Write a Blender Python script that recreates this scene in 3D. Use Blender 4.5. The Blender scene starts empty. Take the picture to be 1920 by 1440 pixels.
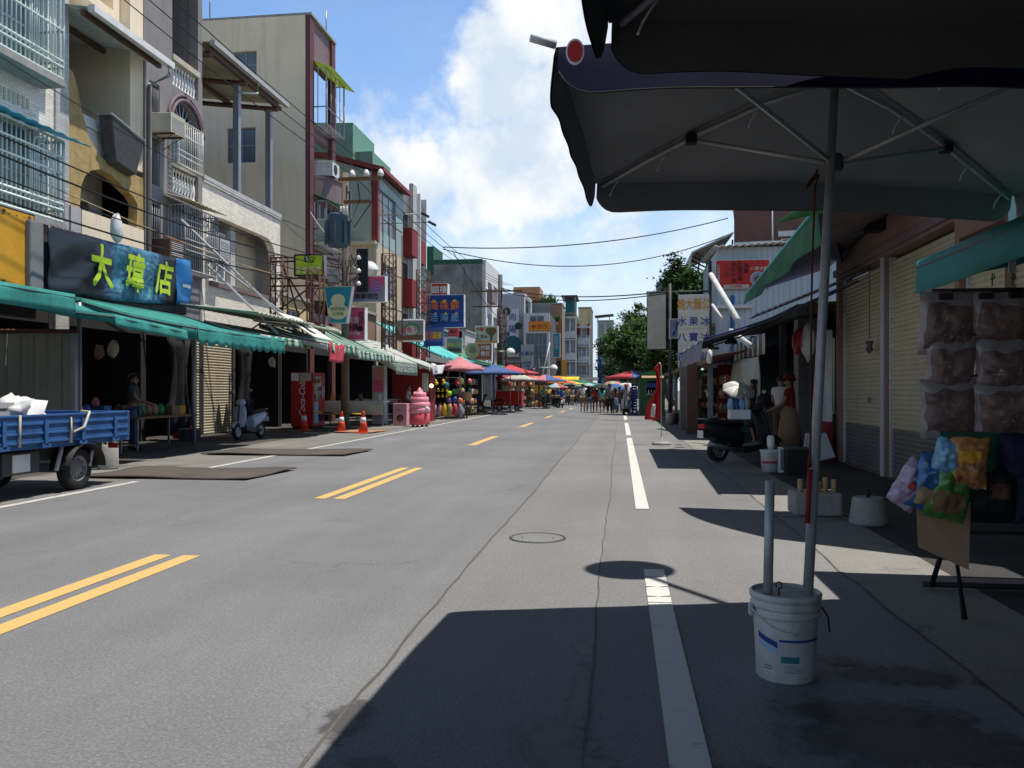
import bpy, math, random
from mathutils import Vector, Matrix, geometry, noise
R = random.Random(7)
SC = bpy.context.scene
COL = SC.collection
V = Vector
rad = math.radians
# ---------------------------------------------------------------- camera model (the place is measured from the photograph)
FPX, HZ, ANG, EYE = 1550.0, 732.0, rad(7.46), 1.35
CA, SA = math.cos(ANG), math.sin(ANG)
def at(px, py, d):
    u = (px - 960) / FPX; v = (HZ - py) / FPX
    return V((d * (u * CA - SA), d * (u * SA + CA), EYE + d * v))
def onX(px, py, X):
    u = (px - 960) / FPX
    return at(px, py, X / (u * CA - SA))
def onY(px, py, Y):
    u = (px - 960) / FPX
    return at(px, py, Y / (u * SA + CA))
def gnd(px, py, z=0.0):
    return at(px, py, FPX * (EYE - z) / (py - HZ))
# ---------------------------------------------------------------- materials
MATS = {}
def _new(name):
    m = bpy.data.materials.new(name); m.use_nodes = True
    nt = m.node_tree; return m, nt, nt.nodes['Principled BSDF']
def N(nt, t, **kw):
    n = nt.nodes.new(t)
    for k, v in kw.items():
        if k in n.inputs: n.inputs[k].default_value = v
        else: setattr(n, k, v)
    return n
def M(key, col=None, rough=.65, var=.18, scale=2.5, metal=0., bump=.0, streak=0., spec=.35, tint=None, fine=25., alpha=None, trans=0.):
    """painted / cloth / plaster surface: base colour broken up by two noises, optional vertical dirt streaks"""
    if key in MATS: return MATS[key]
    m, nt, b = _new(key); L = nt.links.new
    tc = N(nt, 'ShaderNodeTexCoord')
    n1 = N(nt, 'ShaderNodeTexNoise', Scale=scale, Detail=5., Roughness=.6)
    n2 = N(nt, 'ShaderNodeTexNoise', Scale=fine, Detail=3., Roughness=.6)
    L(tc.outputs['Object'], n1.inputs['Vector']); L(tc.outputs['Object'], n2.inputs['Vector'])
    a = N(nt, 'ShaderNodeMath', operation='MULTIPLY_ADD'); a.inputs[1].default_value = .7; L(n1.outputs[0], a.inputs[0])
    c = N(nt, 'ShaderNodeMath', operation='MULTIPLY'); c.inputs[1].default_value = .3; L(n2.outputs[0], c.inputs[0]); L(c.outputs[0], a.inputs[2])
    fac = a.outputs[0]
    mr = N(nt, 'ShaderNodeMapRange'); mr.inputs['From Min'].default_value = .32; mr.inputs['From Max'].default_value = .68
    L(fac, mr.inputs['Value'])
    mix = N(nt, 'ShaderNodeMix', data_type='RGBA')
    lo = [max(0, x * (1 - var)) for x in col]; hi = [min(1, x * (1 + var * .6)) for x in col]
    if tint: lo = [l * t for l, t in zip(lo, tint)]
    mix.inputs[6].default_value = (*lo, 1); mix.inputs[7].default_value = (*hi, 1)
    L(mr.outputs[0], mix.inputs[0]); out = mix.outputs[2]
    if streak:
        mp = N(nt, 'ShaderNodeMapping'); mp.inputs['Scale'].default_value = (3.2, 3.2, .22); L(tc.outputs['Object'], mp.inputs[0])
        n3 = N(nt, 'ShaderNodeTexNoise', Scale=1.6, Detail=6., Roughness=.65); L(mp.outputs[0], n3.inputs['Vector'])
        m3 = N(nt, 'ShaderNodeMapRange'); m3.inputs['From Min'].default_value = .5; m3.inputs['From Max'].default_value = .75; m3.inputs['To Max'].default_value = streak
        L(n3.outputs[0], m3.inputs['Value'])
        mx = N(nt, 'ShaderNodeMix', data_type='RGBA'); L(m3.outputs[0], mx.inputs[0]); L(out, mx.inputs[6])
        mx.inputs[7].default_value = (*[x * .35 for x in col], 1); out = mx.outputs[2]
    L(out, b.inputs['Base Color'])
    b.inputs['Roughness'].default_value = rough; b.inputs['Metallic'].default_value = metal
    b.inputs['Specular IOR Level'].default_value = spec
    if bump:
        bp = N(nt, 'ShaderNodeBump'); bp.inputs['Strength'].default_value = bump; bp.inputs['Distance'].default_value = .02
        L(n2.outputs[0], bp.inputs['Height']); L(bp.outputs[0], b.inputs['Normal'])
    if trans:   # thin cloth / leaves let some light through
        t = N(nt, 'ShaderNodeBsdfTranslucent'); L(out, t.inputs[0])
        ms = N(nt, 'ShaderNodeMixShader'); ms.inputs[0].default_value = trans
        L(b.outputs[0], ms.inputs[1]); L(t.outputs[0], ms.inputs[2]); L(ms.outputs[0], nt.nodes['Material Output'].inputs[0])
    MATS[key] = m; return m
def tilemat(key, col, mortar, w=.2, h=.06, rough=.5, msize=.006, var=.12, streak=.25):
    if key in MATS: return MATS[key]
    m, nt, b = _new(key); L = nt.links.new
    tc = N(nt, 'ShaderNodeTexCoord'); sp = N(nt, 'ShaderNodeSeparateXYZ'); L(tc.outputs['Object'], sp.inputs[0])
    ad = N(nt, 'ShaderNodeMath', operation='ADD'); L(sp.outputs[0], ad.inputs[0]); L(sp.outputs[1], ad.inputs[1])
    cb = N(nt, 'ShaderNodeCombineXYZ'); L(ad.outputs[0], cb.inputs[0]); L(sp.outputs[2], cb.inputs[1])
    br = N(nt, 'ShaderNodeTexBrick'); L(cb.outputs[0], br.inputs['Vector'])
    br.inputs['Scale'].default_value = 1.; br.inputs['Brick Width'].default_value = w; br.inputs['Row Height'].default_value = h
    br.inputs['Mortar Size'].default_value = msize; br.inputs['Mortar Smooth'].default_value = .2
    br.inputs['Color1'].default_value = (*[x * (1 - var) for x in col], 1); br.inputs['Color2'].default_value = (*[min(1, x * (1 + var)) for x in col], 1)
    br.inputs['Mortar'].default_value = (*mortar, 1)
    mp = N(nt, 'ShaderNodeMapping'); mp.inputs['Scale'].default_value = (2.5, 2.5, .25); L(tc.outputs['Object'], mp.inputs[0])
    n3 = N(nt, 'ShaderNodeTexNoise', Scale=1.3, Detail=6., Roughness=.65); L(mp.outputs[0], n3.inputs['Vector'])
    m3 = N(nt, 'ShaderNodeMapRange'); m3.inputs['From Min'].default_value = .45; m3.inputs['From Max'].default_value = .8; m3.inputs['To Max'].default_value = streak * 2
    L(n3.outputs[0], m3.inputs['Value'])
    mx = N(nt, 'ShaderNodeMix', data_type='RGBA'); L(m3.outputs[0], mx.inputs[0]); L(br.outputs[0], mx.inputs[6]); mx.inputs[7].default_value = (*[x * .45 for x in col], 1)
    L(mx.outputs[2], b.inputs['Base Color']); b.inputs['Roughness'].default_value = rough; b.inputs['Specular IOR Level'].default_value = .3
    bp = N(nt, 'ShaderNodeBump'); bp.inputs['Strength'].default_value = .4; bp.inputs['Distance'].default_value = .004; bp.invert = True
    L(br.outputs[1], bp.inputs['Height']); L(bp.outputs[0], b.inputs['Normal'])
    MATS[key] = m; return m
def glassmat(key, col=(.03, .04, .05), rough=.08):
    if key in MATS: return MATS[key]
    m, nt, b = _new(key); L = nt.links.new
    tc = N(nt, 'ShaderNodeTexCoord'); n1 = N(nt, 'ShaderNodeTexNoise', Scale=.8, Detail=2.); L(tc.outputs['Object'], n1.inputs['Vector'])
    mix = N(nt, 'ShaderNodeMix', data_type='RGBA'); mix.inputs[6].default_value = (*[x * .4 for x in col], 1); mix.inputs[7].default_value = (*[x * 1.8 for x in col], 1)
    L(n1.outputs[0], mix.inputs[0]); L(mix.outputs[2], b.inputs['Base Color'])
    b.inputs['Roughness'].default_value = rough; b.inputs['Specular IOR Level'].default_value = .6
    bp = N(nt, 'ShaderNodeBump'); bp.inputs['Strength'].default_value = .15; bp.inputs['Distance'].default_value = .02
    L(n1.outputs[0], bp.inputs['Height']); L(bp.outputs[0], b.inputs['Normal'])
    MATS[key] = m; return m
def emat(key, col, st):
    if key in MATS: return MATS[key]
    m, nt, b = _new(key); b.inputs['Base Color'].default_value = (*col, 1)
    b.inputs['Emission Color'].default_value = (*col, 1); b.inputs['Emission Strength'].default_value = st
    MATS[key] = m; return m
def groundmat(key, col, patch=.25, stain=0., crack=0., scale=1., dark=(.03, .03, .03), stain_scale=.55, thr=.6):
    """asphalt / concrete: aggregate speckle, blotches, oil stains and fine cracks"""
    if key in MATS: return MATS[key]
    m, nt, b = _new(key); L = nt.links.new
    tc = N(nt, 'ShaderNodeTexCoord'); co = tc.outputs['Object']
    def nz(s, d=5., r=.6, vec=co):
        n = N(nt, 'ShaderNodeTexNoise', Scale=s, Detail=d, Roughness=r); L(vec, n.inputs['Vector']); return n.outputs[0]
    def rng(x, a, c, lo, hi):
        r = N(nt, 'ShaderNodeMapRange'); L(x, r.inputs['Value'])
        for i, q in zip(('From Min', 'From Max', 'To Min', 'To Max'), (a, c, lo, hi)): r.inputs[i].default_value = q
        return r.outputs[0]
    def mul(x, y):
        r = N(nt, 'ShaderNodeMath', operation='MULTIPLY'); L(x, r.inputs[0])
        if isinstance(y, float): r.inputs[1].default_value = y
        else: L(y, r.inputs[1])
        return r.outputs[0]
    big = rng(nz(.35 * scale), .3, .7, 1 - patch, 1 + patch)
    mp = N(nt, 'ShaderNodeMapping'); mp.inputs['Scale'].default_value = (1.6, .12, 1); L(co, mp.inputs[0])
    track = rng(nz(1., 4., .6, mp.outputs[0]), .3, .7, 1 - patch * .6, 1 + patch * .5)
    fine = rng(nz(70., 3., .7), .3, .7, .72, 1.25)
    vo = N(nt, 'ShaderNodeTexVoronoi', Scale=55.); L(co, vo.inputs['Vector'])
    sp = rng(vo.outputs['Distance'], 0., .5, 1.18, .9)
    k = mul(mul(mul(big, fine), sp), track)
    cm = N(nt, 'ShaderNodeMix', data_type='RGBA', blend_type='MULTIPLY'); cm.inputs[0].default_value = 1.
    cm.inputs[6].default_value = (*col, 1); gr = N(nt, 'ShaderNodeCombineXYZ')
    for i in range(3): L(k, gr.inputs[i])
    L(gr.outputs[0], cm.inputs[7]); out = cm.outputs[2]
    if stain:
        st = rng(nz(stain_scale, 7., .62), thr, thr + .09, 0., stain)
        mx = N(nt, 'ShaderNodeMix', data_type='RGBA'); L(st, mx.inputs[0]); L(out, mx.inputs[6]); mx.inputs[7].default_value = (*dark, 1); out = mx.outputs[2]
    if crack:
        v2 = N(nt, 'ShaderNodeTexVoronoi', Scale=.33, feature='DISTANCE_TO_EDGE')
        wv = N(nt, 'ShaderNodeVectorMath', operation='MULTIPLY_ADD'); n9 = N(nt, 'ShaderNodeTexNoise', Scale=1.3, Detail=6.); L(co, n9.inputs['Vector'])
        L(n9.outputs['Color'], wv.inputs[0]); wv.inputs[1].default_value = (1.3, 1.3, 0); L(co, wv.inputs[2]); L(wv.outputs[0], v2.inputs['Vector'])
        ck = rng(v2.outputs['Distance'], 0., .004, crack, 0.)
        ck = mul(ck, rng(nz(.5), .5, .6, 0., 1.))
        mx = N(nt, 'ShaderNodeMix', data_type='RGBA'); L(ck, mx.inputs[0]); L(out, mx.inputs[6]); mx.inputs[7].default_value = (*[x * .3 for x in col], 1); out = mx.outputs[2]
    L(out, b.inputs['Base Color'])
    b.inputs['Roughness'].default_value = .85; b.inputs['Specular IOR Level'].default_value = .3
    bp = N(nt, 'ShaderNodeBump'); bp.inputs['Strength'].default_value = .35; bp.inputs['Distance'].default_value = .006
    L(fine, bp.inputs['Height']); L(bp.outputs[0], b.inputs['Normal'])
    MATS[key] = m; return m
# ---------------------------------------------------------------- lettering: one mesh per character, built once
GLY = {}
def glyphs(chars, offset=0.):
    obs = []
    for ch in sorted(set(chars)):
        cu = bpy.data.curves.new('glyph', 'FONT'); cu.body = ch; cu.size = 1.; cu.offset = offset; cu.resolution_u = 2
        o = bpy.data.objects.new('glyph', cu); COL.objects.link(o); obs.append((ch, o))
    dg = bpy.context.evaluated_depsgraph_get()
    for ch, o in obs:
        me = o.evaluated_get(dg).to_mesh()
        vs = [(v.co.x, v.co.y) for v in me.vertices]; fs = [tuple(p.vertices) for p in me.polygons]
        if vs:
            x0 = min(v[0] for v in vs); x1 = max(v[0] for v in vs); y0 = min(v[1] for v in vs); y1 = max(v[1] for v in vs)
        else: x0 = y0 = 0; x1 = y1 = .5
        GLY[ch] = (vs, fs, x0, x1, y0, y1); o.evaluated_get(dg).to_mesh_clear()
    for ch, o in obs:
        cu = o.data; bpy.data.objects.remove(o); bpy.data.curves.remove(cu)
# ---------------------------------------------------------------- mesh builder
ORG = {}
class MB:
    def __init__(s): s.v = []; s.f = []; s.m = []; s.s = []
    def add(s, vs, fs, m=0, sm=False):
        k = len(s.v); s.v += [tuple(p) for p in vs]
        for f in fs: s.f.append(tuple(i + k for i in f)); s.m.append(m); s.s.append(sm)
        return s
    def box(s, a, b, m=0):
        x0, y0, z0 = (min(p, q) for p, q in zip(a, b)); x1, y1, z1 = (max(p, q) for p, q in zip(a, b))
        return s.add([(x0, y0, z0), (x1, y0, z0), (x1, y1, z0), (x0, y1, z0), (x0, y0, z1), (x1, y0, z1), (x1, y1, z1), (x0, y1, z1)],
                     [(0, 3, 2, 1), (4, 5, 6, 7), (0, 1, 5, 4), (1, 2, 6, 5), (2, 3, 7, 6), (3, 0, 4, 7)], m)
    def obox(s, c, sz, rot=None, m=0):
        b = MB().box([-q / 2 for q in sz], [q / 2 for q in sz]); rot = rot or Matrix.Identity(3); c = V(c)
        return s.add([rot @ V(p) + c for p in b.v], b.f, m)
    def rings(s, rs, m=0, cap=True, sm=True, close=True):
        n = len(rs[0]); vs = [p for r in rs for p in r]; fs = []
        for i in range(len(rs) - 1):
            for j in range(n if close else n - 1):
                a = i * n + j; b = i * n + (j + 1) % n; fs.append((a, b, b + n, a + n))
        s.add(vs, fs, m, sm)
        if cap:
            k = len(s.v) - len(vs)
            s.f.append(tuple(range(k + n - 1, k - 1, -1))); s.f.append(tuple(range(k + len(vs) - n, k + len(vs)))); s.m += [m, m]; s.s += [False, False]
        return s
    def tube(s, pts, r, n=7, m=0, cap=True):
        pts = [V(p) for p in pts]; rs = []
        rr = r if isinstance(r, (list, tuple)) else [r] * len(pts)
        for i, p in enumerate(pts):
            t = (pts[min(i + 1, len(pts) - 1)] - pts[max(i - 1, 0)]).normalized()
            a = t.cross(V((0, 0, 1)) if abs(t.z) < .95 else V((1, 0, 0))).normalized(); b = a.cross(t)
            rs.append([p + (a * math.cos(2 * math.pi * k / n) + b * math.sin(2 * math.pi * k / n)) * rr[i] for k in range(n)])
        return s.rings(rs, m, cap)
    def cyl(s, p0, p1, r0, r1=None, n=12, m=0): return s.tube([p0, p1], [r0, r0 if r1 is None else r1], n, m)
    def lathe(s, c, prof, n=20, m=0, rot=None, cap=True, sm=True):
        c = V(c); rot = rot or Matrix.Identity(3)
        return s.rings([[c + rot @ V((r * math.cos(2 * math.pi * k / n), r * math.sin(2 * math.pi * k / n), z)) for k in range(n)] for r, z in prof], m, cap, sm)
    def ball(s, c, r, n=10, m=0, wob=0.):
        r = r if isinstance(r, (tuple, list)) else (r, r, r); c = V(c); rs = []
        for i in range(n // 2 + 1):
            t = math.pi * (i / (n // 2)); t = min(max(t, .06), math.pi - .06)
            row = []
            for k in range(n):
                p = 2 * math.pi * k / n; d = V((math.sin(t) * math.cos(p), math.sin(t) * math.sin(p), -math.cos(t)))
                q = 1 + (noise.noise(d * 1.7 + c * 3) * wob if wob else 0)
                row.append(c + V((d.x * r[0], d.y * r[1], d.z * r[2])) * q)
            rs.append(row)
        return s.rings(rs, m)
    def ext(s, poly, mapf, t0, t1, m=0, holes=()):
        """polygon (s,z) with holes, thickened between depths t0 (front) and t1 (back) through mapf(s, z, depth)"""
        loops = [list(poly)] + [list(h) for h in holes]
        tris = geometry.tessellate_polygon([[V((p[0], p[1], 0)) for p in l] for l in loops])
        flat = [p for l in loops for p in l]; n = len(flat)
        vs = [mapf(p[0], p[1], t0) for p in flat] + [mapf(p[0], p[1], t1) for p in flat]
        fs = [tuple(t) for t in tris] + [tuple(i + n for i in reversed(t)) for t in tris]; k = 0
        for l in loops:
            for i in range(len(l)):
                j = (i + 1) % len(l); fs.append((k + i, k + j, k + j + n, k + i + n))
            k += len(l)
        return s.add(vs, fs, m)
    def sheet(s, fn, nu, nv, m=0, sm=True, mfn=None):
        vs = [fn(i / nu, j / nv) for j in range(nv + 1) for i in range(nu + 1)]; k = len(s.v); s.v += [tuple(p) for p in vs]
        for j in range(nv):
            for i in range(nu):
                a = k + j * (nu + 1) + i; s.f.append((a, a + 1, a + nu + 2, a + nu + 1)); s.m.append(mfn(i, j) if mfn else m); s.s.append(sm)
        return s
    def text(s, st, o, rx, up, h, w=None, m=0, vert=False, gap=.08, align='c', flow=None):
        """o = centre of the block; characters h high"""
        o = V(o); rx = V(rx); up = V(up); cells = []; x = 0
        for ch in st:
            g = GLY.get(ch)
            if ch == ' ' or not g or not g[0]: x += h * .4; continue
            cjk = ord(ch) > 0x2000; k = h / (.92 if cjk else .74); gw = (g[3] - g[2]) * k
            if cjk: gw = h
            if w and cjk: gw = w
            cells.append((ch, x, gw, k, cjk)); x += (h if vert else gw) + h * gap
        tot = x - h * gap
        for ch, px, gw, k, cjk in cells:
            vs, fs, x0, x1, y0, y1 = GLY[ch]; kx = (gw / h if cjk else 1) * k
            out = []; bold = h * .017
            for q in vs:
                if cjk: a = (q[0] - .5) * kx; b = (q[1] - .37) * k
                else: a = (q[0] - (x0 + x1) / 2) * k; b = (q[1] - .37) * k
                if vert: out.append(o + rx * a + up * (b + tot / 2 - px - h / 2))
                else: out.append(o + rx * (a + px + gw / 2 - tot / 2) + up * b)
            nn = rx.cross(up)
            for b_ in range(5):
                o_ = (rx * math.cos(b_ * 1.257) + up * math.sin(b_ * 1.257)) * (bold if b_ else 0) + nn * (.0004 * b_)
                s.add([p + o_ for p in out], fs, m)
        return s
    def build(s, name, mats, parent=None, bev=0., solid=0., sub=0, smooth_all=False):
        mats = mats if isinstance(mats, (list, tuple)) else [mats]
        if parent is None:
            xs = [p[0] for p in s.v]; ys = [p[1] for p in s.v]; zs = [p[2] for p in s.v]
            og = V(((min(xs) + max(xs)) / 2, (min(ys) + max(ys)) / 2, min(zs)))
        else: og = ORG[parent.name]
        me = bpy.data.meshes.new(name)
        me.from_pydata([(p[0] - og.x, p[1] - og.y, p[2] - og.z) for p in s.v], [], s.f)
        for mt in mats: me.materials.append(mt)
        me.polygons.foreach_set('material_index', s.m); me.polygons.foreach_set('use_smooth', [True] * len(s.f) if smooth_all else s.s)
        me.update()
        o = bpy.data.objects.new(name, me); COL.objects.link(o)
        if parent is None: o.location = og
        else: o.parent = parent
        ORG[o.name] = og
        if solid:
            d = o.modifiers.new('Solidify', 'SOLIDIFY'); d.thickness = solid; d.offset = 0
        if sub:
            d = o.modifiers.new('Subdivision', 'SUBSURF'); d.levels = d.render_levels = sub
        if bev:
            d = o.modifiers.new('Bevel', 'BEVEL'); d.width = bev; d.segments = 2; d.limit_method = 'ANGLE'; d.angle_limit = rad(40)
        return o
def tag(o, label=None, cat=None, group=None, kind=None):
    for k, v in (('label', label), ('category', cat), ('group', group), ('kind', kind)):
        if v: o[k] = v
    return o
def thing(name, label, cat, loc=(0, 0, 0), rotz=0., group=None, local=False):
    o = bpy.data.objects.new(name, None); COL.objects.link(o); o.empty_display_size = .2
    o.location = loc; o.rotation_euler = (0, 0, rotz); ORG[o.name] = V((0, 0, 0)) if local else V(loc)
    return tag(o, label, cat, group)
def copy_tree(o, parent=None):
    c = o.copy(); COL.objects.link(c); c.parent = parent; ORG[c.name] = ORG.get(o.name, V((0, 0, 0)))
    for ch in list(o.children): copy_tree(ch, c)
    return c
def mapL(X): return lambda s, z, d: V((X - d, s, z))        # faces +X (left side of the street), depth goes back
def mapR(X): return lambda s, z, d: V((X + d, s, z))        # faces -X
def mapF(Y): return lambda s, z, d: V((s, Y + d, z))        # faces the viewer
def rect(a, b, c, d): return [(a, c), (b, c), (b, d), (a, d)]
def arch(a, b, c, d, n=12, r=None):
    """rectangle a..b, c..d with a rounded head (elliptic, height r)"""
    r = r if r else (b - a) / 2; m = (a + b) / 2; w = (b - a) / 2
    return [(a, c), (b, c)] + [(m + w * math.cos(math.pi * k / n), d - r + r * math.sin(math.pi * k / n)) for k in range(n + 1)]
def rrect(a, b, c, d, r, n=5, corners=(1, 1)):
    """bottom corners square, top corners rounded"""
    p = [(a, c), (b, c)]
    p += [(b - r + r * math.cos(t * math.pi / 2 / n), d - r + r * math.sin(t * math.pi / 2 / n)) for t in range(n + 1)] if corners[1] else [(b, d)]
    p += [(a + r - r * math.sin(t * math.pi / 2 / n), d - r + r * math.cos(t * math.pi / 2 / n)) for t in range(n + 1)] if corners[0] else [(a, d)]
    return p
# ---------------------------------------------------------------- palette
glyphs('大瑋店新鮮現拉$30Q海味銀樓向陽師八寶水果冰茶豆花住宿←民國美食炸雞排燒大麵公司無糖仙草牛肉快炒生猛活產活鮮旗津港口杏仁臭燒烤魷魚COLAcola-0123456789串香腸番茄切盤餅章絲油飯滷味特產禮盒開幕平安烏魚子土地銀圓仔湯綜合芋蜜伴手宅配古早本漁市停車請勿', 0.)
for k, c, kw in (
    ('black', (.012, .012, .013), {}), ('rubber', (.018, .018, .019), dict(rough=.85)), ('steel', (.32, .33, .35), dict(metal=.7, rough=.4)),
    ('galv', (.42, .43, .44), dict(metal=.4, rough=.5, streak=.4)), ('rust', (.11, .05, .035), dict(rough=.9, var=.5)), ('white', (.72, .72, .7), dict(rough=.5)),
    ('wpaint', (.62, .63, .62), dict(streak=.4)), ('teal', (.05, .32, .28), dict(rough=.75, trans=.25, streak=.5, var=.3)), ('tealdk', (.02, .2, .2), dict(trans=.15)),
    ('grass', (.1, .4, .2), dict(trans=.3)), ('wcloth', (.6, .63, .58), dict(trans=.3, streak=.3)), ('gcloth', (.04, .2, .11), dict(trans=.25)),
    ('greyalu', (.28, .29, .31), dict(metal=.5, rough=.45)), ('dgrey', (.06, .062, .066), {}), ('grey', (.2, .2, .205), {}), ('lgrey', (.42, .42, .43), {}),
    ('red', (.5, .025, .02), {}), ('dred', (.22, .015, .015), {}), ('rclth', (.66, .09, .11), dict(trans=.3)), ('pink', (.75, .2, .27), dict(rough=.45)), ('pinkcl', (.75, .3, .34), dict(trans=.3)),
    ('blue', (.025, .1, .34), dict(rough=.5)), ('bluecl', (.1, .17, .42), dict(trans=.3)), ('navy', (.012, .016, .05), {}), ('orange', (.8, .2, .03), {}), ('cone', (.72, .06, .02), dict(rough=.5)), ('yellow', (.75, .5, .03), {}),
    ('amber', (.62, .3, .02), {}), ('lime', (.45, .6, .03), {}), ('green', (.03, .22, .07), {}), ('signteal', (.01, .22, .3), {}), ('signpink', (.62, .09, .2), {}), ('magenta', (.5, .06, .22), {}),
    ('signblue', (.01, .05, .26), {}), ('cream', (.6, .55, .36), {}), ('beige', (.5, .46, .36), {}), ('purple', (.3, .12, .38), {}), ('lilac', (.36, .36, .48), dict(trans=.35)),
    ('skin', (.3, .165, .105), dict(rough=.55, var=.08)), ('hair', (.012, .01, .009), dict(rough=.45)), ('denim', (.07, .11, .2), {}), ('khaki', (.22, .15, .09), {}), ('tan', (.42, .28, .14), {}), ('card', (.33, .21, .12), dict(rough=.85)),
    ('concrete', (.33, .32, .3), dict(rough=.9, bump=.3, streak=.4)), ('wood', (.2, .11, .055), dict(rough=.8, streak=.5)), ('clear', (.62, .64, .66), dict(trans=.4, rough=.25)), ('sky', (.25, .45, .65), {}),
    ('brown', (.12, .06, .04), {}), ('mauve', (.2, .14, .15), dict(streak=.3)), ('plum', (.14, .05, .055), dict(streak=.3)), ('dteal', (.03, .16, .17), {}), ('aqua', (.1, .5, .5), {})):
    M(k, c, **kw)
m_ = MATS
glassmat('glass'); glassmat('cglass', (.2, .25, .25), .2); glassmat('bglass', (.1, .13, .15), .25); glassmat('gglass', (.05, .1, .08))
tilemat('wtile', (.86, .78, .68), (.5, .45, .4), .22, .065)
tilemat('wtile2', (.86, .78, .66), (.52, .47, .4), .22, .065, streak=.12)
tilemat('gtile', (.2, .19, .19), (.12, .12, .12), .3, .1, msize=.004)
tilemat('redtile', (.15, .065, .05), (.1, .06, .05), .24, .07)
tilemat('mtile', (.23, .14, .14), (.15, .1, .1), .24, .08)
tilemat('ytile', (.58, .48, .33), (.4, .33, .24), .2, .07)
tilemat('ptile', (.5, .48, .47), (.36, .35, .34), .25, .08)
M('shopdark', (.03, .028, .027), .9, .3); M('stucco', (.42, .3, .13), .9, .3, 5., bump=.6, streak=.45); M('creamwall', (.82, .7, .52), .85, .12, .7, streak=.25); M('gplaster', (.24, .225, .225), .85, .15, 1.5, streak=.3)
M('palegreen', (.36, .42, .36), .7, .1, .6, streak=.25); M('mould', (.2, .2, .19), .95, .7, .55, streak=.85, fine=6.); M('dkgreen', (.02, .1, .06), .8, .3)
M('lavender', (.46, .44, .46), .85, .08, .5, streak=.2); M('orangewall', (.42, .2, .11), .85, .15, .8, streak=.3); M('whitewall', (.62, .62, .62), .8, .1, .7, streak=.3); M('yellowwall', (.6, .5, .26), .85, .1, .7, streak=.2)
M('pinkwall', (.27, .17, .125), .9, .15, .8, streak=.3); M('canopysheet', (.36, .33, .22), .6, .15, 1., streak=.3); M('shutter', (.47, .41, .29), .6, .12, 1.2, streak=.3); M('shutterlow', (.15, .145, .135), .7, .15, 1.5)
M('shedblue', (.4, .47, .5), .5, .1, .8, streak=.3)
# ---------------------------------------------------------------- camera, light, sky
cam = bpy.data.cameras.new('camera'); co = bpy.data.objects.new('camera', cam); COL.objects.link(co); SC.camera = co
cam.sensor_width = 36; cam.lens = 36 * FPX / 1920; cam.shift_y = 12 / 1920; cam.clip_end = 4000; cam.clip_start = .05
co.location = (0, 0, EYE); co.rotation_euler = (math.pi / 2, 0, ANG)
SUN_EL, SUN_AZ = rad(71.0), V((.985, .13))          # towards the sun, in plan
sl = bpy.data.lights.new('sun', 'SUN'); so = bpy.data.objects.new('sun', sl); COL.objects.link(so)
sl.energy = 5.; sl.angle = rad(.53); sl.color = (1., .955, .88)
sdir = V((SUN_AZ.x * math.cos(SUN_EL), SUN_AZ.y * math.cos(SUN_EL), math.sin(SUN_EL)))
so.rotation_euler = sdir.to_track_quat('Z', 'Y').to_euler()
W = bpy.data.worlds.new('World'); SC.world = W; W.use_nodes = True
nt = W.node_tree; L = nt.links.new; bg = nt.nodes['Background']; bg.inputs[1].default_value = .1
st = N(nt, 'ShaderNodeTexSky', sky_type='NISHITA', sun_disc=False); st.sun_elevation = SUN_EL; st.sun_rotation = math.atan2(SUN_AZ.x, SUN_AZ.y); st.dust_density = 1.2; st.air_density = 1.; st.ozone_density = 1.5
tc = N(nt, 'ShaderNodeTexCoord'); dirv = tc.outputs['Generated']
def vop(op, a, b=None):
    n = N(nt, 'ShaderNodeVectorMath', operation=op)
    for i, q in enumerate((a, b)):
        if q is None: continue
        if isinstance(q, (tuple, Vector)): n.inputs[i].default_value = tuple(q)
        else: L(q, n.inputs[i])
    return n
def fop(op, a, b=None, clamp=False):
    n = N(nt, 'ShaderNodeMath', operation=op, use_clamp=clamp)
    for i, q in enumerate((a, b)):
        if q is None: continue
        if isinstance(q, (float, int)): n.inputs[i].default_value = q
        else: L(q, n.inputs[i])
    return n.outputs[0]
def wnoise(sc, det, rgh, vec=dirv):
    n = N(nt, 'ShaderNodeTexNoise', Scale=sc, Detail=det, Roughness=rgh); L(vec, n.inputs['Vector']); return n
warp = wnoise(9., 6., .6)
wv = vop('MULTIPLY_ADD', warp.outputs['Color'], (.11, .11, .11)); wv.inputs[2].default_value = (-.055,) * 3
wd = vop('ADD', dirv, wv.outputs[0]).outputs[0]
CL = [(1010, 60, 130, 1.), (930, 150, 115, 1.), (1080, 200, 150, 1.), (985, 250, 110, 1.), (900, 320, 150, 1.), (780, 330, 120, .95), (1010, 340, 130, 1.), (700, 300, 80, .8), (850, 400, 110, .8), (1120, 430, 70, .7),
      (1060, 535, 60, .6), (1120, 380, 210, .62), (950, 470, 170, .5), (860, 250, 150, .55), (720, 270, 120, .6), (830, 470, 150, .5), (1010, 520, 170, .5), (1400, 100, 240, .9), (1180, 330, 130, .85), (650, 240, 45, .7), (760, 430, 70, .6), (1000, 480, 80, .45), (1200, 0, 150, 1.),
      (-500, 300, 280, .8), (2600, 350, 300, .9)]
acc = None
for px, py, r, w in CL:
    c = (at(px, py, 1.) - V((0, 0, EYE))).normalized()
    d = vop('DISTANCE', wd, c).outputs['Value']
    k = N(nt, 'ShaderNodeMapRange', interpolation_type='SMOOTHSTEP'); L(d, k.inputs['Value'])
    k.inputs['From Min'].default_value = r / FPX * 1.25; k.inputs['From Max'].default_value = r / FPX * .3; k.inputs['To Max'].default_value = w
    acc = k.outputs[0] if acc is None else fop('MAXIMUM', acc, k.outputs[0])
det = wnoise(26., 8., .62)
wisp = wnoise(4.5, 7., .6)
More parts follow.
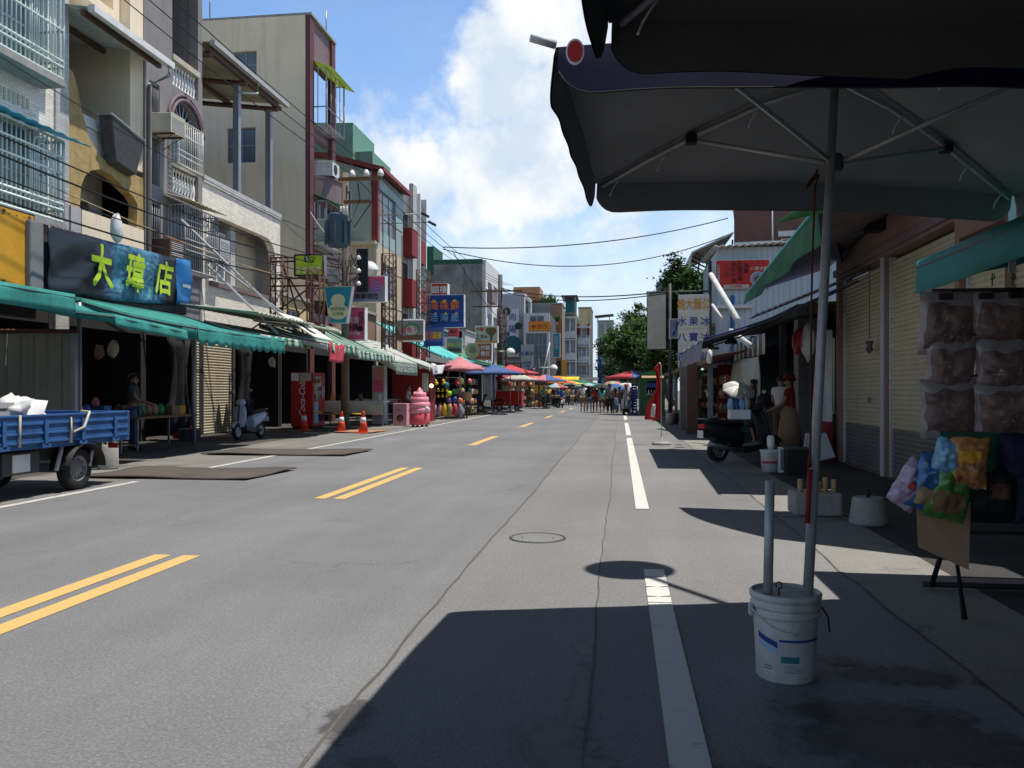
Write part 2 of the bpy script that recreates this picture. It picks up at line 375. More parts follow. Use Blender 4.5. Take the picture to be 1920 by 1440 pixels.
sp = N(nt, 'ShaderNodeSeparateXYZ'); L(dirv, sp.inputs[0])
low = N(nt, 'ShaderNodeMapRange'); L(sp.outputs[2], low.inputs['Value']); low.inputs['From Min'].default_value = .0; low.inputs['From Max'].default_value = .36; low.inputs['To Min'].default_value = 1.05; low.inputs['To Max'].default_value = .0
wz = N(nt, 'ShaderNodeMapRange'); L(wisp.outputs[0], wz.inputs['Value']); wz.inputs['From Min'].default_value = .36; wz.inputs['From Max'].default_value = .68
veil = fop('MULTIPLY', fop('ADD', low.outputs[0], .1), fop('ADD', wz.outputs[0], .25))
cov = fop('ADD', acc, fop('MULTIPLY', fop('SUBTRACT', det.outputs[0], .5), 1.1))
cr = N(nt, 'ShaderNodeMapRange', interpolation_type='SMOOTHSTEP'); L(cov, cr.inputs['Value']); cr.inputs['From Min'].default_value = .2; cr.inputs['From Max'].default_value = 1.02
mask = fop('MAXIMUM', cr.outputs[0], veil, True)
shade = wnoise(11., 5., .55, vop('ADD', dirv, (.0, .0, .35)).outputs[0])
sr = N(nt, 'ShaderNodeMapRange'); L(shade.outputs[0], sr.inputs['Value']); sr.inputs['From Min'].default_value = .38; sr.inputs['From Max'].default_value = .62
cc = N(nt, 'ShaderNodeMix', data_type='RGBA'); L(sr.outputs[0], cc.inputs[0]); cc.inputs[6].default_value = (6.3, 7.3, 8.4, 1); cc.inputs[7].default_value = (9.6, 9.7, 9.8, 1)
skm = N(nt, 'ShaderNodeMix', data_type='RGBA', blend_type='MULTIPLY'); skm.inputs[0].default_value = 1.; L(st.outputs[0], skm.inputs[6]); skm.inputs[7].default_value = (1.4, 1.72, 1.98, 1)
fin = N(nt, 'ShaderNodeMix', data_type='RGBA'); L(mask, fin.inputs[0]); L(skm.outputs[2], fin.inputs[6]); L(cc.outputs[2], fin.inputs[7])
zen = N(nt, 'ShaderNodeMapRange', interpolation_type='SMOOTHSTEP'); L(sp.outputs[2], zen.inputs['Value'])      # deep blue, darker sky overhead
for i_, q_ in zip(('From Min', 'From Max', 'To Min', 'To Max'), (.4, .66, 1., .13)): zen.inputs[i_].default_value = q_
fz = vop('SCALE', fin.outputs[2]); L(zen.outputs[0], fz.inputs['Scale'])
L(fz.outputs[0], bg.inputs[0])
SC.view_settings.view_transform = 'Standard'; SC.view_settings.look = 'None'; SC.view_settings.exposure = .12; SC.view_settings.gamma = 1
# ---------------------------------------------------------------- ground
groundmat('asph', (.183, .184, .19), .14, .32, .4, thr=.64); groundmat('asph2', (.198, .198, .2), .13, .28, .3, thr=.65); groundmat('asph3', (.205, .204, .203), .14, .32, .25, thr=.63)
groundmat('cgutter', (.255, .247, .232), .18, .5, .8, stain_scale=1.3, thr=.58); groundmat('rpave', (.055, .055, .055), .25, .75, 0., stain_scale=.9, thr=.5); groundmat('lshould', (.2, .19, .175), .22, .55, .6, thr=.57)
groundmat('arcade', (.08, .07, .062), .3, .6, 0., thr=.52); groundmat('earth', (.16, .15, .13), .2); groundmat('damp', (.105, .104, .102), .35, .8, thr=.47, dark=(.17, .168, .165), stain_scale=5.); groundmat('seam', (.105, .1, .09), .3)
def paint(key, col, wear):
    m, nt, b = _new(key); L = nt.links.new; tc = N(nt, 'ShaderNodeTexCoord')
    n1 = N(nt, 'ShaderNodeTexNoise', Scale=5., Detail=8., Roughness=.72); L(tc.outputs['Object'], n1.inputs['Vector'])
    n2 = N(nt, 'ShaderNodeTexNoise', Scale=60., Detail=2.); L(tc.outputs['Object'], n2.inputs['Vector'])
    a = N(nt, 'ShaderNodeMath', operation='MULTIPLY_ADD'); a.inputs[1].default_value = .35; L(n2.outputs[0], a.inputs[0]); L(n1.outputs[0], a.inputs[2])
    r = N(nt, 'ShaderNodeMapRange'); L(a.outputs[0], r.inputs['Value']); r.inputs['From Min'].default_value = .78 - wear; r.inputs['From Max'].default_value = .92 - wear; r.inputs['To Min'].default_value = .08; r.inputs['To Max'].default_value = .75
    x = N(nt, 'ShaderNodeMix', data_type='RGBA'); L(r.outputs[0], x.inputs[0]); x.inputs[6].default_value = (*col, 1); x.inputs[7].default_value = (.19, .185, .18, 1)
    L(x.outputs[2], b.inputs['Base Color']); b.inputs['Roughness'].default_value = .8; MATS[key] = m
paint('linew', (.62, .61, .58), .02); paint('liney', (.62, .4, .13), .02); paint('linef', (.55, .53, .48), .1); paint('linered', (.4, .2, .18), .3)
def flat(name, x0, x1, y0, y1, z, mat):
    return tag(MB().add([(x0, y0, z), (x1, y0, z), (x1, y1, z), (x0, y1, z)], [(0, 1, 2, 3)]).build(name, mat), kind='structure')
flat('ground', -1600, 1600, -600, 3000, -.03, m_['earth'])
flat('road', -7.3, -1.15, -12, 150, 0, m_['asph']); flat('road', -1.15, -.14, -12, 150, 0, m_['asph2']); flat('road', -.14, 1.65, -12, 150, 0, m_['asph3'])
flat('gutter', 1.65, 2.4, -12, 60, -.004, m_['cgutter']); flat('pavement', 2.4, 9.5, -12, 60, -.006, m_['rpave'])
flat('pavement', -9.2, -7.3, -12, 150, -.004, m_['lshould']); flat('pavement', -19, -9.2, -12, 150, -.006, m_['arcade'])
def strip(name, xf, y0, y1, w, mat, z, n=120, jit=.02):
    """a ragged narrow strip along the road: joint filler or damp edge"""
    a = []; b = []
    for i in range(n + 1):
        y = y0 + (y1 - y0) * i / n; x = xf + .012 * math.sin(y * .7) + jit * noise.noise(V((y * 2.1, xf, 0)))
        ww = w * (.6 + abs(noise.noise(V((y * 3.3, xf, 5))))); a.append((x - ww / 2, y, z)); b.append((x + ww / 2, y, z))
    return tag(MB().add(a + b, [(i, n + 1 + i, n + 2 + i, i + 1) for i in range(n)]).build(name, mat), kind='structure')
strip('road_joint', -1.15, 1, 70, .02, m_['seam'], .004, 400, .022); strip('road_joint', -.14, 1, 45, .013, m_['seam'], .004, 300, .018)
strip('gutter_joint', 1.65, 1, 40, .02, m_['seam'], .003, 200, .03)
def decal(key, col):
    m, nt, b = _new(key); L = nt.links.new; tc = N(nt, 'ShaderNodeTexCoord'); sp = N(nt, 'ShaderNodeVectorMath', operation='DISTANCE'); mp = N(nt, 'ShaderNodeMapping'); mp.inputs['Scale'].default_value = (1, 1, 0); L(tc.outputs['Generated'], mp.inputs[0]); L(mp.outputs[0], sp.inputs[0]); sp.inputs[1].default_value = (.5, .5, 0)
    n1 = N(nt, 'ShaderNodeTexNoise', Scale=9., Detail=7., Roughness=.65); L(tc.outputs['Object'], n1.inputs['Vector'])
    a = N(nt, 'ShaderNodeMath', operation='MULTIPLY_ADD'); L(sp.outputs['Value'], a.inputs[0]); a.inputs[1].default_value = -1.15; L(n1.outputs[0], a.inputs[2])
    r = N(nt, 'ShaderNodeMapRange', interpolation_type='SMOOTHSTEP'); L(a.outputs[0], r.inputs['Value']); r.inputs['From Min'].default_value = .08; r.inputs['From Max'].default_value = .34; r.inputs['To Max'].default_value = .8
    L(r.outputs[0], b.inputs['Alpha']); b.inputs['Base Color'].default_value = (*col, 1); b.inputs['Roughness'].default_value = .6; MATS[key] = m
decal('dampd', (.075, .074, .073)); decal('spilld', (.42, .42, .41))
def blob(name, c, rx, ry, mat, z, seed, n=60, rag=.5):
    pts = []
    for i in range(n):
        t = 2 * math.pi * i / n; d = V((math.cos(t), math.sin(t), seed))
        k = 1 + rag * noise.noise(d * 1.6) + rag * .5 * noise.noise(d * 5); pts.append((c[0] + rx * k * d.x, c[1] + ry * k * d.y, z))
    return tag(MB().add(pts + [(c[0], c[1], z)], [(i, (i + 1) % n, n) for i in range(n)]).build(name, mat), kind='structure')
for i, (px, py, rx, ry) in enumerate(((1090, 1330, .06, .55), (1020, 1390, .17, .22), (660, 1345, .1, .22), (1060, 1425, .16, .14), (700, 1440, .1, .1), (1095, 1215, .05, .12), (1640, 1330, .4, .2), (1570, 1240, .12, .08), (1390, 1440, .12, .06), (1750, 1400, .5, .3), (1700, 1270, .3, .16))):
    blob('damp_patch', gnd(px, py), rx * 1.5, ry * 1.4, MATS['dampd'], .0022 + .0004 * i, i * 3.1)
def mark(x0, x1, y0, y1, mat, z=.004): return flat('road_marking', x0, x1, y0, y1, z, mat)
for x0 in (-3.79, -3.54):
    mark(x0, x0 + .15, 1.6, 6.35, m_['liney']); mark(x0, x0 + .15, 9.9, 14.05, m_['liney'])
for y in (20, 30.2, 40.4, 50.5, 60): mark(-3.73, -3.53, y, y + 4, m_['liney'])
mark(.175, .325, -3, 6.3, m_['linew'], .006); mark(.175, .325, 9.5, 23.6, m_['linew'], .006)
for y, y2 in ((25, 34.5), (38, 44), (48, 53)): mark(.175, .325, y, y2, m_['linew'], .006)
mark(-7.15, -7.03, -6, 11.4, m_['linef']); mark(-7.15, -7.03, 13.2, 62, m_['linef'])
a = gnd(1720, 1088); mark(a.x, a.x + 1.3, a.y - .05, a.y + .12, m_['linered'], .002)
# cracked transverse gaps on the near edge line, small debris on the road
for i, (y, w) in enumerate(((6.02, .02), (5.72, .025), (5.45, .03), (5.3, .012))):
    tag(MB().add([(.172, y, .0085), (.328, y + .02, .0085), (.328, y + .02 + w, .0085), (.25, y + w * .4, .0085), (.172, y + w, .0085)], [(0, 1, 2, 3, 4)]).build('road_crack', m_['asph3']), kind='structure')
mh = thing('manhole_cover', 'round concrete filled manhole cover set in the asphalt left of the white line', 'manhole', gnd(1008, 1009, 0))
c = gnd(1008, 1009)
MB().lathe((c.x, c.y, .0), [(.235, .0), (.235, .005), (.0, .0051)], 36, sm=False).build('lid', m_['asph3'], mh)
MB().rings([[(c.x + r * math.cos(t * math.pi / 20), c.y + r * math.sin(t * math.pi / 20), z) for t in range(40)] for r, z in ((.235, .005), (.235, .009), (.255, .009), (.262, .003))], cap=False).build('rim', m_['dgrey'], mh)
for s in (-1, 1): MB().lathe((c.x + s * .14, c.y, .0055), [(.014, 0), (.012, .002)], 10).build('lifting_hole', m_['black'], mh)
def plate(label, px, X0, X1, Y0, Y1, mat, h=.03):
    t = MB().sheet(lambda u, v: V((X0 + (X1 - X0) * u + .12 * v, Y0 + (Y1 - Y0) * v, h + .03 * noise.noise(V((u * 3, v * 2, X0))))), 16, 8).build('cover_plate', mat, solid=.02)
    return tag(t, label, 'plate', 'flat plates laid over the road edge')
groundmat('plate', (.1, .085, .075), .2, .4, thr=.55)
plate('brown flat plate lying over the road edge line behind the blue truck', 0, -8.3, -5.55, 11.75, 13.4, m_['plate'])
plate('second brown flat plate on the road edge farther up, in front of the roller shutter', 0, -8.7, -5.6, 16.3, 17.9, m_['plate'])
plate('orange-brown board on the ground beside the traffic cones', 0, -9.0, -7.75, 25.2, 26.6, M('oboard', (.38, .2, .11), .8, .3))
# ---------------------------------------------------------------- building helpers
def win(par, mp, s0, s1, z0, z1, rec=.12, fm='white', gm='glass', nx=2, ny=1, fw=.05, dep=.05, sill=False):
    m = MB(); g = MB()
    for i in range(nx + 1):
        s = s0 + (s1 - s0 - fw) * i / nx; m.ext(rect(s, s + fw, z0, z1), mp, rec - dep / 2 - .003 * (i % 2), rec + dep / 2)
    for j in range(ny + 1):
        z = z0 + (z1 - z0 - fw) * j / ny; m.ext(rect(s0 + .001, s1 - .001, z, z + fw), mp, rec - dep / 2 + .006, rec + dep / 2 - .004)
    f = m.build('window', m_[fm] if isinstance(fm, str) else fm, par)
    g.ext(rect(s0 + .01, s1 - .01, z0 + .01, z1 - .01), mp, rec + .002, rec + .012); g.build('pane', m_[gm], f)
    if sill: MB().ext(rect(s0 - .08, s1 + .08, z0 - .08, z0 - .003), mp, -.08, rec).build('sill', m_['concrete'], f)
    return f
def grille(par, mp, s0, s1, z0, z1, out, mat, step=.12, hz=(), r=.012, box=True, base=True, name='window_grille'):
    m = MB(); n = max(2, int(round((s1 - s0) / step)))
    P = lambda s, z, d: mp(s, z, d)
    for i in range(n + 1):
        s = s0 + (s1 - s0) * i / n; m.tube([P(s, z0, -out), P(s, z1, -out)], r if 0 < i < n else r * 1.8, 4)
    for z in [z0, z1] + list(hz):
        m.tube([P(s0, z, -out), P(s1, z, -out)], r * 1.6, 4)
        if box:
            for s in (s0, s1): m.tube([P(s, z, -out), P(s, z, 0)], r * 1.5, 4)
    if box:
        k = max(1, int(out / step))
        for s in (s0, s1):
            for i in range(1, k + 1): m.tube([P(s, z0, -out + out * i / (k + .5)), P(s, z1, -out + out * i / (k + .5))], r, 4)
        if base:
            for i in range(6): m.tube([P(s0, z0, -out * i / 6), P(s1, z0, -out * i / 6)], r * 1.3, 4)
    return m.build(name, mat, par)
BAL = [(.055, 0), (.055, .04), (.03, .06), (.05, .14), (.062, .22), (.05, .32), (.026, .42), (.024, .47), (.05, .5), (.055, .53), (.055, .57)]
def balusters(par, mp, s0, s1, z0, h, n, dep=.12, mat='white'):
    m = MB()
    for i in range(n):
        p = mp(s0 + (s1 - s0) * (i + .5) / n, z0, dep); m.lathe(p, [(r, z * h / .57) for r, z in BAL], 8)
    return m.build('baluster_row', m_[mat], par)
def ac(label, mp, s, z, out=.35, w=.75, h=.5, kind='split', mat='wpaint'):
    c = mp(s, z, 0); t = thing('air_conditioner', label, 'air conditioner', c, group='air conditioners on the facades')
    MB().ext(rect(s - w / 2, s + w / 2, z, z + h), mp, -out, .1).build('casing', m_[mat], t, bev=.02)
    if kind == 'split':
        q = mp(s - .06, z + h / 2, -out - .01); a = mp(s + .1, z, 0) - mp(s, z, 0); up = V((0, 0, 1)); a.normalize(); g = MB()
        for r in (.2, .15, .1, .05): g.tube([q + a * (r * math.cos(k * math.pi / 10)) + up * (r * math.sin(k * math.pi / 10)) for k in range(21)], .008, 4)
        d = mp(s, z, -1) - mp(s, z, 0)
        g.build('fan_grille', m_['dgrey'], t); MB().tube([q - d * .004, q + d * .002], .21, 20).build('fan_opening', m_['black'], t)
    else:
        g = MB()
        for k in range(7): g.ext(rect(s - w / 2 + .05, s + w / 2 - .05, z + .06 + k * (h - .12) / 7, z + .085 + k * (h - .12) / 7), mp, -out - .012, -out)
        g.build('louvre', m_['lgrey'], t)
    b = MB()
    for q in (-.3, .3): b.ext(rect(s + q * w - .015, s + q * w + .015, z - .04, z - .003), mp, -out - .02, 0); b.tube([mp(s + q * w, z - .03, -out), mp(s + q * w, z - .35, -.01)], .012, 4)
    b.build('bracket', m_['rust'], t); return t
XL = -12.6
mL = mapL(XL)
def block(par, name, a, b, mat): return MB().box(a, b).build(name, mat, par)
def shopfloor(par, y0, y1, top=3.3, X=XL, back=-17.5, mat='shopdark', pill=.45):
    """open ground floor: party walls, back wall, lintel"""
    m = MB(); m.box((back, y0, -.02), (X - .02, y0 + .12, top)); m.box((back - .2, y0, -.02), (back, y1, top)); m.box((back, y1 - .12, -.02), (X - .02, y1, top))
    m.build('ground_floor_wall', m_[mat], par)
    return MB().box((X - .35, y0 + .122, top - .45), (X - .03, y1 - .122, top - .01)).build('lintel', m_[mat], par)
# ---- A: white tiled block with box grilles (runs out of frame on the left)
A = thing('apartment_building', 'white tiled block with pale green barred windows at the left end of the street', 'building', (XL, 13.5, 0))
oA = [rect(13.3, 16.4, 8.1, 10.3), rect(13.3, 16.4, 5., 7.), rect(13.3, 16.4, 11.2, 13.2), rect(9.5, 12.4, 8.1, 10.3), rect(9.5, 12.4, 5, 7)]
MB().ext(rect(8, 17.05, 3.3, 15), mL, 0, .25, holes=oA).build('wall', m_['wtile'], A)
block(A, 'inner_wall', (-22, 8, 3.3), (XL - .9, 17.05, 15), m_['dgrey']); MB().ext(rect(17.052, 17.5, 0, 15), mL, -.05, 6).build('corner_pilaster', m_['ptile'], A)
shopfloor(A, 8, 17.04)
MB().box((-22, 8, 15.003), (XL + .2, 17.5, 15.3)).build('roof', m_['concrete'], A)
for o in oA: win(A, mL, o[0][0], o[1][0], o[0][1], o[2][1], .14, 'white', 'cglass', 4, 2)
gm = M('palemint', (.72, .82, .78), .5, .1, 2.)
for z0, z1 in ((8.1, 10.4), (5., 6.75)):
    grille(A, mL, 13.2, 16.55, z0, z1, .6, gm, .13, (z0 + .25, z0 + .38, z0 + 1.05, z1 - .35), .02)
    MB().box((XL + .05, 13.15, z0 - .16), (XL + .63, 16.6, z0 - .02)).build('grille_base', m_['concrete'], A)
    for s in (14.4, 15.9):
        h = MB()
        for r in (.34, .2): h.tube([mL(s + r * math.cos(k * math.pi / 10), z1 - .45 + r * 1.1 * math.sin(k * math.pi / 10), -.615) for k in range(11)], .02, 4)
        for q in (-.34, -.2, .2, .34): h.tube([mL(s + q, z1 - .45, -.615), mL(s + q, z0 + .3, -.615)], .02, 4)
        h.build('grille_ornament', gm, A)
    MB().sheet(lambda u, v: mL(13.0 + 3.9 * u, z1 + .3 - .32 * v + .015 * math.sin(u * 60), -.05 - .95 * v), 60, 4).build('window_canopy', M('skyplastic', (.12, .42, .55), .4, .2, trans=.35), A, solid=.012)
tx = MB()
for k in range(22): tx.box((XL + .001, 13.35 + k * .135, 7.35 + .03 * (k % 2)), (XL + .02, 13.42 + k * .135, 7.6))
tx.build('ventilation_brick_row', m_['beige'], A)
# ---- B: ochre stucco with arched loggia
B = thing('apartment_building', 'ochre stucco house with an arched loggia and a tin roofed veranda', 'building', (XL, 19, 0))
sw = [(17.5, 3.3), (20.6, 3.3), (20.6, 7.0), (19.55, 6.98), (18.75, 7.05), (18.3, 7.4), (18.05, 7.9), (17.85, 8.5), (17.7, 8.75), (17.5, 8.8)]
hole = [(17.95, 5.6), (20.25, 5.6), (20.3, 6.25), (20.1, 6.42), (19.7, 6.55), (19.2, 6.72), (18.75, 6.76), (18.4, 6.65), (18.15, 6.45), (18.0, 6.15)]
MB().ext(sw, mL, 0, .25, holes=[hole]).build('wall', m_['stucco'], B)
MB().ext(rect(17.86, 20.4, 4.75, 5.58), mL, -.12, -.002).build('parapet', m_['creamwall'], B); MB().ext(rect(17.5, 17.855, 4.75, 5.6), mL, -.1, -.003).build('parapet_end', m_['lgrey'], B)
MB().ext(rect(17.52, 20.58, 4.5, 6.98), mL, 1.2, 1.4, holes=[rect(18.3, 19.1, 4.9, 6.4)]).build('loggia_wall', m_['wpaint'], B)
win(B, mL, 18.3, 19.1, 4.9, 6.4, 1.3, 'dgrey', 'glass', 2, 1); MB().cyl(mL(19.75, 6.1, 1.1), mL(19.75, 6.1, 1.195), .13, None, 16).build('exhaust_fan', m_['brown'], B)
MB().box((-22, 17.52, 6.98), (XL - .26, 20.58, 7.15)).build('floor_slab', m_['concrete'], B); MB().box((-22, 17.52, 4.3), (XL - .26, 20.58, 4.5)).build('floor_slab', m_['concrete'], B)
MB().ext(rect(17.52, 20.58, 7.15, 13.5), mL, 3.6, 3.8, holes=[rect(18.2, 19.6, 7.2, 9.3)]).build('veranda_wall', m_['creamwall'], B); win(B, mL, 18.2, 19.6, 7.2, 9.3, 3.7, 'dgrey', 'glass', 2, 1)
MB().ext(rect(20.0, 20.59, 7.16, 14), mL, .02, 3.59).build('party_wall', m_['creamwall'], B)
MB().ext(rect(17.5, 20.0, 10.9, 14), mL, .3, 3.5, holes=[rect(17.7, 19.7, 11.1, 13.4)]).build('upper_wall', m_['creamwall'], B)
shopfloor(B, 17.5, 20.6)
MB().sheet(lambda u, v: V((-15.9 + 4. * v, 17.35 + 3.35 * u, 10.75 - .7 * v + .02 * math.sin(u * 75))), 64, 6).build('veranda_roof', m_['wpaint'], B, solid=.02)
r = MB()
for k in range(4): r.box((-15.8 + k * 1.2, 17.4, 10.55 - .21 * k), (-15.7 + k * 1.2, 20.6, 10.66 - .21 * k))
r.build('rafter', m_['brown'], B); MB().box((-11.93, 17.3, 9.92), (-11.78, 20.7, 10.08)).build('gutter', m_['white'], B)
MB().tube([(-11.85, 20.55, 9.92), (-11.85, 20.55, 9.7), (-12.45, 20.62, 9.5), (-12.45, 20.62, 5.0)], .05, 8).build('downpipe', m_['lgrey'], B)
MB().ext(rect(17.9, 20.5, 7.7, 7.95), mL, .1, .24).build('balcony_rail', m_['wpaint'], B); MB().ext(rect(18.3, 20.5, 7.05, 7.69), mL, .15, .2).build('balcony_panel', m_['wpaint'], B)
t = thing('awning_box', 'dark grey mesh covered box hanging in front of the ochre loggia', 'box', mL(19.6, 6.9, 0))
MB().add([mL(18.95, 6.95, -.02), mL(19.85, 6.85, -.02), mL(19.85, 6.9, -.25), mL(19.0, 7., -.25), mL(18.6, 8.05, -.02), mL(20.05, 7.8, -.02), mL(20.05, 7.8, -.36), mL(18.62, 8.05, -.36)], [(0, 1, 2, 3), (4, 7, 6, 5), (0, 4, 5, 1), (1, 5, 6, 2), (2, 6, 7, 3), (3, 7, 4, 0)]).build('mesh_cover', M('meshgrey', (.075, .075, .08), .9, .3, 9.), t, bev=.03)
MB().tube([mL(18.6, 8.07, -.37), mL(20.06, 7.82, -.37)], .02, 5).build('rim_bar', m_['lgrey'], t)
# ---- C: grey house, balusters, arched barred window
C = thing('apartment_building', 'grey plastered house with white balusters and an arched barred window', 'building', (XL, 22, 0))
hC = [rect(22.0, 23.45, 10.05, 13.6), arch(21.95, 23.45, 7.85, 9.7, 12), rect(22.0, 23.45, 6.98, 7.78), rect(21.95, 23.5, 4.9, 6.65), rect(20.85, 21.35, 8.9, 9.75), rect(20.85, 21.35, 6.95, 8.3), rect(20.85, 21.4, 5.35, 6.5)]
MB().ext(rect(20.602, 23.7, 3.3, 14.6), mL, 0, .3, holes=hC).build('wall', m_['gplaster'], C)
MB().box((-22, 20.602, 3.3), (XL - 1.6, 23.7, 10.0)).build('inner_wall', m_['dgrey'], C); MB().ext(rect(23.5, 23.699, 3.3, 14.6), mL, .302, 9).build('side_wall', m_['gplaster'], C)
MB().box((-20, 20.602, 13.7), (XL - .31, 23.49, 14.5)).build('roof', m_['gplaster'], C); MB().box((-19.8, 20.602, 10.02), (XL - 3.5, 23.48, 13.69)).build('terrace_wall', m_['creamwall'], C)
MB().box((-19.8, 20.61, 9.8), (XL - .31, 23.48, 9.99)).build('floor_slab', m_['concrete'], C)
balusters(C, mL, 22.0, 23.45, 10.07, .66, 9); MB().ext(rect(21.98, 23.47, 10.74, 10.9), mL, -.06, .22).build('balcony_rail', m_['beige'], C)
balusters(C, mL, 22.0, 23.45, 7.0, .74, 9); MB().ext(rect(22.0, 23.45, 6.98, 7.76), mL, .3, .33).build('balcony_panel', m_['dgrey'], C)
m = MB(); n = 16; ac_ = []
for r0, d in ((.84, -.07), (.97, -.05)): m.tube([mL(22.7 + r0 * math.cos(math.pi * k / n), 8.95 + r0 * .98 * math.sin(math.pi * k / n), d) for k in range(n + 1)], .05, 5)
m.ext([(22.63, 9.72), (22.77, 9.72), (22.8, 9.98), (22.6, 9.98)], mL, -.1, -.001); m.build('arch_moulding', m_['mauve'], C)
w_ = win(C, mL, 21.98, 23.42, 7.87, 8.95, .2, 'white', 'glass', 2, 1); f = MB()
for k in range(1, 9): f.tube([mL(22.7, 8.98, .12), mL(22.7 + .72 * math.cos(math.pi * k / 9), 8.98 + .7 * math.sin(math.pi * k / 9), .12)], .014, 4)
f.tube([mL(22.7 + .15 * math.cos(math.pi * k / 8), 8.98 + .15 * math.sin(math.pi * k / 8), .12) for k in range(9)], .014, 4)
f.build('fanlight_bars', m_['white'], w_); MB().ext(arch(21.97, 23.43, 8.96, 9.69, 12, .72), mL, .22, .24).build('fanlight_pane', m_['glass'], w_)
grille(C, mL, 21.8, 23.2, 7.75, 9.0, .28, m_['white'], .11, (8.0, 8.15, 8.6), .011)
grille(C, mL, 21.7, 23.6, 4.75, 6.55, .55, m_['lgrey'], .11, (5.3, 5.45, 5.6, 6.15), .012)
h = MB()
for k in range(6): h.tube([mL(21.75 + .3 * k, 6.17, -.56), mL(21.9 + .3 * k, 6.5, -.56), mL(22.05 + .3 * k, 6.17, -.56)], .012, 4)
h.build('grille_ornament', m_['lgrey'], C); MB().sheet(lambda u, v: mL(21.55 + 2.2 * u, 6.85 - .2 * v + .01 * math.sin(u * 60), -.02 - .75 * v), 40, 3).build('window_canopy', m_['cream'], C, solid=.012)
for s0, s1, z0, z1 in ((20.85, 21.35, 8.9, 9.75), (20.85, 21.35, 6.95, 8.3), (20.85, 21.4, 5.35, 6.5)): win(C, mL, s0, s1, z0, z1, .2, 'dgrey', 'glass', 2, 1); grille(C, mL, s0, s1, z0 + .02, z1 - .02, -.05, m_['lgrey'], .11, (), .009, False)
win(C, mL, 21.98, 23.48, 4.92, 6.63, .2, 'greyalu', 'bglass', 2, 2)
MB().tube([mL(20.75, 3.4, -.06), mL(20.75, 9.6, -.06)], .045, 8).build('downpipe', m_['lgrey'], C)
shopfloor(C, 20.602, 23.7)
ac('boxy window air conditioner beside the arched window of the grey house', mL, 21.25, 8.35, .6, .7, .5, 'box', 'beige'); ac('window air conditioner low on the grey house beside the barred window', mL, 21.2, 4.95, .6, .7, .5, 'box', 'brown')
# ---- D: low white-tiled house with round cornered loggia and steel canopy on the roof
D = thing('apartment_building', 'low white tiled house with a round cornered loggia and steel roof canopy', 'building', (XL, 26.6, 0))
MB().ext(rect(23.702, 29.5, 3.3, 7.7), mL, 0, .25, holes=[rrect(24.1, 29.1, 4.75, 6.85, .8)]).build('wall', m_['wtile2'], D)
MB().ext(rect(23.702, 29.5, 7.702, 7.92), mL, -.06, .3).build('parapet_cap', m_['ptile'], D)
MB().ext(rect(23.75, 29.45, 4.5, 7.2), mL, .85, 1.05, holes=[rect(24.9, 25.9, 4.85, 6.5), rect(26.6, 27.7, 4.7, 6.4)]).build('loggia_wall', m_['beige'], D)
win(D, mL, 24.95, 26.1, 4.85, 6.55, .5, 'white', 'bglass', 2, 1, .07); MB().ext(rect(24.4, 24.94, 4.76, 6.84), mL, .3, .84).build('pier', m_['wtile2'], D); MB().ext(rect(26.15, 26.5, 4.76, 6.84), mL, .3, .84).build('pier', m_['ptile'], D)
win(D, mL, 26.6, 27.7, 4.7, 6.4, .95, 'dgrey', 'glass', 2, 1)
MB().box((-22, 23.702, 3.3), (-14.35, 29.5, 7.6)).build('inner_wall', m_['dgrey'], D); MB().box((-22, 23.702, 7.3), (XL - .31, 29.5, 7.55)).build('roof', m_['concrete'], D); MB().ext(rect(29.25, 29.5, 3.3, 7.7), mL, .26, 9).build('side_wall', m_['gplaster'], D)
MB().box((XL - 1.49, 23.75, 4.4), (XL - .26, 29.24, 4.74)).build('floor_slab', m_['beige'], D); shopfloor(D, 23.702, 29.5)
MB().ext(rect(24.1, 29.1, 4.6, 4.745), mL, -.1, -.002).build('sill_band', m_['mauve'], D)
c = thing('roof_canopy', 'corrugated canopy on grey steel posts over the low white tiled roof', 'canopy', (-15, 26.5, 7.55))
MB().sheet(lambda u, v: V((-12.3 - 6.2 * v, 23.75 + 5.6 * u, 11.95 + .75 * v + .015 * math.sin(u * 120))), 100, 4).build('roof_sheet', m_['canopysheet'], c, solid=.02)
b = MB()
for X in (-12.5, -14.4, -16.3, -18.2): b.box((X - .07, 23.8, 11.78 + (-12.3 - X) * .121 - .1), (X + .07, 29.25, 11.78 + (-12.3 - X) * .121 + .03))
b.build('purlin', m_['brown'], c); b = MB()
for Y in (23.9, 26.3, 28.85): b.tube([(-12.4, Y, 11.62), (-18.3, Y, 12.35)], .09, 4)
b.build('beam', m_['brown'], c); MB().box((-12.36, 23.7, 11.86), (-12.2, 29.4, 12.0)).build('gutter', m_['lgrey'], c)
MB().tube([(-12.28, 26.9, 11.86), (-12.28, 26.9, 11.5), (-12.7, 26.5, 11.4)], .04, 6).build('downpipe', m_['white'], c)
for Y in (26.3, 28.85):
    for X in (-12.75, -17.5): MB().box((X - .1, Y - .1, 7.93), (X + .1, Y + .1, 11.6)).build('post', m_['greyalu'], c)
ac('round cornered grey air conditioner on the white tiled loggia', mL, 24.25, 5.35, .45, .6, .7, 'box', 'lgrey')
